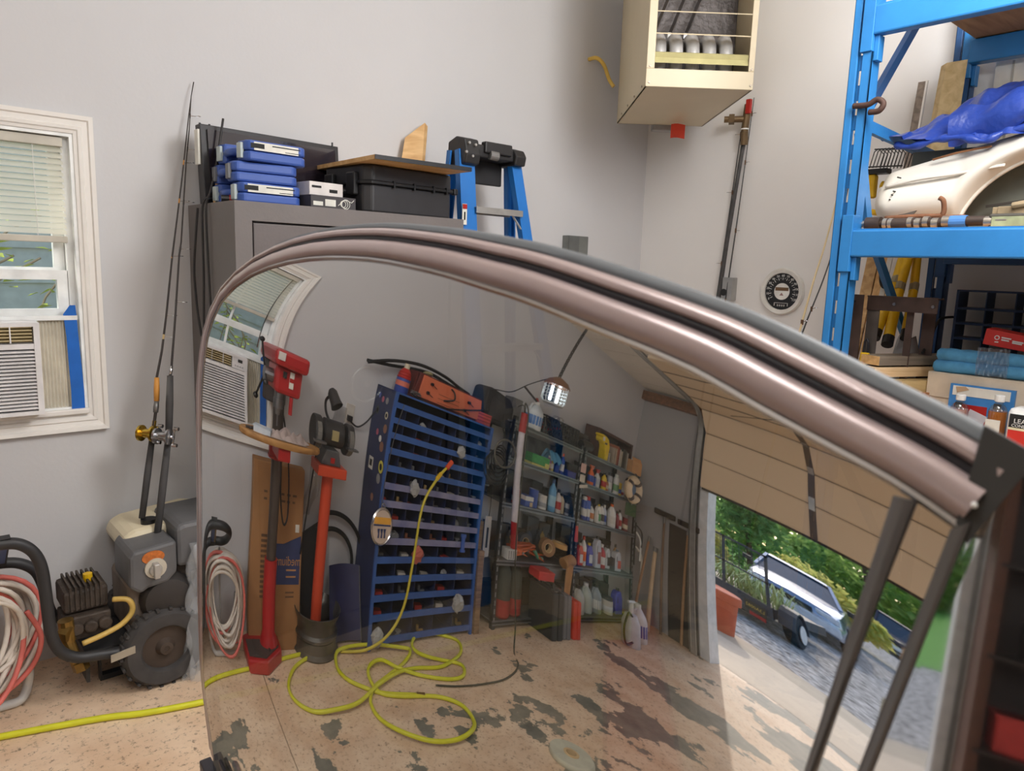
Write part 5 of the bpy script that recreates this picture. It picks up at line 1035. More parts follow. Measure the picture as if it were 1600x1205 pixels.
def bottle(kind, x, y, z, h, r, body, cap, band, label, group=None, cat='bottle'):
    t = thing({'aerosol': 'aerosol_can', 'oil': 'oil_jug', 'spray': 'spray_bottle', 'jar': 'jar', 'can': 'tin_can', 'bottle': 'bottle', 'jug': 'jug'}[kind], label, {'aerosol': 'can', 'oil': 'jug', 'spray': 'bottle', 'jar': 'jar', 'can': 'can', 'bottle': 'bottle', 'jug': 'jug'}[kind], (x, y, z), group=group)
    if kind == 'aerosol':
        obj('can_body', B().lathe([(r*.94, 0), (r, .006), (r, h*.78), (r*.8, h*.83), (r*.5, h*.85)], n=16), mc(body), t, smooth='auto')
        obj('cap', B().lathe([(r*.72, h*.83), (r*.74, h*.98), (r*.6, h)], n=14), mc(cap), t, smooth='auto')
    elif kind == 'bottle':
        obj('bottle_body', B().lathe([(r*.9, 0), (r, .006), (r, h*.62), (r*.75, h*.74), (r*.36, h*.82), (r*.34, h*.88)], n=16), mc(body), t, smooth='auto')
        obj('cap', B().lathe([(r*.4, h*.86), (r*.42, h*.99), (r*.3, h)], n=12), mc(cap), t, smooth='auto')
    elif kind == 'spray':
        obj('bottle_body', B().lathe([(r*.9, 0), (r, .006), (r, h*.5), (r*.9, h*.58), (r*.4, h*.74), (r*.32, h*.8)], n=16), mc(body), t, smooth='auto')
        obj('trigger_head', B().cyl((0, 0, h*.78), (0, 0, h*.86), r*.42, n=12).prism([(-r*1.2, h*.95), (-r*1.2, h), (r*.7, h), (r*.8, h*.93), (r*.3, h*.86), (-r*.3, h*.86)], -r*.25, r*.25, 'y').prism([(-r*.9, h*.95), (-r*.7, h*.95), (-r*.75, h*.8), (-r*.95, h*.8)], -r*.12, r*.12, 'y'), mc(cap), t)
    elif kind == 'oil':
        obj('jug_body', B().prism([(-r, 0), (r, 0), (r, h*.72), (r*.55, h*.86), (r*.1, h*.9), (-r*.55, h*.9), (-r, h*.6)], -r*.55, r*.55, 'y'), mc(body), t, bevel=r*.16)
        obj('cap', B().cyl((-r*.22, 0, h*.89), (-r*.22, 0, h), r*.28, n=12), mc(cap), t)
        obj('grip_shade', B().prism([(r*.35, h*.45), (r*.72, h*.45), (r*.72, h*.68), (r*.5, h*.72)], -r*.565, r*.565, 'y'), mc(tuple(int(v*.6) for v in body)), t)  # shade of the grip hollow painted as a darker patch of body colour
    elif kind == 'jug':
        obj('jug_body', B().lathe([(r*.92, 0), (r, .01), (r, h*.58), (r*.85, h*.7), (r*.4, h*.88), (r*.3, h*.9)], n=18), mc(body), t, smooth='auto')
        obj('handle', B().tube([(r*.35, -r*.1, h*.86), (r*.75, -r*.1, h*.86), (r*.95, -r*.1, h*.72), (r*.9, -r*.1, h*.58)], r*.12, 7), mc(body), t, smooth=True)
        obj('cap', B().cyl((0, 0, h*.89), (0, 0, h), r*.36, n=14), mc(cap), t)
    elif kind == 'jar':
        obj('jar_body', B().lathe([(r*.95, 0), (r, .005), (r, h*.8), (r*.85, h*.84)], n=16), mc(body), t, smooth='auto')
        obj('lid', B().cyl((0, 0, h*.82), (0, 0, h), r*.95, n=16), mc(cap), t)
    elif kind == 'can':
        obj('can_body', B().lathe([(r*.97, 0), (r, .004), (r*.97, .008), (r*.97, h-.008), (r, h-.004), (r*.97, h)], n=18), mc(body), t, smooth='auto')
        obj('lid', B().cyl((0, 0, h-.003), (0, 0, h+.001), r*.9, n=16), mc(cap), t)
    if band:
        if kind == 'oil': obj('label', B().bx(-r*.8, r*.3, -r*.565, -r*.55, h*.14, h*.52), mc(band), t)
        else:
            lb_ = obj('label', B().lathe([(r*1.002, h*.16), (r*1.012, h*.165), (r*1.012, h*.48), (r*1.002, h*.485)], n=16), mc(band), t, smooth='auto')
    return t
WH = (216, 214, 208); BK = (34, 34, 36); RD = (176, 40, 36); BL = (46, 78, 160); YL = (226, 190, 50); OR = (226, 104, 40); GY = (150, 150, 150); GR = (70, 140, 80); SB = (90, 150, 190); CR = (206, 190, 160); DK = (60, 58, 60)
def row(z, where, items, y=2.815):
    for k, it in enumerate(items):
        kind, x, h, r, body, cap, band, desc = it
        bottle(kind, x, y+.012*((k*7) % 3-1), z, h, r, body, cap, band, '%s on the %s' % (desc, where))
w22 = 'second shelf down, corner bay'
row(SHZ[1], w22, [
 ('spray', -3.55, .20, .034, OR, (200, 90, 40), BL, 'orange capped spray bottle nearest the middle posts'),
 ('jar', -3.62, .10, .028, BL, DK, None, 'short dark blue jar behind the orange bottle'),
 ('spray', -3.70, .185, .032, WH, RD, (190, 190, 196), 'white spray bottle with red trigger'),
 ('bottle', -3.79, .18, .028, YL, BK, RD, 'yellow bottle with black cap'),
 ('bottle', -3.86, .12, .024, (190, 120, 80), BK, CR, 'short tan bottle beside the yellow bottle'),
 ('aerosol', -3.935, .205, .030, (176, 178, 180), DK, WH, 'grey aerosol with dark cap'),
 ('aerosol', -4.02, .215, .032, WH, (200, 206, 196), (120, 160, 110), 'tall white aerosol with green label'),
 ('can', -4.105, .14, .028, YL, GY, BL, 'yellow and blue can'),
 ('can', -4.18, .10, .026, WH, GY, RD, 'small white can with red band'),
 ('bottle', -4.255, .12, .024, CR, WH, DK, 'small cream bottle nearest the corner')])
w32 = 'third shelf down, corner bay'
row(SHZ[2], w32, [
 ('aerosol', -3.50, .225, .030, BL, WH, WH, 'blue and white aerosol nearest the middle posts'),
 ('aerosol', -3.575, .235, .030, (70, 100, 180), RD, WH, 'blue aerosol with red cap'),
 ('bottle', -3.655, .17, .034, WH, BK, (196, 120, 70), 'white bottle with black cap and tan label'),
 ('oil', -3.745, .19, .034, (226, 222, 210), YL, GR, 'pale bottle with slanted green label'),
 ('bottle', -3.825, .21, .032, WH, BK, DK, 'white bottle with black label and black cap'),
 ('bottle', -3.895, .20, .026, (190, 196, 206), WH, BL, 'slim pale grey bottle'),
 ('jug', -3.99, .235, .046, WH, OR, (206, 200, 190), 'large white bottle with orange cap'),
 ('bottle', -4.12, .18, .024, (140, 40, 60), BK, None, 'slim dark red bottle'),
 ('bottle', -4.19, .20, .026, WH, DK, RD, 'slim white bottle with red label'),
 ('can', -4.265, .14, .030, (120, 40, 44), GY, CR, 'dark red can nearest the corner')])
w42 = 'fourth shelf down, corner bay'
row(SHZ[3], w42, [
 ('oil', -3.48, .20, .042, (206, 70, 50), WH, WH, 'red and white oil jug nearest the middle posts'),
 ('bottle', -3.565, .27, .030, WH, RD, OR, 'tall white bottle with red cap and orange label'),
 ('oil', -3.665, .21, .05, (60, 70, 170), YL, WH, 'blue oil jug with yellow cap'),
 ('oil', -3.775, .30, .046, (186, 188, 194), DK, (150, 70, 70), 'tall grey oil jug'),
 ('bottle', -3.885, .23, .038, (176, 44, 60), WH, WH, 'red bottle with white cap'),
 ('oil', -3.99, .22, .042, (196, 198, 196), BK, BK, 'white and black oil jug'),
 ('oil', -4.135, .21, .055, (190, 190, 192), (120, 130, 140), (206, 80, 56), 'silver jug with red label'),
 ('can', -4.06, .12, .04, DK, BK, None, 'black can lying behind the silver jug')])
row(SHZ[3]+.001, 'fourth shelf down, against the corner post', [('bottle', -4.255, .24, .026, (196, 150, 90), DK, None, 'slim tan bottle')], y=2.9)
w21 = 'second shelf down, bin rack bay'
row(SHZ[1], w21, [
 ('bottle', -3.075, .20, .022, BL, OR, WH, 'slim blue bottle with orange cap'),
 ('bottle', -2.89, .13, .026, (150, 90, 150), WH, CR, 'small purple bottle under the blue cloth'),
 ('bottle', -2.945, .14, .026, (206, 190, 110), WH, WH, 'small cream yellow bottle under the blue cloth'),
 ('bottle', -3.00, .14, .026, BL, BK, None, 'small blue bottle under the blue cloth')])
gb = thing('sponge_block', 'green and yellow sponge block on the second shelf down', 'sponge', (-2.70, 2.80, SHZ[1]), R(6))
obj('green_pad', B().bx(-.115, .10, -.05, .05, .02, .10), mat('sponge_green', (66, 150, 84), .9, noise=(50, .2)), gb, bevel=.006); obj('yellow_pad', B().bx(-.115, -.06, -.052, .05, .0, .05), mat('sponge_yellow', (206, 200, 120), .9), gb, bevel=.004); obj('yellow_pad', B().bx(-.06, .10, -.05, .05, .0, .02), mat('sponge_yellow', (206, 200, 120), .9), gb)
solo('blue_cloth', 'pale blue cloth draped over small bottles on the second shelf down', 'cloth', B().grid(lambda s, t: (-2.84-.18*s, 2.75+.13*t, SHZ[1]+.135+.045*math.sin(math.pi*t)*(1-.3*s)-.05*(1-math.sin(math.pi*t))+.012*math.sin(s*17+t*3)), 20, 12), mat('cloth_blue', (92, 146, 176), .9), smooth=True)
bb = thing('dark_blue_box', 'small dark blue box by the middle posts on the second shelf down', 'box', (-3.17, 2.80, SHZ[1]), R(8)); obj('carton', B().bx(-.06, .05, -.05, .05, 0, .06), mat('carton_blue', (44, 52, 130), .6), bb, bevel=.003); obj('lid_flap', B().bx(-.062, .052, -.052, .052, .052, .062), mat('carton_blue', (44, 52, 130), .6), bb)
hl_ = thing('black_helmet', 'black round visor shape behind the dark blue box on the second shelf', 'visor', (-3.16, 2.93, SHZ[1])); obj('shell', B().sph((0, 0, .09), .085, 12, (1, .8, 1)), mc(BK), hl_, smooth=True); obj('visor_strip', B().box((.02, -.06, .13), (.07, .02, .012), (0, -.2, 0)), mc(WH), hl_)
solo('photo_board', 'pale grey card with dark picture standing at the back of the second shelf', 'card', B().bx(-2.46, -3.22, 3.02, 3.028, SHZ[1], SHZ[1]+.24), mat('card_grey', (150, 148, 150), .7, noise=(7, .6), col2=(60, 60, 66)))
w31 = 'third shelf down, bin rack bay'
row(SHZ[2], w31, [
 ('can', -2.50, .12, .04, (196, 80, 80), WH, WH, 'red and white can nearest the bin rack'),
 ('can', -2.74, .15, .045, BL, (150, 160, 190), None, 'blue can'),
 ('can', -2.88, .12, .045, (206, 202, 192), WH, GY, 'ribbed white can'),
 ('bottle', -2.99, .29, .036, SB, (60, 90, 130), (150, 190, 210), 'tall light blue bottle'),
 ('bottle', -3.095, .21, .034, (206, 196, 190), BK, RD, 'white bottle with red print'),
 ('bottle', -3.17, .18, .028, CR, DK, None, 'cream bottle beside the red printed bottle'),
 ('jar', -3.225, .13, .024, GY, BK, DK, 'grey jar at the middle posts')])
lx = thing('first_aid_box', 'white and blue carton lying on the third shelf beside the white lamp tube', 'box', (-2.62, 2.80, SHZ[2]), R(-6)); obj('carton', B().bx(-.06, .06, -.045, .045, 0, .09), mc(BL), lx, bevel=.003); obj('white_top', B().bx(-.061, .061, -.046, .046, .05, .085), mc(WH), lx); obj('picture', B().bx(-.05, -.01, -.047, -.045, .005, .04), mc((206, 180, 140)), lx)
solo('black_funnel', 'black funnel standing among bottles on the third shelf by the middle posts', 'funnel', B().lathe([(.055, .17), (.05, .16), (.014, .10), (.008, .0), (.012, .0), (.02, .10), (.06, .17)], (-3.13, 2.92, SHZ[2]), n=18), mc(BK), smooth='auto')
# fourth shelf, bay one: tangle of clamps and tape
for k, (x, z, c, lab) in enumerate([(-2.60, .03, OR, 'orange spring clamp lying nearest the red lamp tube end'), (-2.70, .05, (206, 90, 40), 'orange spring clamp on top of the heap on the fourth shelf'), (-2.80, .03, (196, 90, 50), 'orange spring clamp at the tape roll side of the heap'), (-2.52, .10, (206, 160, 70), 'yellow brass clamp above the white box')]):
    t = thing('spring_clamp', lab, 'clamp', (x, 2.78+.03*(k % 2), SHZ[3]+z), R(40*k), group='clamps heaped on the fourth shelf')
    obj('jaw', B().prism([(-.09, .0), (-.02, .03), (.05, .02), (.05, .0), (-.02, .012)], -.012, .012, 'y'), mc(c), t); obj('jaw', B().prism([(-.09, .05), (-.02, .02), (.05, .035), (.05, .055), (-.02, .04)], -.012, .012, 'y'), mc(c), t); obj('pivot', B().cyl((-.02, -.018, .025), (-.02, .018, .025), .012, n=10), steel, t)
for k, (x, y, z, r_, w_, m, lab, ax) in enumerate([(-2.97, 2.79, .12, .075, .05, mat('tape_brown', (150, 112, 78), .5), 'brown tape roll standing on edge on the fourth shelf', (.3, -1, 0)), (-3.14, 2.78, .155, .07, .04, mat('tape_tan', (196, 150, 90), .5), 'tan tape roll on a peg above the hanging masking paper', (0, 0, 1)), (-2.78, 2.90, .11, .07, .05, mat('tape_grey', (84, 82, 84), .5), 'dark grey tape roll at the back of the fourth shelf', (.2, -1, 0))]):
    t = thing('tape_roll', lab, 'tape', (x, y, SHZ[3]+z), group='tape rolls on the fourth shelf'); a = Vector(ax).normalized()
    obj('roll', B().lathe([(r_*.55, -w_/2), (r_, -w_/2), (r_, w_/2), (r_*.55, w_/2)], (0, 0, 0), a, 24, ring=True), m, t, smooth='auto'); obj('core', B().lathe([(r_*.48, -w_/2), (r_*.56, -w_/2), (r_*.56, w_/2), (r_*.48, w_/2)], (0, 0, 0), a, 20, ring=True), mat('core_card', (206, 176, 130), .8), t)
mp_ = thing('masking_paper', 'brown masking paper hanging down from its roll at the middle posts', 'paper roll', (-3.17, 2.71, .25), world=True)
obj('roll', B().cyl((-3.10, 2.70, .52), (-3.235, 2.70, .56), .045, n=18), mat('paper_brown', (176, 130, 84), .8), mp_, smooth='auto')
obj('hanging_sheet', B().grid(lambda s, t: (-3.09-.12*s*(1-.25*t)+.02*t, 2.655+.012*math.sin(s*7), .53-.28*t), 8, 8).grid(lambda s, t: (-3.09-.12*s*(1-.25*t)+.02*t, 2.658+.012*math.sin(s*7), .53-.28*t), 8, 8), mat('paper_brown', (176, 130, 84), .8), mp_, smooth=True)
t = thing('white_socket_box', 'small white box under the brass clamp on the fourth shelf', 'box', (-2.47, 2.79, SHZ[3])); obj('carton', B().bx(-.055, .055, -.04, .04, 0, .08), mc(WH), t, bevel=.004); 
for k in range(4): obj('rib', B().bx(-.045+k*.028, -.035+k*.028, -.043, -.04, .01, .07), mc(GY), t)
for k, (x, y, h, c, lab) in enumerate([(-2.62, 2.95, .20, (80, 76, 72), 'dark grey tall bottle at the back left of the fourth shelf'), (-2.90, 2.96, .22, (70, 80, 96), 'dark slate bottle behind the brown tape roll'), (-3.02, 2.95, .21, (36, 36, 40), 'black bottle behind the tape rolls'), (-3.09, 2.96, .24, (150, 120, 50), 'dark bottle with yellow neck behind the tape rolls'), (-3.19, 2.95, .20, (40, 40, 44), 'black bottle at the middle posts behind the masking paper')]):
    bottle('bottle', x, y, SHZ[3], h, .036, c, BK, None, lab)
solo('jumper_cables', 'heap of orange and brown cables lying over the clamps on the fourth shelf', 'cable', B().tube(spline([(-2.66+.16*math.sin(k*1.9), 2.82+.05*math.cos(k*2.3), SHZ[3]+.05+.06*abs(math.sin(k*.9))) for k in range(22)], 4), .011, 7), mat('cable_orange', (190, 92, 50), .5), smooth=True)
solo('green_grip', 'small green plastic grip among the clamps on the fourth shelf', 'grip', B().tube([(-2.86, 2.75, SHZ[3]+.03), (-2.80, 2.75, SHZ[3]+.04), (-2.76, 2.76, SHZ[3]+.09)], .016, 8), mc((80, 150, 120)))
# below the shelves
for k, (x, y) in enumerate([(-2.42, 2.80), (-2.58, 2.82)]):
    t = thing('gear_bag', ['grey green upright bag with red base next to the rusty plank', 'grey green upright bag with red base beside the black tool case'][k], 'bag', (x, y, .06))
    obj('bag_body', B().lathe([(.07, .10), (.078, .14), (.076, .34), (.05, .39), (.02, .40)], n=16), mat('bag_olive', (74, 78, 70), .8, bump=(14, .3)), t, smooth=True); obj('bag_base', B().lathe([(.06, 0), (.078, .02), (.08, .12), (.078, .14)], n=16), mat('bag_red', (166, 52, 46), .7), t, smooth='auto')
t = thing('tool_case_black', 'black and grey tool case standing upright under the shelf', 'tool case', (-2.80, 2.62, 0), R(4)); obj('half_shell', B().bx(-.06, .005, -.13, .15, 0, .36), mat('case_dark', (52, 50, 52), .5), t, bevel=.012); obj('half_shell', B().bx(.01, .07, -.13, .15, 0, .36), mat('case_dark', (52, 50, 52), .5), t, bevel=.012); obj('handle', B().tube([(.0, -.07, .36), (.0, -.06, .40), (.0, .07, .40), (.0, .08, .36)], .01, 7), black, t)
for y in (-.08, .1): obj('latch', B().bx(-.02, .03, y-.02, y+.02, .345, .366), steel, t)
t = thing('tool_case_grey', 'grey tool case standing upright between the black and the red case', 'tool case', (-2.93, 2.62, 0), R(4)); obj('half_shell', B().bx(-.05, .0, -.12, .15, 0, .34), mat('case_grey', (112, 110, 112), .5), t, bevel=.01); obj('half_shell', B().bx(.004, .05, -.12, .15, 0, .34), mat('case_grey', (112, 110, 112), .5), t, bevel=.01); obj('handle', B().tube([(.0, -.06, .34), (.0, -.05, .37), (.0, .06, .37), (.0, .07, .34)], .01, 7), black, t)
t = thing('red_case', 'bright red case standing upright right of the grey tool case', 'case', (-3.06, 2.60, 0), R(6)); obj('half_shell', B().bx(-.045, .0, -.11, .15, 0, .30), mat('case_red', (206, 62, 44), .45), t, bevel=.01); obj('half_shell', B().bx(.003, .045, -.11, .15, 0, .30), mat('case_red', (206, 62, 44), .45), t, bevel=.01)
t = thing('red_box', 'small red box on top of the black tool case', 'box', (-2.76, 2.66, .405), R(10)); obj('carton', B().bx(-.08, .09, -.07, .07, 0, .065), mat('box_red_pink', (196, 48, 52), .5), t, bevel=.006); obj('lid', B().bx(-.083, .093, -.073, .073, .05, .07), mat('box_red_pink', (196, 48, 52), .5), t, bevel=.004)
for k, (p, q) in enumerate([((-3.02, 2.86, .0), (-3.0, 2.96, .46)), ((-3.10, 2.86, .0), (-3.02, 2.97, .46))]):
    solo('green_pole', ['pale green pole leaning under the shelf beside the red case', 'pale green pole leaning under the shelf toward the middle posts'][k], 'pole', B().cyl(p, q, .016, n=10), mat('pole_green', (120, 150, 110), .5))
t = thing('helmet', 'black helmet with white visor on the bottom shelf near the middle posts', 'helmet', (-3.16, 2.84, SHZ[4])); obj('shell', B().sph((0, 0, .12), .115, 14, (1, 1, 1.05)), mat('helmet_black', (40, 38, 38), .3), t, smooth=True); obj('visor', B().sph((0, -.03, .15), .105, 12, (.95, .9, .5)), mc(WH), t, smooth=True); obj('chin_bar', B().torus((0, 0, .05), .105, .022, (0, 0, 1), 20, 8), mat('helmet_black', (40, 38, 38), .3), t)
t = thing('paint_tub', 'white tub with blue label behind the helmet', 'tub', (-3.20, 2.98, SHZ[4])); obj('tub_body', B().lathe([(.055, 0), (.065, .22), (.068, .22)], n=18), mc(WH), t, smooth='auto'); obj('label', B().lathe([(.060, .10), (.066, .11), (.068, .2), (.064, .205)], n=18), mc(SB), t, smooth='auto'); obj('lid', B().cyl((0, 0, .22), (0, 0, .24), .07, n=18), mc(WH), t)
bottle('jug', -3.98, 2.48, 0, .33, .085, (206, 202, 200), WH, (70, 80, 140), 'large white jug with blue label on the floor before the corner shelves')
bottle('jug', -3.52, 2.82, SHZ[4], .24, .065, (190, 190, 180), BK, None, 'pale jug on the bottom shelf beside the middle posts')
bottle('jug', -3.68, 2.84, SHZ[4], .26, .065, (176, 186, 176), WH, None, 'pale greenish jug on the bottom shelf, second from the middle posts')
bottle('jug', -3.84, 2.84, SHZ[4], .26, .065, (150, 156, 158), BK, WH, 'grey jug on the bottom shelf, third from the middle posts')
bottle('jar', -4.02, 2.82, SHZ[4], .16, .06, (206, 196, 180), DK, WH, 'wide white tub on the bottom shelf behind the large floor jug')
bottle('oil', -4.20, 2.82, SHZ[4], .25, .06, (70, 70, 176), BK, None, 'blue jug on the bottom shelf at the corner post')
t = thing('pump_sprayer', 'grey pump sprayer with black hose standing on the floor before the shelves', 'sprayer', (-3.72, 2.40, 0)); obj('tank', B().lathe([(.07, 0), (.078, .01), (.078, .20), (.05, .27), (.03, .28)], n=18), mc((186, 188, 192)), t, smooth='auto'); obj('pump', B().cyl((0, 0, .27), (0, 0, .37), .022, n=12).cyl((-.05, 0, .375), (.05, 0, .375), .012, n=8), mc((196, 196, 196)), t); obj('hose', B().tube(spline([(.03, -.03, .26), (.13, -.05, .30), (.20, -.05, .18), (.17, -.05, .05), (.08, -.06, .06)], 6), .009, 7), black, t, smooth=True)
# hanging things on the shelving
t = thing('life_ring', 'cream and blue life ring hanging on the corner post of the shelves', 'life ring', (-4.12, 2.64, 1.39), world=True); ctr = (-4.115, 2.66, 1.395); lr = mat('ring_cream', (214, 190, 160), .7); 
obj('ring', B().torus(ctr, .105, .042, (0, -1, 0), 28, 10, sx=1.0, sy=1.0), lr, t, smooth=True)
for a in (35, 125, 215, 305):
    c_ = Vector(ctr)+Vector((math.cos(R(a))*.105, 0, math.sin(R(a))*.105)); d_ = Vector((-math.sin(R(a)), 0, math.cos(R(a))))
    obj('band', B().cyl(c_-d_*.018, c_+d_*.018, .045, n=14), mat('band_brown', (70, 50, 44), .6), t)
obj('centre_picture', B().cyl((ctr[0], 2.665, ctr[2]), (ctr[0], 2.675, ctr[2]), .07, n=20), mat('ring_blue', (90, 110, 140), .6), t); obj('rope', B().torus((ctr[0], 2.655, ctr[2]), .15, .006, (0, -1, 0), 16, 6), mat('rope_cream', (196, 176, 140), .8), t); obj('hook', B().cyl((-4.2, 2.66, 1.53), (-4.24, 2.72, 1.58), .006, n=6), steel, t)
t = thing('tag_cards', 'small pink and cream cards clipped to the middle shelf posts', 'card', (-3.29, 2.715, 1.22), world=True); obj('card', B().bx(-3.25, -3.33, 2.715, 2.718, 1.36, 1.45), mat('card_pink', (206, 170, 160), .7), t); obj('card', B().bx(-3.25, -3.33, 2.713, 2.716, 1.27, 1.34), mat('card_cream', (206, 196, 180), .7), t); obj('card', B().box((-3.32, 2.712, 1.235), (.13, .003, .03), (0, R(12), 0)), mat('card_cream', (206, 196, 180), .7), t)
t = thing('red_hook_chain', 'red tag and dark chain hanging from the middle shelf posts', 'chain', (-3.27, 2.70, .55), world=True); obj('red_tag', B().prism([(-3.255, .86), (-3.285, .86), (-3.30, .72), (-3.25, .72)], 2.70, 2.708, 'y'), mat('tag_red', (196, 60, 50), .5), t)
for k in range(7): obj('link', B().torus((-3.275+.006*(k % 2), 2.70, .70-k*.026), .014, .004, (1, 0, 0) if k % 2 else (0, 1, 0), 10, 5), mat('chain_dark', (70, 50, 46), .5, .5), t)
t = thing('green_sheet', 'dark green card hanging at the corner end of the third shelf', 'card', (-4.30, 2.72, 1.13), world=True); obj('card', B().bx(-4.10, -4.31, 2.716, 2.72, 1.10, 1.235), mat('card_green', (58, 84, 46), .7), t); obj('clip', B().bx(-4.19, -4.22, 2.712, 2.722, 1.22, 1.245), steel, t)
# top of the shelves
bgk = thing('black_bag', 'black fabric case standing on top of the shelves beside the bin rack', 'bag', (-2.13, 2.90, SHZ[0]), R(-3))
obj('bag_body', B().prism([(-.20, -.09), (-.19, .10), (-.12, .17), (.14, .205), (.19, .18), (.20, -.09)], -.08, .10, 'y'), mat('bag_black', (44, 42, 44), .8, bump=(30, .2)), bgk, bevel=.02); obj('front_flap', B().prism([(-.15, -.05), (-.14, .09), (.12, .14), (.13, -.05)], -.086, -.08, 'y'), mat('bag_black2', (54, 52, 54), .8), bgk, bevel=.004)
solo('grey_block', 'grey upright block between the black case and the white jug', 'box', B().box((-2.36, 2.90, SHZ[0]+.105), (.12, .12, .21), (0, 0, .1)), mat('block_grey', (100, 98, 96), .7), bevel=.006)
bottle('jug', -2.55, 2.80, SHZ[0], .26, .085, (206, 212, 214), WH, (70, 120, 180), 'large white jug with blue liquid label on top of the shelves')
bottle('bottle', -2.58, 2.70+.06, SHZ[0], .17, .035, (190, 206, 216), DK, WH, 'small clear bottle in front of the large white jug')
def crate(x0, x1, lab, name='black_crate'):
    t = thing(name, lab, 'crate', ((x0+x1)/2, 2.86, SHZ[0])); w = abs(x1-x0)/2; m = mat('crate_black', (42, 40, 42), .6)
    obj('crate_base', B().bx(-w, w, -.11, .13, 0, .008), m, t)
    b = B()
    for s in (-1, 1):
        yy = -.11 if s < 0 else .13
        for z in (.02, .07, .12, .165): b.bx(-w, w, yy-.004, yy+.004, z, z+.016)
        for k in range(7): b.bx(lerp(-w, w, k/6)-.008, lerp(-w, w, k/6)+.008, yy-.004, yy+.004, 0, .18)
        for z in (.02, .07, .12, .165): b.bx(s*w-.004, s*w+.004, -.11, .13, z, z+.016)
        for k in range(4): b.bx(s*w-.004, s*w+.004, -.11+k*.08-.008, -.11+k*.08+.008, 0, .18)
    obj('crate_sides', b, m, t)
crate(-2.66, -2.90, 'black lattice crate on the shelf top next to the white jug')
crate(-2.93, -3.17, 'black lattice crate on the shelf top, farther from the white jug')
solo('red_tool', 'red handled tool sticking up out of the nearer black crate', 'tool', B().cyl((-2.78, 2.84, SHZ[0]+.02), (-2.60, 2.86, SHZ[0]+.30), .014, n=8).cyl((-2.80, 2.84, SHZ[0]+.05), (-2.95, 2.80, SHZ[0]+.12), .012, n=8), red)
solo('dark_stick', 'dark stick leaning across the top of the white lamp tube', 'stick', B().beam((-2.50, 2.76, SHZ[0]+.255), (-2.34, 2.80, SHZ[0]+.34), .02, .012), mat('stick_dark', (46, 34, 30), .6))
solo('clear_bulbs', 'cluster of clear glass bulbs lying above the black crate', 'bulbs', B().sph((-2.98, 2.90, SHZ[0]+.20), .035, 8).sph((-3.03, 2.88, SHZ[0]+.205), .032, 8).sph((-3.05, 2.93, SHZ[0]+.21), .03, 8), clear('bulb_glass', (230, 230, 230), .75, .1), smooth=True)
t = thing('angle_grinder_case', 'brown flat case lying on the shelf top behind the crates', 'case', (-3.32, 2.92, SHZ[0])); obj('half_shell', B().bx(-.15, .14, -.08, .09, 0, .09), mat('case_brown', (66, 56, 50), .6), t, bevel=.01); obj('half_shell', B().bx(-.15, .14, -.08, .09, .093, .18), mat('case_brown', (66, 56, 50), .6), t, bevel=.01)
t = thing('black_machine', 'black hand machine lying on the shelf top before the brown case', 'power tool', (-3.36, 2.78, SHZ[0])); obj('housing', B().lathe([(.03, -.08), (.055, -.06), (.06, .04), (.04, .08)], (0, 0, .065), (1, 0, 0), 14), mc(BK), t, smooth='auto'); obj('handle', B().tube([(-.06, 0, .09), (-.03, 0, .14), (.05, 0, .13), (.06, 0, .09)], .012, 8), mc(BK), t)
t = thing('yellow_saw_cover', 'yellow plastic tool cover standing on the shelf top by the books', 'tool cover', (-3.66, 2.80, SHZ[0])); ylw = mat('cover_yellow', (226, 196, 30), .4)
obj('cover', B().prism([(-.065, 0), (-.075, .16), (-.04, .235), (.01, .262), (.07, .27), (.09, .25), (.06, .235), (.065, .20), (.02, .16), (-.005, .08), (-.02, 0)], -.05, .05, 'y'), ylw, t, bevel=.012); obj('label', B().bx(.04, .075, -.052, -.05, .20, .245), mc(WH), t); obj('slot', B().bx(-.01, .03, -.052, -.05, .17, .19), mc(DK), t)
t = thing('wooden_frame_box', 'dark wooden frame box holding books on the shelf top', 'frame box', (-3.95, 2.90, SHZ[0])); wd = wood('dark_frame_wood', (58, 36, 30), (84, 54, 44), 5)
obj('frame_side', B().bx(-.335, -.30, -.08, .10, 0, .30), wd, t); obj('frame_side', B().bx(.30, .335, -.08, .10, 0, .30), wd, t); obj('frame_top', B().bx(-.335, .335, -.08, .10, .30, .33), wd, t); obj('frame_base', B().bx(-.335, .335, -.08, .10, 0, .012), wd, t); obj('frame_back', B().bx(-.33, .33, .09, .1, 0, .32), mat('frame_back', (120, 114, 104), .7), t)
bcol = [((196, 180, 160), 'cream'), ((186, 120, 90), 'tan red'), ((150, 60, 50), 'dark red'), ((206, 200, 190), 'white'), ((196, 186, 168), 'pale'), ((70, 66, 60), 'dark grey'), ((120, 118, 110), 'grey'), ((206, 202, 196), 'off white')]
xb = -.0
for k, (c, nm) in enumerate(bcol):
    wdt = [.028, .02, .022, .024, .03, .05, .03, .024][k]; x = -3.93-xb-wdt/2; xb += wdt+.004
    t2 = thing('book', '%s spined book, %s from the yellow cover in the dark wooden frame' % (nm, ordx[k]), 'book', (x, 2.87, SHZ[0]+.012), group='books in the wooden frame'); hh = .18+.012*((k*3) % 4)
    obj('cover', B().bx(-wdt/2, wdt/2, -.07, -.066, 0, hh).bx(-wdt/2, -wdt/2+.002, -.07, .06, 0, hh).bx(wdt/2-.002, wdt/2, -.07, .06, 0, hh), mc(c), t2); obj('pages', B().bx(-wdt/2+.002, wdt/2-.002, -.066, .055, .004, hh-.004), mat('pages', (214, 206, 188), .8), t2)
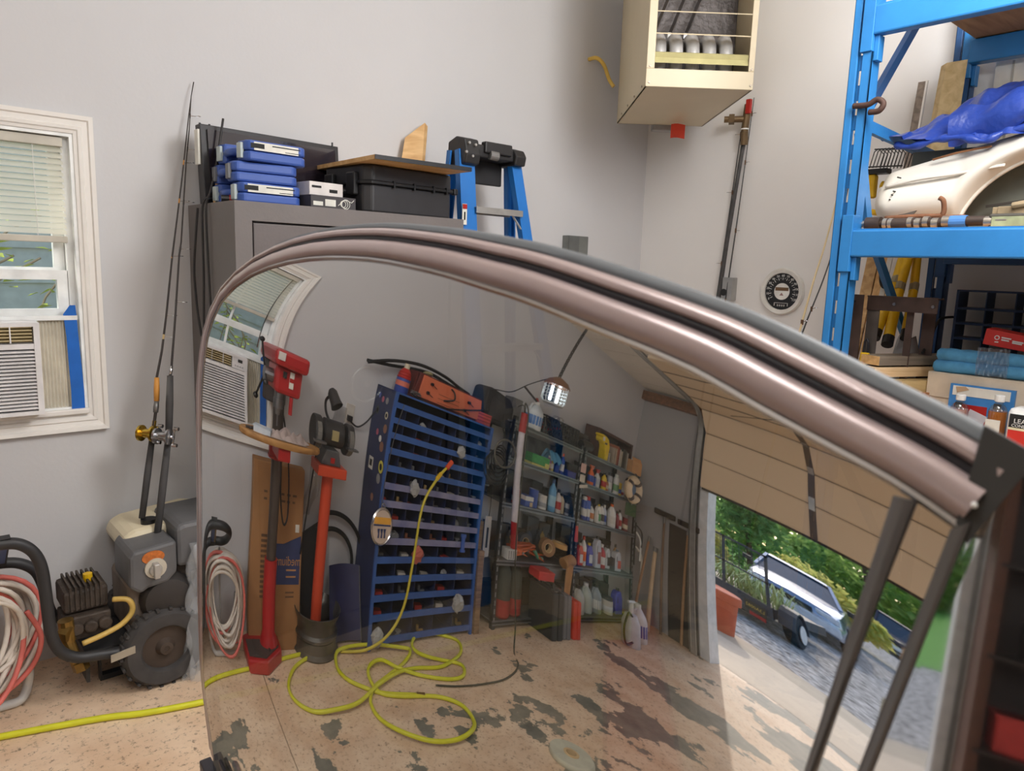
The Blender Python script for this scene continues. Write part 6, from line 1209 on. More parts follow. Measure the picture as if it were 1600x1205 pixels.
for k, (x, lab) in enumerate([(-3.72, 'tall grey book leaning at the yellow cover end of the wooden frame'), (-3.80, 'pale grey folder behind the silver can in the wooden frame')]):
    t2 = thing('folder', lab, 'folder', (x, 2.93, SHZ[0]+.012)); obj('cover', B().bx(-.04, .04, -.02, .03, 0, .24), mat('folder_grey%d' % k, (110+20*k, 108+20*k, 98+20*k), .7), t2); obj('spine_label', B().bx(-.03, .03, -.0215, -.02, .14, .20), paper, t2)
bottle('can', -3.785, 2.80, SHZ[0], .10, .03, (150, 148, 146), GY, None, 'silver can standing before the wooden frame')
t = thing('carton', 'small brown cardboard carton at the corner end of the shelf top', 'box', (-4.36+.12, 2.76, SHZ[0]), R(10)); obj('carton_body', B().bx(-.09, .06, -.04, .09, 0, .15), mat('carton_tan', (190, 140, 92), .8), t, bevel=.002); obj('flap', B().box((-.01, -.03, .165), (.14, .003, .05), (R(-25), 0, 0)), mat('carton_tan', (190, 140, 92), .8), t)
# lamp tube hanging
t = thing('lamp_tube', 'long white tube lamp with red ends hanging at the shelf end by the bin rack', 'work light', (-2.27, 2.62, .62), world=True)
obj('tube', B().cyl((-2.225, 2.60, 1.50), (-2.29, 2.60, .82), .027, n=16), mat('tube_white', (206, 200, 206), .35), t, smooth='auto'); obj('end_cap', B().cyl((-2.215, 2.60, 1.66), (-2.225, 2.60, 1.50), .030, n=14), mat('cap_red', (166, 40, 38), .4), t); obj('end_cap', B().cyl((-2.29, 2.60, .82), (-2.31, 2.60, .63), .029, n=14), mat('cap_red', (166, 40, 38), .4), t)
obj('cord', B().tube(spline([(-2.21, 2.60, 1.66), (-2.17, 2.58, 1.74), (-2.20, 2.54, 1.62), (-2.205, 2.50, 1.146), (-2.203, 2.48, .603), (-2.23, 2.46, .2), (-2.19, 2.425, .008), (-2.06, 2.27, .008), (-1.85, 2.18, .008), (-1.654, 2.171, .008), (-1.45, 2.20, .008), (-1.298, 2.257, .008)], 6), .0055, 6), mat('cord_olive', (66, 64, 50), .6), t, smooth=True); obj('hook', B().tube(spline([(-2.215, 2.60, 1.66), (-2.21, 2.63, 1.72), (-2.24, 2.72, 1.70)], 5), .005, 6), steel, t)
t = thing('hoop_coil', 'dark hoop and wire coil hanging beside the white lamp tube', 'coil', (-2.07, 2.64, 1.10), world=True); obj('hoop', B().torus((-2.10, 2.62, 1.29), .105, .009, (.15, -1, 0), 28, 8), mat('hoop_grey', (96, 94, 84), .5), t, smooth=True)
for k in range(5): obj('wire_loop', B().torus((-2.09+.008*k, 2.66, 1.25-.025*k), .09+.006*k, .006, (.1*k-.2, -1, .05*k), 24, 6), blackrub, t, smooth=True)
obj('hang_wire', B().tube(spline([(-2.09, 2.63, 1.39), (-2.05, 2.66, 1.5), (-2.08, 2.70, 1.58)], 5), .004, 5), blackrub, t)
t = thing('white_strip', 'pale printed strip hanging on a cord between bin rack and shelving', 'strip', (-2.10, 2.72, .5), world=True); obj('strip', B().prism([(-2.075, .80), (-2.145, .80), (-2.145, .52), (-2.08, .51)], 2.715, 2.722, 'y'), mat('strip_pale', (176, 174, 172), .6), t); obj('print', B().bx(-2.12, -2.10, 2.712, 2.716, .58, .72), ink, t); obj('cord', B().tube([(-2.11, 2.715, .80), (-2.10, 2.70, .88), (-2.09, 2.70, 1.0)], .003, 5), blackrub, t)
solo('pale_board', 'pale grey panel behind the hanging printed strip', 'panel', B().bx(-2.04, -2.23, 2.98, 3.0, .62, .95), mat('panel_pale', (150, 146, 148), .6))
solo('rough_plank', 'rough brown plank standing upright beside the blue bin rack', 'plank', B().bx(-2.03, -2.085, 2.70, 2.735, 0, .56), wood('plank_rough', (120, 92, 66), (160, 128, 96), 5))
solo('timber_post', 'tan timber post standing behind the bin rack edge', 'post', B().bx(-2.10, -2.20, 2.86, 2.94, 0, .72), wood('post_tan', (150, 116, 60), (180, 146, 84), 5))
t = thing('motor_unit', 'dark cylindrical motor hanging in the gap between bin rack and shelving', 'motor', (-2.16, 2.85, 1.0)); obj('housing', B().cyl((-.05, 0, .06), (.06, 0, .06), .06, n=16), mc(DK), t, bevel=.006); obj('end_ring', B().cyl((.06, 0, .06), (.08, 0, .06), .045, n=14), steel, t); obj('bracket', B().bx(-.04, .05, .0, .19, -.01, .01), steel, t)
# bug zapper hung on a chain
t = thing('bug_zapper', 'lit lantern style bug zapper with rust brown cap hanging on a chain', 'lamp', (-2.33, 2.45, 1.80), world=True)
zx, zy = -2.33, 2.45
obj('cap', B().lathe([(.008, 2.075), (.03, 2.068), (.085, 2.035), (.11, 1.995), (.112, 1.985), (.10, 1.985)], (zx, zy, 0), n=26), mat('zap_cap', (122, 82, 56), .45), t, smooth='auto')
em = mat('zap_glow', (255, 255, 255), .3, emit=((236, 246, 255), 16))
for k in range(3): obj('lamp', B().cyl((zx-.045+.045*k, zy+.015*(k % 2), 1.845), (zx-.045+.045*k, zy+.015*(k % 2), 1.975), .0105, n=10), em, t)
obj('inner_grid', B().cyl((zx, zy+.045, 1.84), (zx, zy+.045, 1.98), .05, n=14), mat('zap_dark', (60, 64, 70), .5), t)
cg = B()
for k in range(16):
    a = 2*math.pi*k/16; c, s = math.cos(a), math.sin(a)
    cg.tube([(zx+.10*c, zy+.10*s, 1.985), (zx+.10*c, zy+.10*s, 1.855), (zx+.085*c, zy+.085*s, 1.825), (zx+.05*c, zy+.05*s, 1.818)], .003, 5)
for z in (1.955, 1.925, 1.895, 1.865): cg.torus((zx, zy, z), .10, .003, (0, 0, 1), 22, 5)
obj('cage', cg, mat('cage_white', (206, 214, 214), .4), t)
obj('base_ring', B().lathe([(.05, 1.812), (.088, 1.815), (.092, 1.826), (.05, 1.826)], (zx, zy, 0), n=22), mat('cage_white', (206, 214, 214), .4), t)
for k in range(34):
    z = 2.085+k*.0255
    obj('chain_link', B().torus((zx-.004*k, zy, z), .019, .0056, (1, 0, 0) if k % 2 else (0, 1, 0), 10, 5, sx=.62), mat('chain_brown', (62, 52, 46), .5, .5), t)
obj('power_cord', B().tube(spline([(zx, zy, 2.06), (-2.26, 2.5, 2.02), (-2.20, 2.62, 1.92), (-2.15, 2.75, 1.80), (-2.0, 2.80, 1.76), (-1.95, 2.84, 1.72)], 6), .005, 6), black, t, smooth=True)
# long handled tools in the corner by the door track
for k, (p, q, r_, m, lab, tp_) in enumerate([((-4.20, 2.66, 0), (-4.60, 2.70, .95), .014, (150, 110, 80), 'thin brown handle leaning beside the corner shelf post', 0), ((-4.43, 2.62, 0), (-4.66, 2.66, .86), .022, (196, 170, 140), 'thick pale wooden handle leaning in the corner by the garage door', 0), ((-4.62, 2.58, 0), (-4.70, 2.60, 1.24), .013, (120, 96, 78), 'long dark handle leaning on the left wall in the corner', 1), ((-4.70, 2.42, 0), (-4.735, 2.36, 1.23), .014, (166, 126, 90), 'long tan handle leaning on the wall nearest the door track', 1)]):
    t = thing('long_handled_tool', lab, 'tool', p, world=True)
    obj('handle', B().cyl(p, q, r_, r_*.85, 10), mat('handle_%d' % k, m, .6), t)
    obj('ferrule', B().cyl(q, tuple(lerp(Vector(q), Vector(p), .06)), r_*1.15, n=10), steel, t)
    if tp_:
        obj('tool_head', B().box((q[0]+.0, q[1], q[2]+.03), (.05, .22, .06)), mat('head_dark', (48, 40, 38), .7), t, bevel=.01)
t = thing('dark_board', 'dark brown board standing against the wall beside the door track', 'board', (-4.735, 2.42, 0), world=True); obj('panel', B().bx(-4.748, -4.735, 2.31, 2.56, 0, 1.2), mat('board_dark', (52, 44, 42), .6), t); obj('edge_strip', B().bx(-4.75, -4.733, 2.30, 2.312, 0, 1.2), mat('strip_brown', (96, 56, 40), .6), t)
t = thing('hand_tools', 'cluster of white handled tools hanging at the corner post', 'tool', (-4.42, 2.74, .70), world=True); obj('hook_rail', B().bx(-4.36, -4.38, 2.735, 2.75, .6, 1.05), shm, t)
for k, (z0, z1, dx, c) in enumerate([(.95, .66, -.03, WH), (.80, .50, -.06, (206, 200, 186)), (1.02, .80, -.05, (40, 38, 38))]): obj('tool_handle', B().tube(spline([(-4.38, 2.735, z0), (-4.42+dx, 2.72, lerp(z0, z1, .3)), (-4.40+dx, 2.71, z1)], 5), .009, 7), mc(c), t)
# tape roll on the floor, in front
t = thing('ring_roll', 'pale ring shaped roll lying on the floor before the car', 'roll', (-1.62, 1.55, .0)); obj('roll', B().lathe([(.035, 0), (.10, 0), (.105, .008), (.105, .022), (.10, .03), (.035, .03)], n=32, ring=True), mat('roll_pale', (190, 190, 172), .5), t, smooth='auto'); obj('core', B().lathe([(.024, .0), (.036, .0), (.036, .033), (.024, .033)], n=24, ring=True), mat('core_card', (206, 176, 130), .8), t)
# dark storage on the far side of the garage door opening
t = thing('storage_rack', 'dark storage rack on the left wall past the garage door opening', 'rack', (-4.5, -1.5, 0), world=True); sdk = mat('store_dark', (40, 34, 32), .6)
for y in (-.66, -2.3): obj('upright', B().bx(-4.74, -4.3, y-.03, y+.03, 0, 2.2), mat('store_brown', (92, 54, 36), .6), t)
for z in (.1, .6, 1.1, 1.6, 2.1): obj('shelf', B().bx(-4.74, -4.28, -2.3, -.66, z-.02, z), sdk, t)
obj('back_board', B().bx(-4.745, -4.735, -2.3, -.66, 0, 2.2), sdk, t)
for k, (y, z, c, lab) in enumerate([(-.85, .1, (226, 150, 40), 'orange bin low on the dark storage rack'), (-.85, .6, (206, 60, 56), 'red bin on the dark storage rack'), (-1.2, .6, (60, 70, 110), 'blue bin on the dark storage rack'), (-1.1, .1, (206, 170, 50), 'yellow bin low on the dark storage rack'), (-.95, 1.1, (70, 56, 50), 'brown bin high on the dark storage rack')]):
    q = thing('storage_bin', lab, 'bin', (-4.46, y, z), group='bins on the dark storage rack'); obj('tub', B().bx(-.12, .12, -.1, .1, 0, .2), mc(c), q, bevel=.015); obj('rim', B().bx(-.128, .128, -.108, .108, .185, .2), mc(c), q)
# darker stock standing behind the front row of every shelf
rs = random.Random(21)
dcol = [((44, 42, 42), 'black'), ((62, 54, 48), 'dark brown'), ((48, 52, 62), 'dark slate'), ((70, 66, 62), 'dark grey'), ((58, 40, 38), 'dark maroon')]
bayn = ['bin rack bay', 'corner bay']
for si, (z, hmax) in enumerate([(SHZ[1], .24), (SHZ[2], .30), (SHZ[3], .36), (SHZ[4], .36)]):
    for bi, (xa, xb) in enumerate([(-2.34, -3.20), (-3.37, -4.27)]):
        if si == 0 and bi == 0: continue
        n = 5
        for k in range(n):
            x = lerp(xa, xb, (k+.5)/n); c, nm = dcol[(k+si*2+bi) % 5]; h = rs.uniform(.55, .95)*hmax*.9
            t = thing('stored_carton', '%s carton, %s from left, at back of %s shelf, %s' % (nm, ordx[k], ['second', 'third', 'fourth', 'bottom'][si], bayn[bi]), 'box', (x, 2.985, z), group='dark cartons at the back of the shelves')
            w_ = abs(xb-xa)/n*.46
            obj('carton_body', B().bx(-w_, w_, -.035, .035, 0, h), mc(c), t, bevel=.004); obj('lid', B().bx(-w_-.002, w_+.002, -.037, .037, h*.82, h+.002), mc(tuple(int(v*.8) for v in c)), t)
# ================================================================== blue pallet rack (seen directly, right)
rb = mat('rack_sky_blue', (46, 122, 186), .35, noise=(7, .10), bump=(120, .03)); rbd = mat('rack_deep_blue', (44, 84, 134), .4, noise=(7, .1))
pr = thing('pallet_rack', 'tall sky blue pallet rack standing against the right wall', 'rack', (3.15, .4, 0), world=True)
slotm = mat('slot_dark', (30, 36, 44), .8)
def post(x, y, m, zt=3.0):
    w = .074; dp = .07
    b = B()
    # C shaped column: two flanges and a slotted web set back between them, open side away from the aisle
    b.bx(x, x+.012, y+w/2-.026, y+w/2, 0, zt).bx(x, x+.012, y-w/2, y-w/2+.030, 0, zt)
    b.bx(x, x+dp, y+w/2-.004, y+w/2, 0, zt).bx(x, x+dp, y-w/2, y-w/2+.004, 0, zt)
    zz = .04; wy0, wy1 = y-w/2+.028, y+w/2-.024
    while zz < zt-.1:
        b.bx(x+.016, x+.02, wy0, wy1, zz, zz+.052)
        b.bx(x+.016, x+.02, wy0, wy0+.006, zz+.052, zz+.10).bx(x+.016, x+.02, wy1-.006, wy1, zz+.052, zz+.10)
        zz += .10
    return obj('post', b, m, pr, bevel=.0015)
PF, PB_, PY = 2.66, 3.60, 1.25
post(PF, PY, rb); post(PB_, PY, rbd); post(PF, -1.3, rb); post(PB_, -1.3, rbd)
def brace(p, q, w=.038, m=rb):
    return obj('brace', B().beam(p, q, w, .02, up=(0, 1, 0)), m, pr)
brace((PF+.05, PY, 2.07), (PB_, PY, 2.03), .04)
brace((PF+.04, PY, 2.06), (3.30, PY, 2.72), .036, rbd)
brace((PF+.05, PY, 2.04), (PF+.20, PY, 1.72), .04)
brace((PF+.20, PY, 1.72), (PB_, PY, 1.05), .036)
brace((PF+.05, PY, 1.0), (PB_, PY, 1.0), .04); brace((PF+.05, PY, .96), (PB_, PY, .1), .036)
for z0_, lab in ((1.645, 'mid'), (2.395, 'top'), (.90, 'low')):
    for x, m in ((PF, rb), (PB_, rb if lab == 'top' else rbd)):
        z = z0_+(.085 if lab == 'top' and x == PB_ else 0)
        d = 1 if x == PF else -1
        b = B(); yb0 = PY-.035
        b.bx(x-.006 if d > 0 else x-.04, x+.04 if d > 0 else x+.02, -1.3, yb0, z-.047, z+.047)
        o = obj('beam', b, m, pr, bevel=.006)
        obj('beam_step', B().bx(x+.002, x+.02, -1.3, yb0, z+.047, z+.052), m, o)
        obj('connector', B().bx(x-.009, x+.045, yb0-.004, yb0+.036, z-.10, z+.10).bx(x+.01, x+.05, yb0-.02, yb0-.004, z-.13, z-.047), m, o, bevel=.002)
deckw = wood('deck_timber', (158, 118, 80), (192, 150, 108), 3, (0, 0, R(90)))
for lv, z, ny in (('top', 2.53, 9), ('mid', 1.663, 9), ('low', .952, 9)):
    for k in range(ny):
        y1 = PY-.05-k*.28
        obj('deck_plank', B().bx(PF+.03, PB_+.02, max(y1-.272, -1.3), y1, z, z+.03), deckw, pr)
solo('shackle', 'rusty steel shackle hooked through the front post of the blue rack', 'shackle', B().tube(spline([(PF-.01, 1.252, 2.118), (PF-.015, 1.20, 2.115), (PF-.015, 1.17, 2.128), (PF-.015, 1.148, 2.112), (PF-.015, 1.16, 2.09), (PF-.01, 1.195, 2.09)], 6), .010, 8), mat('rust_dark', (84, 62, 54), .7, .4), smooth=True)
# ---------- on the middle level
tm_ = mat('tarp_blue', (46, 74, 164), .36, noise=(6, .2), bump=(28, .55))
rs = random.Random(8)
def tarpf(s, t):
    # s along y (left to right in view), t front to back
    y = 1.28-.66*s; x = 2.96+.36*t
    ridge = [.0, .05, .11, .15, .175, .195, .21, .225, .23]; k = s*8; i = min(int(k), 7); h = lerp(ridge[i], ridge[i+1], k-i)
    low = [.0, -.015, -.02, -.02, -.035, -.03, -.02, -.02, -.02][min(int(k), 8)]
    z = 2.05+low+(h-low)*math.sin(min(1, t*1.6)*math.pi/2)
    e = math.sin(math.pi*min(1, t*.9+.08)); z += e*(.016*(abs(math.sin(s*11+t*7))-.5)+.012*(abs(math.sin(s*7-t*15+1))-.5)+.008*(abs(math.sin(s*27+t*5))-.5)+.005*math.sin(s*53-t*31))
    return (x-.02*math.sin(s*13+t*3)-.012*math.sin(s*31), y, z)
tg = thing('tarpaulin', 'crumpled blue tarpaulin heaped on the white car fender', 'tarpaulin', (3.1, .98, 2.02), world=True)
tb = B().grid(tarpf, 90, 40); obj('sheet', tb, tm_, tg, smooth='auto')
obj('fold', B().grid(lambda s, t: (2.965-.03*math.sin(math.pi*t)+.01*math.sin(s*9), 1.04-.42*s, 2.12+.09*s-.13*t*(1-.5*abs(s-.3))+.012*math.sin(s*17+t*4)), 26, 10), tm_, tg, smooth=True)
obj('rolled_edge', B().tube(spline([(2.99, 1.235, 2.03), (2.975, 1.17, 2.015), (2.965, 1.08, 2.03), (2.95, 1.0, 2.028), (2.94, .92, 2.005), (2.95, .86, 2.03), (2.97, .70, 2.06)], 6), [.012+.004*math.sin(i) for i in range(37)], 8), tm_, tg, smooth=True)
# fender
fn = mat('fender_cream', (226, 220, 208), .38, noise=(5, .04)); 
fd = thing('car_fender', 'cream white car fender with wheel arch lying on the middle rack level', 'car fender', (3.0, .9, 1.73), world=True)
def fenderf(s, t):
    # s along y, t over the crown from bottom (0) to the back edge on top (1)
    y = 1.285-.80*s
    top = lerp(1.955, 2.075, min(1, s*1.6)); arch = 0
    yc, rA_ = .66, .34
    zlow = 1.765
    d = (y-yc)/rA_
    if abs(d) < 1: zlow = max(zlow, 1.70+.30*math.sqrt(1-d*d))
    zlow = min(zlow, top-.05)
    if t < .7:
        q = t/.7; z = lerp(zlow, top, q); bul = .06*math.sin(q*math.pi*.9)+.02
        x = 3.02-bul-.02*math.sin(q*6.3)+.10*max(0, q-.8)
    else:
        q = (t-.7)/.3; z = top+.03*math.sin(q*math.pi/2); x = 3.02+.02+.30*q
    nose = max(0, 1-s*14); x += .05*nose*nose; z -= .012*nose*nose*(1 if t > .5 else -1)
    return (x, y, z)
obj('panel', B().grid(fenderf, 60, 26), fn, fd, smooth=True)
lipp = []
for k in range(41):
    y = 1.0-.60*k/40; d = (y-.66)/.34
    if abs(d) < 1: lipp.append((2.998, y, max(1.775, 1.70+.30*math.sqrt(1-d*d))))
obj('arch_lip', B().tube(lipp, .008, 6), fn, fd, smooth=True)
obj('crease_line', B().tube(spline([(2.955, 1.24, 1.905), (2.945, 1.12, 1.925), (2.945, 1.0, 1.935), (2.95, .85, 1.955)], 6), .006, 6), fn, fd, smooth=True)
obj('rust_line', B().tube(spline([(2.972, 1.09, 1.995), (2.962, 1.0, 2.012), (2.955, .90, 2.022)], 6), .004, 5), mat('rust_brown', (130, 86, 52), .8), fd)
for y, z in ((1.20, 1.885), (1.205, 1.872), (1.21, 1.855), (1.19, 1.935)): obj('bolt_hole', B().cyl((2.93, y, z), (2.96, y, z), .0026, n=6), ink, fd)
obj('liner', B().bx(3.12, 3.14, .45, 1.22, 1.74, 2.05), mat('liner_grey', (112, 116, 108), .8), fd)
obj('splash_strip', B().beam((3.08, .93, 1.83), (3.08, .78, 1.85), .01, .008).beam((3.08, .80, 1.80), (3.08, .78, 1.92), .01, .008), mat('strip_dark', (60, 56, 50), .6), fd)
# camshaft
cs = thing('camshaft', 'steel camshaft with dark lobes lying along the front of the rack beam', 'camshaft', (2.74, 1.0, 1.727), world=True)
cz = 1.752; cxx = 2.735
sm_ = mat('shaft_steel', (186, 180, 170), .3, .85); sdk2 = mat('shaft_dark', (72, 60, 54), .5, .4, noise=(20, .2)); yy = 1.185
obj('core_shaft', B().cyl((cxx, 1.19, cz), (cxx, .70, cz), .012, n=12), sdk2, cs)
obj('end_flange', B().cyl((cxx, 1.20, cz), (cxx, 1.15, cz), .024, n=18), sdk2, cs, smooth='auto'); obj('end_pin', B().cyl((cxx, 1.215, cz), (cxx, 1.20, cz), .011, n=14), sm_, cs)
y = 1.14
k = 0
for w_, tt in ((.014, 's'), (.004, 'd'), (.014, 's'), (.05, 'D'), (.016, 's'), (.008, 'd'), (.018, 's'), (.008, 'd'), (.018, 's'), (.010, 'd'), (.020, 's'), (.012, 'd'), (.030, 's'), (.012, 'd'), (.020, 's'), (.008, 'd'), (.055, 'd'), (.022, 's'), (.012, 'd'), (.03, 's')):
    r_ = {'s': .0185, 'd': .016, 'D': .020}[tt]; a = k*1.7
    if tt == 's': obj('journal', B().lathe([(r_, 0), (r_, -w_)], (cxx, y, cz+.003*math.sin(a)), (0, 1, 0), 18), sm_, cs, smooth='auto')
    else: obj('lobe', B().lathe([(r_, 0), (r_, -w_)], (cxx+.003*math.cos(a), y, cz+.003*math.sin(a)), (0, 1, 0), 16, sx=1.15), sdk2, cs, smooth='auto')
    y -= w_; k += 1
obj('blue_tape', B().cyl((cxx, .925, cz), (cxx, .875, cz), .0215, n=16), mat('tape_pale_blue', (70, 124, 186), .6), cs)
solo('rusty_bar', 'rusty bent bar lying behind the camshaft with upturned end', 'bar', B().tube(spline([(2.79, 1.16, 1.775), (2.79, 1.05, 1.778), (2.79, .98, 1.778), (2.79, .97, 1.785), (2.79, .968, 1.80), (2.785, .972, 1.828), (2.785, .985, 1.838)], 6), .0085, 8).tube([(2.79, .99, 1.772), (2.79, .90, 1.772)], .0085, 8), mat('rust_orange', (126, 84, 58), .8, .2, noise=(22, .3)), smooth=True)
solo('scraper', 'flat grey scraper blade lying behind the end of the camshaft', 'tool', B().prism([(1.18, 1.775), (1.10, 1.79), (1.06, 1.80), (1.07, 1.785), (1.13, 1.772)], 2.80, 2.806, 'x'), mat('blade_grey', (120, 112, 104), .4, .6))
ve = thing('valve_cover', 'grey green engine cover with rusty linkage at the frame edge of the rack', 'engine part', (2.80, .74, 1.727), world=True)
obj('cover', B().bx(2.72, 2.86, .55, .81, 1.728, 1.775), mat('cover_dark', (70, 66, 58), .6), ve, bevel=.006); obj('cover_label', B().bx(2.717, 2.721, .56, .80, 1.735, 1.765), mat('label_green', (150, 156, 120), .5, noise=(20, .3)), ve)
obj('linkage', B().bx(2.78, 2.80, .80, .82, 1.73, 1.80).bx(2.76, 2.84, .70, .80, 1.775, 1.80).cyl((2.76, .76, 1.80), (2.76, .70, 1.81), .012, n=8).cyl((2.76, .68, 1.80), (2.74, .64, 1.82), .014, n=8), mat('linkage_tan', (150, 132, 104), .6, .3, noise=(20, .3)), ve, bevel=.002); obj('rusty_arm', B().tube([(2.75, .66, 1.78), (2.75, .66, 1.81), (2.75, .63, 1.825)], .009, 7), mat('rust_orange', (126, 84, 58), .8, .2, noise=(22, .3)), ve)
wbk = thing('wire_basket', 'small black wire basket behind the front post of the blue rack', 'basket', (3.2, 1.34, 1.975), world=True); b = B()
for k in range(9):
    y = 1.40-.014*k; b.tube([(3.16, y, 1.975), (3.165, y-.012, 2.04), (3.2, y-.012, 2.056), (3.26, y-.012, 2.04), (3.26, y, 1.98)], .002, 4)
b.tube([(3.16, 1.41, 1.98), (3.16, 1.27, 1.975)], .003, 5).tube([(3.18, 1.395, 2.052), (3.18, 1.27, 2.046)], .003, 5)
obj('wire_frame', b, mat('wire_black', (52, 50, 48), .5, .5), wbk)
yt = thing('yellow_tool', 'yellow and black tool hanging behind the rack brace under the wire basket', 'tool', (3.22, 1.42, 1.855), world=True)
obj('yellow_body', B().bx(3.19, 3.23, 1.385, 1.425, 1.858, 1.955), yellow, yt, bevel=.01); obj('black_clip', B().bx(3.185, 3.235, 1.34, 1.44, 1.955, 1.975).bx(3.18, 3.20, 1.42, 1.445, 1.905, 1.93), black, yt); obj('yellow_knob', B().cyl((3.2, 1.43, 1.89), (3.19, 1.447, 1.90), .015, n=10).cyl((3.2, 1.36, 1.91), (3.2, 1.345, 1.905), .016, n=10), yellow, yt)
yl = thing('yellow_tool_grip', 'yellow handle with black end lying beside the camshaft end', 'handle', (3.15, 1.39, 1.79)); obj('grip', B().cyl((0, 0, .01), (0, -.06, .0), .012, n=10), yellow, yl); obj('shaft', B().cyl((0, -.06, .0), (0, -.34, -.087), .008, n=8), steel, yl); obj('end_cap', B().cyl((0, .018, .01), (0, 0, .01), .014, n=10), black, yl)
tbd = wood('tall_board', (190, 164, 116), (214, 190, 142), 3, (0, R(90), 0))
solo('tall_board', 'tall yellowish board standing behind the tarpaulin at the rear rack post', 'board', B().add([(3.50, 1.325, 1.73), (3.50, 1.215, 1.73), (3.50, 1.195, 2.467), (3.50, 1.275, 2.467), (3.54, 1.36, 1.73), (3.54, 1.25, 1.73), (3.54, 1.23, 2.467), (3.54, 1.31, 2.467)], [(0, 1, 2, 3), (4, 7, 6, 5), (0, 4, 5, 1), (1, 5, 6, 2), (2, 6, 7, 3), (3, 7, 4, 0)]), tbd)
gtm = thing('grey_trim_board', 'narrow weathered grey board leaning on the wall behind the blue tarpaulin', 'board', (3.6, 1.42, 1.73), world=True)
obj('board', B().add([(3.58, 1.455, 1.73), (3.58, 1.415, 1.73), (3.64, 1.400, 2.44), (3.64, 1.435, 2.44), (3.6, 1.455, 1.73), (3.6, 1.415, 1.73), (3.66, 1.400, 2.44), (3.66, 1.435, 2.44)], [(0, 1, 2, 3), (4, 7, 6, 5), (0, 4, 5, 1), (1, 5, 6, 2), (2, 6, 7, 3), (3, 7, 4, 0)]), wood('grey_board', (116, 104, 94), (150, 136, 124), 4, (0, R(90), 0)), gtm)
obj('edge_bead', B().beam((3.576, 1.410, 1.73), (3.636, 1.396, 2.44), .008, .012), cas, gtm)
wbx = thing('white_carton', 'white carton under the top level at the right frame edge', 'box', (3.55, .9, 2.15), world=True); obj('carton', B().bx(3.665, 3.735, .55, 1.14, 1.695, 2.45), mat('carton_pale', (222, 216, 204), .6), wbx); obj('fold_line', B().bx(3.660, 3.665, 1.07, 1.078, 1.70, 2.44), mat('carton_line', (176, 170, 158), .7), wbx)
# ---------- on the lower level
for k, (pts, r_, lab) in enumerate([([(3.42, 1.32, 1.66), (3.301, 1.298, 1.515), (3.1, 1.271, 1.306)], .020, 'yellow pole leaning under the middle level, left of three'), ([(3.42, 1.30, 1.66), (3.283, 1.275, 1.489), (3.1, 1.223, 1.284)], .022, 'yellow pole leaning under the middle level, middle of three'), ([(3.46, 1.285, 1.66), (3.347, 1.241, 1.491), (3.2, 1.197, 1.309)], .018, 'yellow pole leaning under the middle level, right of three')]):
    t = thing('yellow_pole', lab, 'pole', pts[-1], world=True, group='yellow poles on the blue rack')
    obj('pole', B().tube(pts, r_, 12), yellow, t, smooth='auto'); d = (Vector(pts[-1])-Vector(pts[-2])).normalized(); e = Vector(pts[-1]); obj('end_cap', B().cyl(e-d*.01, e+d*.03, r_*1.05, n=12), black, t)
    obj('joint_collar', B().cyl(Vector(pts[1])-d*.02, Vector(pts[1])+d*.02, r_*1.08, n=12), mat('collar_grey', (150, 140, 110), .5), t)
ply = wood('plywood_edge', (176, 138, 90), (206, 170, 120), 4, (0, R(60), 0))
for k, (y0, lab) in enumerate([(1.455, 'tan plywood sheet leaning behind the front rack post'), (1.40, 'pale plywood sheet leaning in front of the tan one')]):
    solo('plywood_sheet', lab, 'board', B().add([(3.1, y0-.05, 1.0), (3.1, y0-.095, 1.0), (3.42, y0-.03, 1.68), (3.42, y0+.02, 1.68), (3.115, y0-.05, 1.0), (3.115, y0-.095, 1.0), (3.435, y0-.03, 1.68), (3.435, y0+.02, 1.68)], [(0, 1, 2, 3), (4, 7, 6, 5), (0, 4, 5, 1), (1, 5, 6, 2), (2, 6, 7, 3), (3, 7, 4, 0)]), ply if k == 0 else wl)
solo('white_conduit', 'white plastic strip leaning beside the yellow poles', 'strip', B().beam((3.08, 1.30, 1.10), (3.40, 1.37, 1.64), .02, .012), mat('strip_white', (214, 212, 206), .5))
solo('black_loop', 'black cable loop hanging beside the plywood under the middle beam', 'cable', B().tube(spline([(3.30, 1.36, 1.60), (3.29, 1.36, 1.53), (3.28, 1.34, 1.49), (3.28, 1.31, 1.495), (3.30, 1.305, 1.53)], 6), .006, 6), blackrub, smooth=True)
st_ = thing('angle_iron_stand', 'brown steel angle frame standing on the lower rack level', 'frame', (2.9, 1.15, .98), world=True); ang_ = mat('angle_brown', (84, 68, 62), .55, .4, noise=(14, .25))
obj('front_leg', B().bx(2.86, 2.865, 1.235, 1.305, .983, 1.462).bx(2.86, 2.91, 1.30, 1.305, .983, 1.462), ang_, st_)
obj('front_leg', B().bx(2.905, 2.91, 1.19, 1.235, .983, 1.455), mat('angle_grey', (120, 112, 106), .45, .6, noise=(14, .2)), st_)
obj('top_rail', B().bx(2.895, 2.90, .985, 1.235, 1.405, 1.46).bx(2.89, 2.95, .985, 1.235, 1.455, 1.46), ang_, st_)
obj('rear_leg', B().bx(3.05, 3.055, 1.04, 1.085, .983, 1.46), ang_, st_); obj('rear_leg', B().bx(2.93, 2.935, 1.075, 1.10, .983, 1.42), ang_, st_)
for (x, y, z) in ((2.858, 1.27, 1.435), (2.893, 1.135, 1.432), (2.893, 1.0, 1.43)): obj('bolt', B().cyl((x+.004, y, z), (x-.002, y, z), .006, n=8), ink if y > 1.2 else steel, st_)
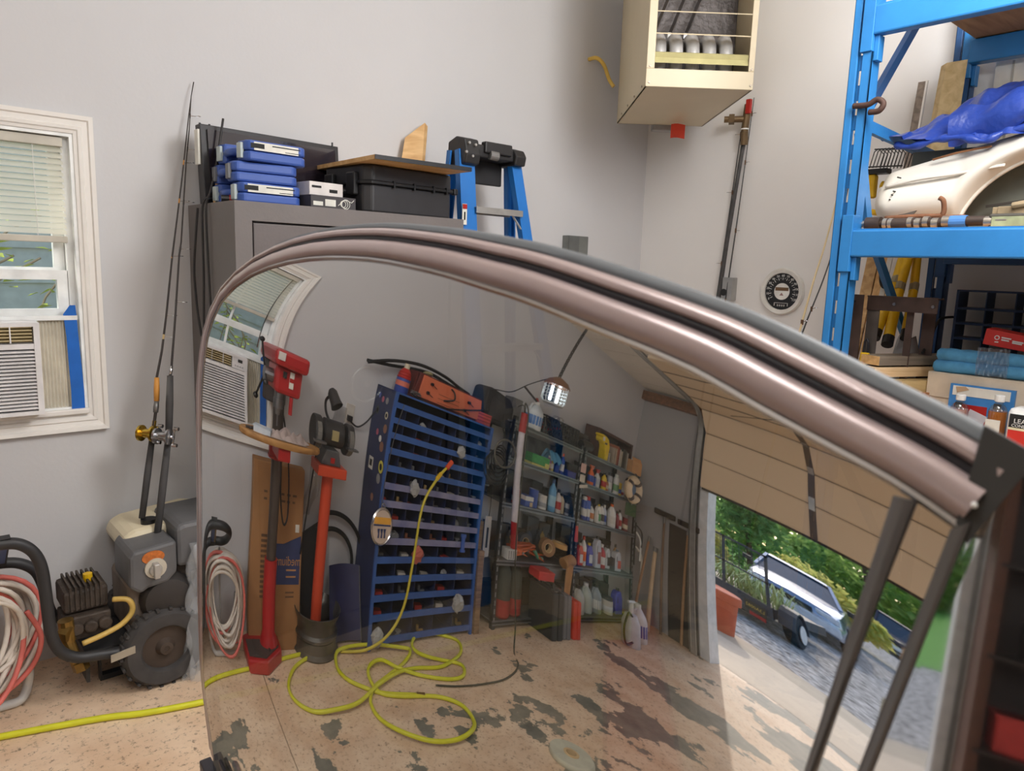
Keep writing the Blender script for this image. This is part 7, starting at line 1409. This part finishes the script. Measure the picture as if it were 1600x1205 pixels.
pk_ = thing('padlock', 'padlock with yellow body hanging on the steel frame', 'padlock', (2.84, 1.21, 1.19), world=True); obj('lock_body', B().bx(2.835, 2.852, 1.185, 1.215, 1.19, 1.245), yellow, pk_, bevel=.004); obj('shackle', B().tube([(2.844, 1.208, 1.245), (2.844, 1.206, 1.285), (2.844, 1.198, 1.297), (2.844, 1.192, 1.285), (2.844, 1.190, 1.245)], .004, 6), mat('shackle_dark', (60, 60, 64), .35, .7), pk_)
lumw = [wood('lumber_a', (196, 150, 92), (226, 182, 122), 4), wood('lumber_b', (210, 176, 130), (236, 206, 164), 4), wood('lumber_c', (170, 146, 100), (200, 174, 122), 4), wood('lumber_d', (160, 104, 62), (190, 134, 84), 4)]
grey_l = wood('lumber_grey', (110, 100, 88), (140, 128, 112), 4)
for k, (x, y, z, w_, h_, L_, m, lab) in enumerate([(2.82, 1.17, 1.222, .088, .034, .62, 0, 'timber offcut on top of the stack with orange tan end'), (2.80, 1.175, 1.180, .090, .036, .62, 1, 'pale timber offcut second from the top of the stack'), (2.86, 1.085, 1.125, .062, .055, .5, 2, 'yellowish timber offcut lower right in the stack'), (2.90, 1.035, 1.095, .03, .03, .4, 3, 'small orange end of a timber beside the cream carton'), (2.90, 1.075, 1.075, .03, .03, .4, 3, 'small orange end of a timber low in the stack')]):
    q = thing('timber_offcut', lab, 'timber', (x, y, z), R(-22)); obj('timber', B().bx(0.001, L_, -w_/2, w_/2, -h_/2, h_/2), grey_l if k == 0 else lumw[m], q); obj('sawn_end', B().bx(-.001, .001, -w_/2, w_/2, -h_/2, h_/2), lumw[m], q)
solo('timber_pile_base', 'rough dark timber block under the stacked offcuts', 'timber', B().box((3.1, 1.08, 1.03), (.5, .18, .095), (0, 0, R(-22))), grey_l)
gbag = crumple((3.25, 1.20, 1.14), .11, 77, (.6, .55, 1.5)); solo('grey_sack', 'grey plastic sack standing behind the timber on the lower level', 'sack', gbag, mat('sack_grey', (150, 150, 152), .6), smooth=True)
dcb = thing('drawer_cabinet', 'dark blue open parts cabinet on the wall under the middle level', 'cabinet', (3.62, 1.0, 1.22), world=True); cbl = mat('cabinet_navy', (34, 58, 96), .45)
obj('case_frame', B().bx(3.58, 3.70, 1.138, 1.15, .983, 1.49).bx(3.58, 3.70, .55, 1.15, 1.482, 1.49).bx(3.58, 3.70, .55, .56, .983, 1.49), cbl, dcb, bevel=.002)
for z in (1.41, 1.345, 1.28, 1.21, 1.14, 1.07): obj('shelf_strip', B().bx(3.575, 3.69, .56, 1.14, z-.005, z+.005), cbl, dcb)
for k in range(1, 6): obj('divider', B().bx(3.58, 3.69, 1.14-k*.108-.002, 1.14-k*.108+.002, .983, 1.485), cbl, dcb)
ctn = thing('cream_carton', 'long cream cardboard carton under the pack of blue towels', 'box', (3.05, .85, .983), world=True); obj('carton_body', B().bx(2.96, 3.25, .5, 1.012, .983, 1.19), mat('carton_cream', (206, 192, 172), .75), ctn, bevel=.003); obj('side_flap', B().bx(2.955, 2.96, .5, 1.008, 1.10, 1.186), mat('carton_cream', (206, 192, 172), .75), ctn)
twl = thing('towel_pack', 'pack of folded blue towels in clear film on the cream carton', 'towels', (3.03, .86, 1.19), world=True); twm = mat('towel_blue', (84, 154, 200), .85, noise=(30, .12), bump=(40, .3))
rs = random.Random(14)
for k in range(8):
    r_, c_ = k % 2, k//2
    x0, z0 = 2.99+.043*c_, 1.213+.043*r_-.004*c_*r_
    obj('folded_towel', B().tube(spline([(x0+.01, 1.0-.012*r_, z0-.004), (x0+rs.uniform(-.006, .006), .95, z0), (x0, .84, z0+rs.uniform(-.004, .006)), (x0+rs.uniform(-.006, .006), .72, z0+rs.uniform(-.004, .004)), (x0, .56, z0-.004)], 6), [.016]+[.0245+.0015*math.sin(i*1.3+k) for i in range(23)]+[.02], 9), twm, twl, smooth=True)
obj('film_wrap', B().grid(lambda s, t: (2.962+.02*math.sin(math.pi*t)*0+.004*math.sin(s*40+t*11), .86-.10*s, 1.195+.10*t+.002*math.sin(s*60)), 14, 10), clear('film_clear', (240, 244, 246), .72, .15), twl, smooth=True)
rbx = thing('red_carton', 'red carton with white lettering on top of the blue towels', 'box', (3.10, .79, 1.302), R(0)); rbx.rotation_euler = (0, 0, R(3))
rcm = mat('carton_red', (206, 46, 40), .45); obj('carton_body', B().add([(-.05, .085, .0), (-.05, -.2, -.035), (.06, -.2, -.035), (.06, .085, 0), (-.05, .078, .058), (-.05, -.2, .016), (.06, -.2, .016), (.06, .078, .058)], [(0, 1, 2, 3), (4, 7, 6, 5), (0, 4, 5, 1), (1, 5, 6, 2), (2, 6, 7, 3), (3, 7, 4, 0)]), rcm, rbx, bevel=.002)
obj('logo', B().torus((-.051, .042, .027), .007, .0018, (1, 0, 0), 10, 5).bx(-.0515, -.0505, .036, .048, .009, .013), whitep, rbx); 
for k, (ya, yb, z0) in enumerate([(.028, -.002, .026), (.028, .004, .018), (-.006, -.04, .016), (-.006, -.036, .010)]): obj('print_line', B().add([(-.0508, ya, z0), (-.0508, yb, z0-.125*(ya-yb)), (-.0508, yb, z0-.125*(ya-yb)+.005), (-.0508, ya, z0+.005), (-.0518, ya, z0), (-.0518, yb, z0-.125*(ya-yb)), (-.0518, yb, z0-.125*(ya-yb)+.005), (-.0518, ya, z0+.005)], [(0, 1, 2, 3), (4, 7, 6, 5), (0, 4, 5, 1), (1, 5, 6, 2), (2, 6, 7, 3), (3, 7, 4, 0)]), whitep, rbx)
bbx = thing('blue_white_carton', 'blue, white and red printed carton behind the two small bottles', 'box', (3.0, .83, .983), world=True); obj('carton_body', B().bx(2.94, 2.954, .722, .925, .983, 1.158), mat('carton_sky', (60, 130, 196), .5), bbx); obj('white_panel', B().bx(2.938, 2.941, .735, .915, 1.118, 1.152), paper, bbx); obj('red_panel', B().bx(2.938, 2.941, .80, .905, 1.02, 1.088), red, bbx); obj('picture', B().box((2.937, .83, 1.045), (.003, .06, .04), (R(20), 0, 0)), mat('pic_pale', (206, 206, 214), .6), bbx); obj('tan_mark', B().prism([(.905, 1.148), (.875, 1.152), (.862, 1.142), (.90, 1.128)], 2.936, 2.939, 'x'), mat('mark_tan', (186, 156, 124), .6), bbx)
def small_bottle(y, label, liquid, ztop):
    t = thing('small_bottle', label, 'bottle', (2.88, y, .983)); h = ztop-.983
    obj('glass_body', B().lathe([(.026, 0), (.029, .005), (.029, h*.66), (.022, h*.76), (.012, h*.82), (.012, h*.88)], n=18), clear('bottle_clear_%d' % int(y*100), (236, 234, 228), .88, .12), t, smooth='auto')
    obj('liquid', B().lathe([(.025, .004), (.027, .008), (.0275, h*.66)], n=18), liquid, t, smooth='auto'); obj('cap', B().cyl((0, 0, h*.86), (0, 0, h), .0155, n=16), whitep, t, bevel=.002); obj('label', B().box((-.029, .004, h*.36), (.002, .044, h*.26)), paper, t); obj('neck_label', B().box((-.018, 0, h*.76), (.004, .022, .02), (0, .35, 0)), ink, t)
small_bottle(.868, 'small clear bottle with pink liquid and white cap', mat('liquid_pink', (206, 160, 156), .2, coat=.4), 1.13)
small_bottle(.750, 'small bottle of amber liquid with white cap and white label', mat('liquid_amber', (196, 116, 30), .15, coat=.5), 1.145)
wj = thing('conditioner_jug', 'white jug with black and red label at the right frame edge', 'jug', (2.86, .648, .983)); obj('jug_body', B().bx(-.045, .045, -.075, .06, 0, .135), whitep, wj, bevel=.02); obj('label_red', B().bx(-.047, -.045, -.066, .05, .0, .065), mat('label_red2', (206, 50, 40), .5), wj); obj('label_black', B().bx(-.047, -.045, -.066, .05, .068, .115), ink, wj); obj('label_cream', B().bx(-.0475, -.0455, -.066, .05, .062, .070), mat('label_cream', (226, 216, 180), .5), wj)
text('LEATHER', (-.0478, -.006, .092), (0, -1, 0), (0, 0, 1), .021, whitep, wj); text('CONDITIONER', (-.0478, -.006, .077), (0, -1, 0), (0, 0, 1), .014, whitep, wj)
obj('cap', B().cyl((0, -.045, .135), (0, -.045, .165), .018, n=16), whitep, wj)
solo('lower_strap', 'thin black strap running up behind the timber to the parts cabinet', 'strap', B().tube(spline([(3.02, 1.06, 1.25), (3.2, 1.10, 1.30), (3.45, 1.16, 1.36), (3.57, 1.15, 1.37)], 6), .006, 6), blackrub)
for o in list(SC.objects):
    if o.parent is None and o.name.split('.')[0] in ('camshaft', 'valve_cover', 'rusty_bar', 'scraper', 'car_fender', 'tall_board', 'grey_trim_board'): o.location.z -= .034
rm_ = thing('red_mat', 'red floor mat lying on the concrete behind the vehicle window', 'mat', (2.1, 1.5, 0), world=True)
obj('mat_sheet', B().prism([(2.389, 2.029), (2.565, 1.895), (1.588, .994), (1.401, 1.145)], 0, .008, 'z'), mat('mat_red', (190, 40, 40), .8), rm_)
obj('mat_edge', B().tube([(2.389, 2.029, .006), (2.565, 1.895, .006), (1.588, .994, .006), (1.401, 1.145, .006)], .008, 6, closed=True), mat('mat_red_dark', (140, 30, 30), .8), rm_)
yb = thing('yellow_jug', 'yellow and pale green plastic jug on the floor behind the vehicle window', 'jug', (2.24, 1.86, 0), R(-40))
obj('jug_body', B().bx(-.075, .075, -.05, .05, 0, .13), mat('jug_yellow', (226, 226, 40), .5), yb, bevel=.012); obj('jug_top', B().bx(-.09, .07, -.045, .045, .13, .30), mat('jug_green', (206, 226, 206), .5), yb, bevel=.02); obj('cap', B().cyl((.02, 0, .30), (.02, 0, .33), .02, n=12), whitep, yb)
# ================================================================== open vehicle door, nearest the viewer
P0 = Vector((0.271220, 0.328015, 1.373000)); dn = Vector((0.991755, 0.018788, -0.126762)); du = Vector((0.018941, -0.999821, 0.000000)); dv = Vector((0.126739, 0.002401, 0.991933))
PC = [0.32651, 0.07218, 0.2286, 0.88052, 0.17858, 0.47576, -0.09719, 3.13365, -1.15994, -0.04928, 1.83335, -0.68034, 4.24511, -4.90474, 0.96367, 0.05176, 2.1129, -0.70969, -2.50404, 5.8018, -4.98707, -0.81998, 1.34303, 0.70976, -0.20793]
TERM = [(i, k-i) for k in range(2, 7) for i in range(k+1)]
FR = [[-0.7439, -0.6172], [-0.7295, -0.5732], [-0.7171, -0.5317], [-0.7071, -0.4929], [-0.6958, -0.4546], [-0.6859, -0.418], [-0.6779, -0.3834], [-0.6732, -0.351], [-0.6721, -0.3207], [-0.6732, -0.2915], [-0.6756, -0.263], [-0.6788, -0.2349], [-0.6825, -0.2069], [-0.686, -0.1789], [-0.6889, -0.1508], [-0.691, -0.1225], [-0.6921, -0.0941], [-0.6904, -0.0654], [-0.6877, -0.0369], [-0.6842, -0.0085], [-0.6785, 0.0196], [-0.671, 0.0474], [-0.6514, 0.0746], [-0.6194, 0.0997], [-0.5668, 0.1197], [-0.5064, 0.1344], [-0.4448, 0.1438], [-0.3861, 0.1495], [-0.3323, 0.1525], [-0.2834, 0.1533], [-0.2396, 0.1529], [-0.2006, 0.1517], [-0.1655, 0.1496], [-0.1341, 0.1467], [-0.1057, 0.1439], [-0.0801, 0.1408], [-0.0567, 0.1373], [-0.0353, 0.134], [-0.0156, 0.1312], [0.0027, 0.1281], [0.0197, 0.1248], [0.0355, 0.1214], [0.0504, 0.118], [0.0644, 0.1149], [0.0777, 0.1121], [0.0903, 0.1095], [0.1023, 0.1069], [0.1136, 0.1041], [0.1244, 0.1012], [0.1346, 0.0979], [0.1442, 0.0945], [0.1535, 0.0911], [0.1625, 0.088], [0.1712, 0.0851], [0.1795, 0.0824], [0.1876, 0.0798], [0.1954, 0.0773], [0.203, 0.0749], [0.2103, 0.0725], [0.2174, 0.07], [0.2241, 0.0673], [0.2305, 0.0645], [0.2367, 0.0616], [0.2427, 0.0588]]
FW = [0.045, 0.042, 0.041, 0.041, 0.045, 0.052, 0.061, 0.069, 0.075, 0.079, 0.081, 0.082, 0.08, 0.078, 0.075, 0.072, 0.067, 0.059, 0.055, 0.047, 0.041, 0.04, 0.028, 0.026, 0.029, 0.032, 0.033, 0.035, 0.035, 0.035, 0.036, 0.036, 0.035, 0.036, 0.036, 0.037, 0.037, 0.038, 0.038, 0.038, 0.038, 0.038, 0.039, 0.039, 0.039, 0.038, 0.038, 0.038, 0.038, 0.039, 0.039, 0.039, 0.039, 0.039, 0.038, 0.038, 0.037, 0.037, 0.037, 0.036, 0.037, 0.037, 0.037, 0.037]
for _ in range(3): FW = [FW[0]]+[(FW[i-1]+2*FW[i]+FW[i+1])/4 for i in range(1, len(FW)-1)]+[FW[-1]]
BOT = [(-0.7523, -0.6799), (-0.3415, -0.4017), (-0.1711, -0.291), (-0.0707, -0.2284), (0.001, -0.1849), (0.0566, -0.1517), (0.1017, -0.125), (0.1394, -0.103), (0.1714, -0.0844), (0.1992, -0.0684), (0.2093, -0.0626), (0.2253, -0.0535), (0.2703, -0.0335)]
def bmin(a):
    a = max(BOT[0][0], min(a, BOT[-1][0]))
    for (x0, y0), (x1, y1) in zip(BOT[:-1], BOT[1:]):
        if a <= x1: return lerp(y0, y1, (a-x0)/(x1-x0))
    return BOT[-1][1]
def wpoly(a, b): return sum(c*a**i*b**j for c, (i, j) in zip(PC, TERM))
def wgrad(a, b):
    ga = sum(c*i*a**(i-1)*b**j for c, (i, j) in zip(PC, TERM) if i); gb = sum(c*j*a**i*b**(j-1) for c, (i, j) in zip(PC, TERM) if j)
    return ga, gb
def surf(a, b):
    """point on the curved glass; below the fitted band it runs on straight"""
    a0 = max(-.80, min(a, .30)); lo = bmin(a0)
    b0 = max(b, lo); w = wpoly(a0, b0)
    if b < lo:
        h = .012; w0 = w; w += (wpoly(a0, lo+h)-w0)/h*(b-lo)
    if a != a0: w += wgrad(a0, b0)[0]*(a-a0)
    return P0+du*a+dv*b+dn*w
def snorm(a, b):
    h = .002; return ((surf(a+h, b)-surf(a-h, b)).cross(surf(a, b+h)-surf(a, b-h))).normalized()
# orient towards the viewer
def nrm(a, b):
    n = snorm(a, b); return n if n.x < 0 else -n
vd = thing('vehicle_door', 'open door of a vehicle with mirror like curved window and mauve grey frame', 'car door', (.30, .55, .30), world=True)
paint = mat('door_paint_mauve', (170, 152, 150), .30, .25, noise=(40, .03), coat=.25)
paintd = mat('door_flange_grey', (84, 87, 90), .6, 0, noise=(30, .06)); rub = mat('door_rubber', (34, 32, 38), .45); trimc = mat('door_bright_trim', (186, 184, 184), .22, .9)
# window glass: a reflecting tinted pane (front coat mirrors, body lets a little light through)
gm = bpy.data.materials.new('tinted_window_glass'); gm.use_nodes = True
Nn = gm.node_tree.nodes; Ll = gm.node_tree.links; Nn.clear()
go = Nn.new('ShaderNodeOutputMaterial'); gt_ = Nn.new('ShaderNodeBsdfTransparent'); gg = Nn.new('ShaderNodeBsdfGlossy'); gmx = Nn.new('ShaderNodeMixShader')
gt_.inputs[0].default_value = (.125, .135, .12, 1); gg.inputs[0].default_value = (.98, .97, .96, 1); gg.inputs['Roughness'].default_value = .0; gmx.inputs[0].default_value = .62
Ll.new(gt_.outputs[0], gmx.inputs[1]); Ll.new(gg.outputs[0], gmx.inputs[2]); Ll.new(gmx.outputs[0], go.inputs[0])
gb_ = bpy.data.materials.new('glass_back_face'); gb_.use_nodes = True; nb_ = gb_.node_tree.nodes; nb_.clear()
o_ = nb_.new('ShaderNodeOutputMaterial'); t_ = nb_.new('ShaderNodeBsdfTransparent'); t_.inputs[0].default_value = (.95, .97, .96, 1); gb_.node_tree.links.new(t_.outputs[0], o_.inputs[0])
def inpoly(x, y, P):
    r = False; j = len(P)-1
    for i in range(len(P)):
        if (P[i][1] > y) != (P[j][1] > y) and x < (P[j][0]-P[i][0])*(y-P[i][1])/(P[j][1]-P[i][1])+P[i][0]: r = not r
        j = i
    return r
# outline grown a few millimetres under the frame
GR = []
for i, (a, b) in enumerate(FR):
    p = FR[max(i-1, 0)]; q = FR[min(i+1, len(FR)-1)]; tx, ty = q[0]-p[0], q[1]-p[1]; l = math.hypot(tx, ty)
    GR.append((a-ty/l*.009, b+tx/l*.009))
BELT = [(.2400, -.62), (-.79, -.70)]
def pane(name, poly, step):
    xs = [p[0] for p in poly]; ys = [p[1] for p in poly]; idx = {}; vs = []; fs = []
    x0, y0 = min(xs), min(ys); nx = int((max(xs)-x0)/step)+2; ny = int((max(ys)-y0)/step)+2
    ins = [[inpoly(x0+(i+.5)*step, y0+(j+.5)*step, poly) for i in range(nx)] for j in range(ny)]
    def vid(i, j):
        if (i, j) not in idx: idx[(i, j)] = len(vs); vs.append(tuple(surf(x0+i*step, y0+j*step)))
        return idx[(i, j)]
    for j in range(ny):
        for i in range(nx):
            if ins[j][i]: fs.append((vid(i, j), vid(i, j+1), vid(i+1, j+1), vid(i+1, j)))
    me = bpy.data.meshes.new(name); off = ORG[vd.name]
    me.from_pydata([(x-off[0], y-off[1], z-off[2]) for x, y, z in vs], [], fs)
    me.update()
    if me.polygons[len(me.polygons)//2].normal.x > 0: me.flip_normals()
    me.polygons.foreach_set('use_smooth', [True]*len(me.polygons))
    # exact normals of the curved sheet
    keys = sorted(idx, key=lambda k: idx[k])
    me.normals_split_custom_set_from_vertices([tuple(nrm(x0+i*step, y0+j*step)) for i, j in keys])
    me.materials.append(gm); me.materials.append(gb_)
    o = bpy.data.objects.new(name, me); COL.objects.link(o); o.parent = vd
    return o
BAR1R = [(0.2281, 0.0655), (0.221, 0.0338), (0.214, -0.0163), (0.2108, -0.0509), (0.2093, -0.0626), (.185, -.30), (.150, -.62)]
BAR1L = [(0.2207, 0.0659), (0.2163, 0.0232), (0.2121, -0.0171), (0.2078, -0.0525), (0.2063, -0.0644), (.182, -.30), (.142, -.62)]
BAR2L = [(0.2418, 0.0585), (0.2377, 0.0392), (0.2273, -0.0175), (0.2262, -0.0426), (0.2253, -0.0535), (.235, -.30), (.240, -.62)]
BAR2R = [(0.2474, 0.0627), (0.2443, 0.0414), (0.2368, 0.0141), (0.2312, -0.0398), (0.2302, -0.0507), (.243, -.30), (.250, -.62)]
k1 = max(i for i, p in enumerate(FR) if p[0] < .224)
pane('window_glass', GR[:k1+1]+[(.2235, .07)]+[(lerp(l[0], r[0], .5), lerp(l[1], r[1], .5)) for l, r in zip(BAR1L, BAR1R)]+[BELT[1]], .005)
pane('quarter_glass', GR[k1:]+[(.2440, .06)]+[(p[0]+.003, p[1]) for p in BAR2L]+[BELT[0]]+[(lerp(l[0], r[0], .5), lerp(l[1], r[1], .5)) for l, r in reversed(list(zip(BAR1L, BAR1R)))], .0035)
# frame: the same section swept round the opening
ST = []
for i, (a, b) in enumerate(FR):
    p = FR[max(i-1, 0)]; q = FR[min(i+1, len(FR)-1)]
    T = (surf(*q)-surf(*p)).normalized(); n = nrm(a, b); o = T.cross(n)
    c = surf(-.25, -.2)
    if o.dot(surf(a, b)-c) < 0: o = -o
    if i < 18: FW[i] = FW[i]*.8
    ST.append((surf(a, b), o, n, FW[i]))
def sweep(name, sec, m, st=ST, hs=.5):
    k = len(sec); vs = []; fs = []
    for i, (P, o, n, w) in enumerate(st):
        e = lerp(.16, 1, max(0, min(1, (i-14)/14)))
        for s, h in sec: vs.append(P+o*(s*w)+n*(h*hs*(e if h > 0 else 1)))
    for i in range(len(st)-1):
        for j in range(k): fs.append((i*k+j, i*k+(j+1) % k, (i+1)*k+(j+1) % k, (i+1)*k+j))
    fs += [tuple(range(k)), tuple(range(len(vs)-1, len(vs)-k-1, -1))]
    return obj(name, B().add(vs, fs), m, vd, smooth='auto')
sweep('window_bead', [(-.02, -.012), (-.01, .003), (.03, .006), (.08, .005), (.10, -.002), (.10, -.012)], trimc)
sweep('inner_frame', [(.10, -.012), (.10, .003), (.17, .009), (.27, .0115), (.38, .0115), (.46, .009), (.51, .003), (.51, -.012)], paint)
sweep('frame_seal', [(.50, -.014), (.51, .0005), (.55, .0025), (.59, .0025), (.63, .0), (.63, -.014)], rub)
sweep('outer_frame', [(.62, -.02), (.62, .003), (.66, .0075), (.72, .008), (.78, .005), (.82, -.001), (.82, -.02)], paint)
sweep('frame_flange', [(.81, -.045), (.81, -.003), (.85, -.0015), (.93, -.003), (1.0, -.010), (1.02, -.045)], paintd)
def bar(name, Lp, Rp, m, h, sec=None):
    n = min(len(Lp), len(Rp)); vs = []; fs = []
    pts = sec or [(0, -.004), (0, h*.6), (.25, h), (.75, h), (1, h*.6), (1, -.004)]; k = len(pts)
    LL = spline([(a, b, 0) for a, b in Lp], 4); RR = spline([(a, b, 0) for a, b in Rp[:len(Lp)] if True], 4); n = min(len(LL), len(RR))
    for i in range(n):
        for s, hh in pts:
            t = i/(n-1); p = lerp(lerp(surf(*Lp[0]), surf(*Lp[4]), t*BE), lerp(surf(*Rp[0]), surf(*Rp[4]), t*BE), s); vs.append(p+BN*(hh+.002))
    for i in range(n-1):
        for j in range(k): fs.append((i*k+j, i*k+(j+1) % k, (i+1)*k+(j+1) % k, (i+1)*k+j))
    fs += [tuple(range(k)), tuple(range(len(vs)-1, len(vs)-k-1, -1))]
    return obj(name, B().add(vs, fs), m, vd, smooth='auto')
BE = 4.0; BN = nrm(.2, .0)
barm = mat('division_bar_grey', (106, 102, 100), .3, .35)
d1 = bar('division_bar', BAR1L, BAR1R, barm, .003)
d2 = bar('division_bar', BAR2L, BAR2R, barm, .003)
# belt stops, lower door panel and front pillar
def blk(a0, a1, b0, b1, h0, h1):
    vs = []
    for hh in (h0, h1):
        for a, b in ((a0, b0), (a1, b0), (a1, b1), (a0, b1)): vs.append(surf(a, b)+nrm(a, b)*hh)
    return B().add(vs, [(0, 1, 2, 3), (7, 6, 5, 4), (0, 4, 5, 1), (1, 5, 6, 2), (2, 6, 7, 3), (3, 7, 4, 0)])
obj('belt_stop', blk(-.64, -.60, -.575, -.545, .001, .006), rub, vd, bevel=.002)
obj('belt_stop', blk(-.80, -.745, -.70, -.645, -.004, .014), rub, vd, bevel=.002)
def panelf(s, t):
    a = lerp(-.80, .26, s); b = lerp(-.70, -.62, s)-.42*t; p = surf(a, lerp(-.70, -.62, s)); bul = .05*math.sin(math.pi*min(1, t*1.1))
    return (p.x-.03-bul, p.y, p.z+.01-.47*t*1.0)
pnl = B().grid(panelf, 20, 12).grid(lambda s, t: tuple(Vector(panelf(s, t))+Vector((.14, 0, 0))), 20, 12)
obj('door_panel', pnl, paint, vd, smooth=True)
obj('belt_moulding', B().tube([tuple(Vector(panelf(s/10, 0))+Vector((-.004, 0, .005))) for s in range(11)], .012, 8), trimc, vd)
PN = Vector((.9666, .188, -.1736))
def plate(name, pts, m, th, bev=0):
    A_ = [Vector(p) for p in pts]; n = len(A_); vs = A_+[p+PN*th for p in A_]
    return obj(name, B().add(vs, [tuple(range(n)), tuple(range(2*n-1, n-1, -1))]+[(i, n+i, n+(i+1) % n, (i+1) % n) for i in range(n)]), m, vd, bevel=bev)
pg = bpy.data.materials.new('dark_gloss_pillar'); pg.use_nodes = True
pn = pg.node_tree.nodes; pl__ = pg.node_tree.links; pb0 = pn['Principled BSDF']; pb0.inputs['Base Color'].default_value = (.02, .018, .018, 1); pb0.inputs['Roughness'].default_value = .08
pgl = pn.new('ShaderNodeBsdfGlossy'); pgl.inputs['Roughness'].default_value = .03; pgl.inputs[0].default_value = (.95, .93, .9, 1); pmx = pn.new('ShaderNodeMixShader'); pmx.inputs[0].default_value = .5
pl__.new(pb0.outputs[0], pmx.inputs[1]); pl__.new(pgl.outputs[0], pmx.inputs[2]); pl__.new(pmx.outputs[0], pn['Material Output'].inputs[0])
plate('front_pillar', [(.2983, .0818, 1.4358), (.3053, .07, 1.462), (.3078, .0473, 1.4516), (.2916, .0303, 1.3429), (.184, .0303, .743), (.164, .0986, .708), (.272, .0986, 1.3077), (.2768, .0968, 1.3327), (.2874, .0915, 1.3857), (.2937, .084, 1.4126)], pg, .03)
plate('corner_seal', [(.2955, .0857, 1.4293), (.3032, .0827, 1.4688), (.3049, .0669, 1.4614), (.3037, .0676, 1.4551), (.2958, .0807, 1.4254)], mat('seal_grey', (52, 50, 47), .7), .02)
obj('frame_clip', B().sph((.2958, .0803, 1.4405), .0012, 8), whitep, vd)
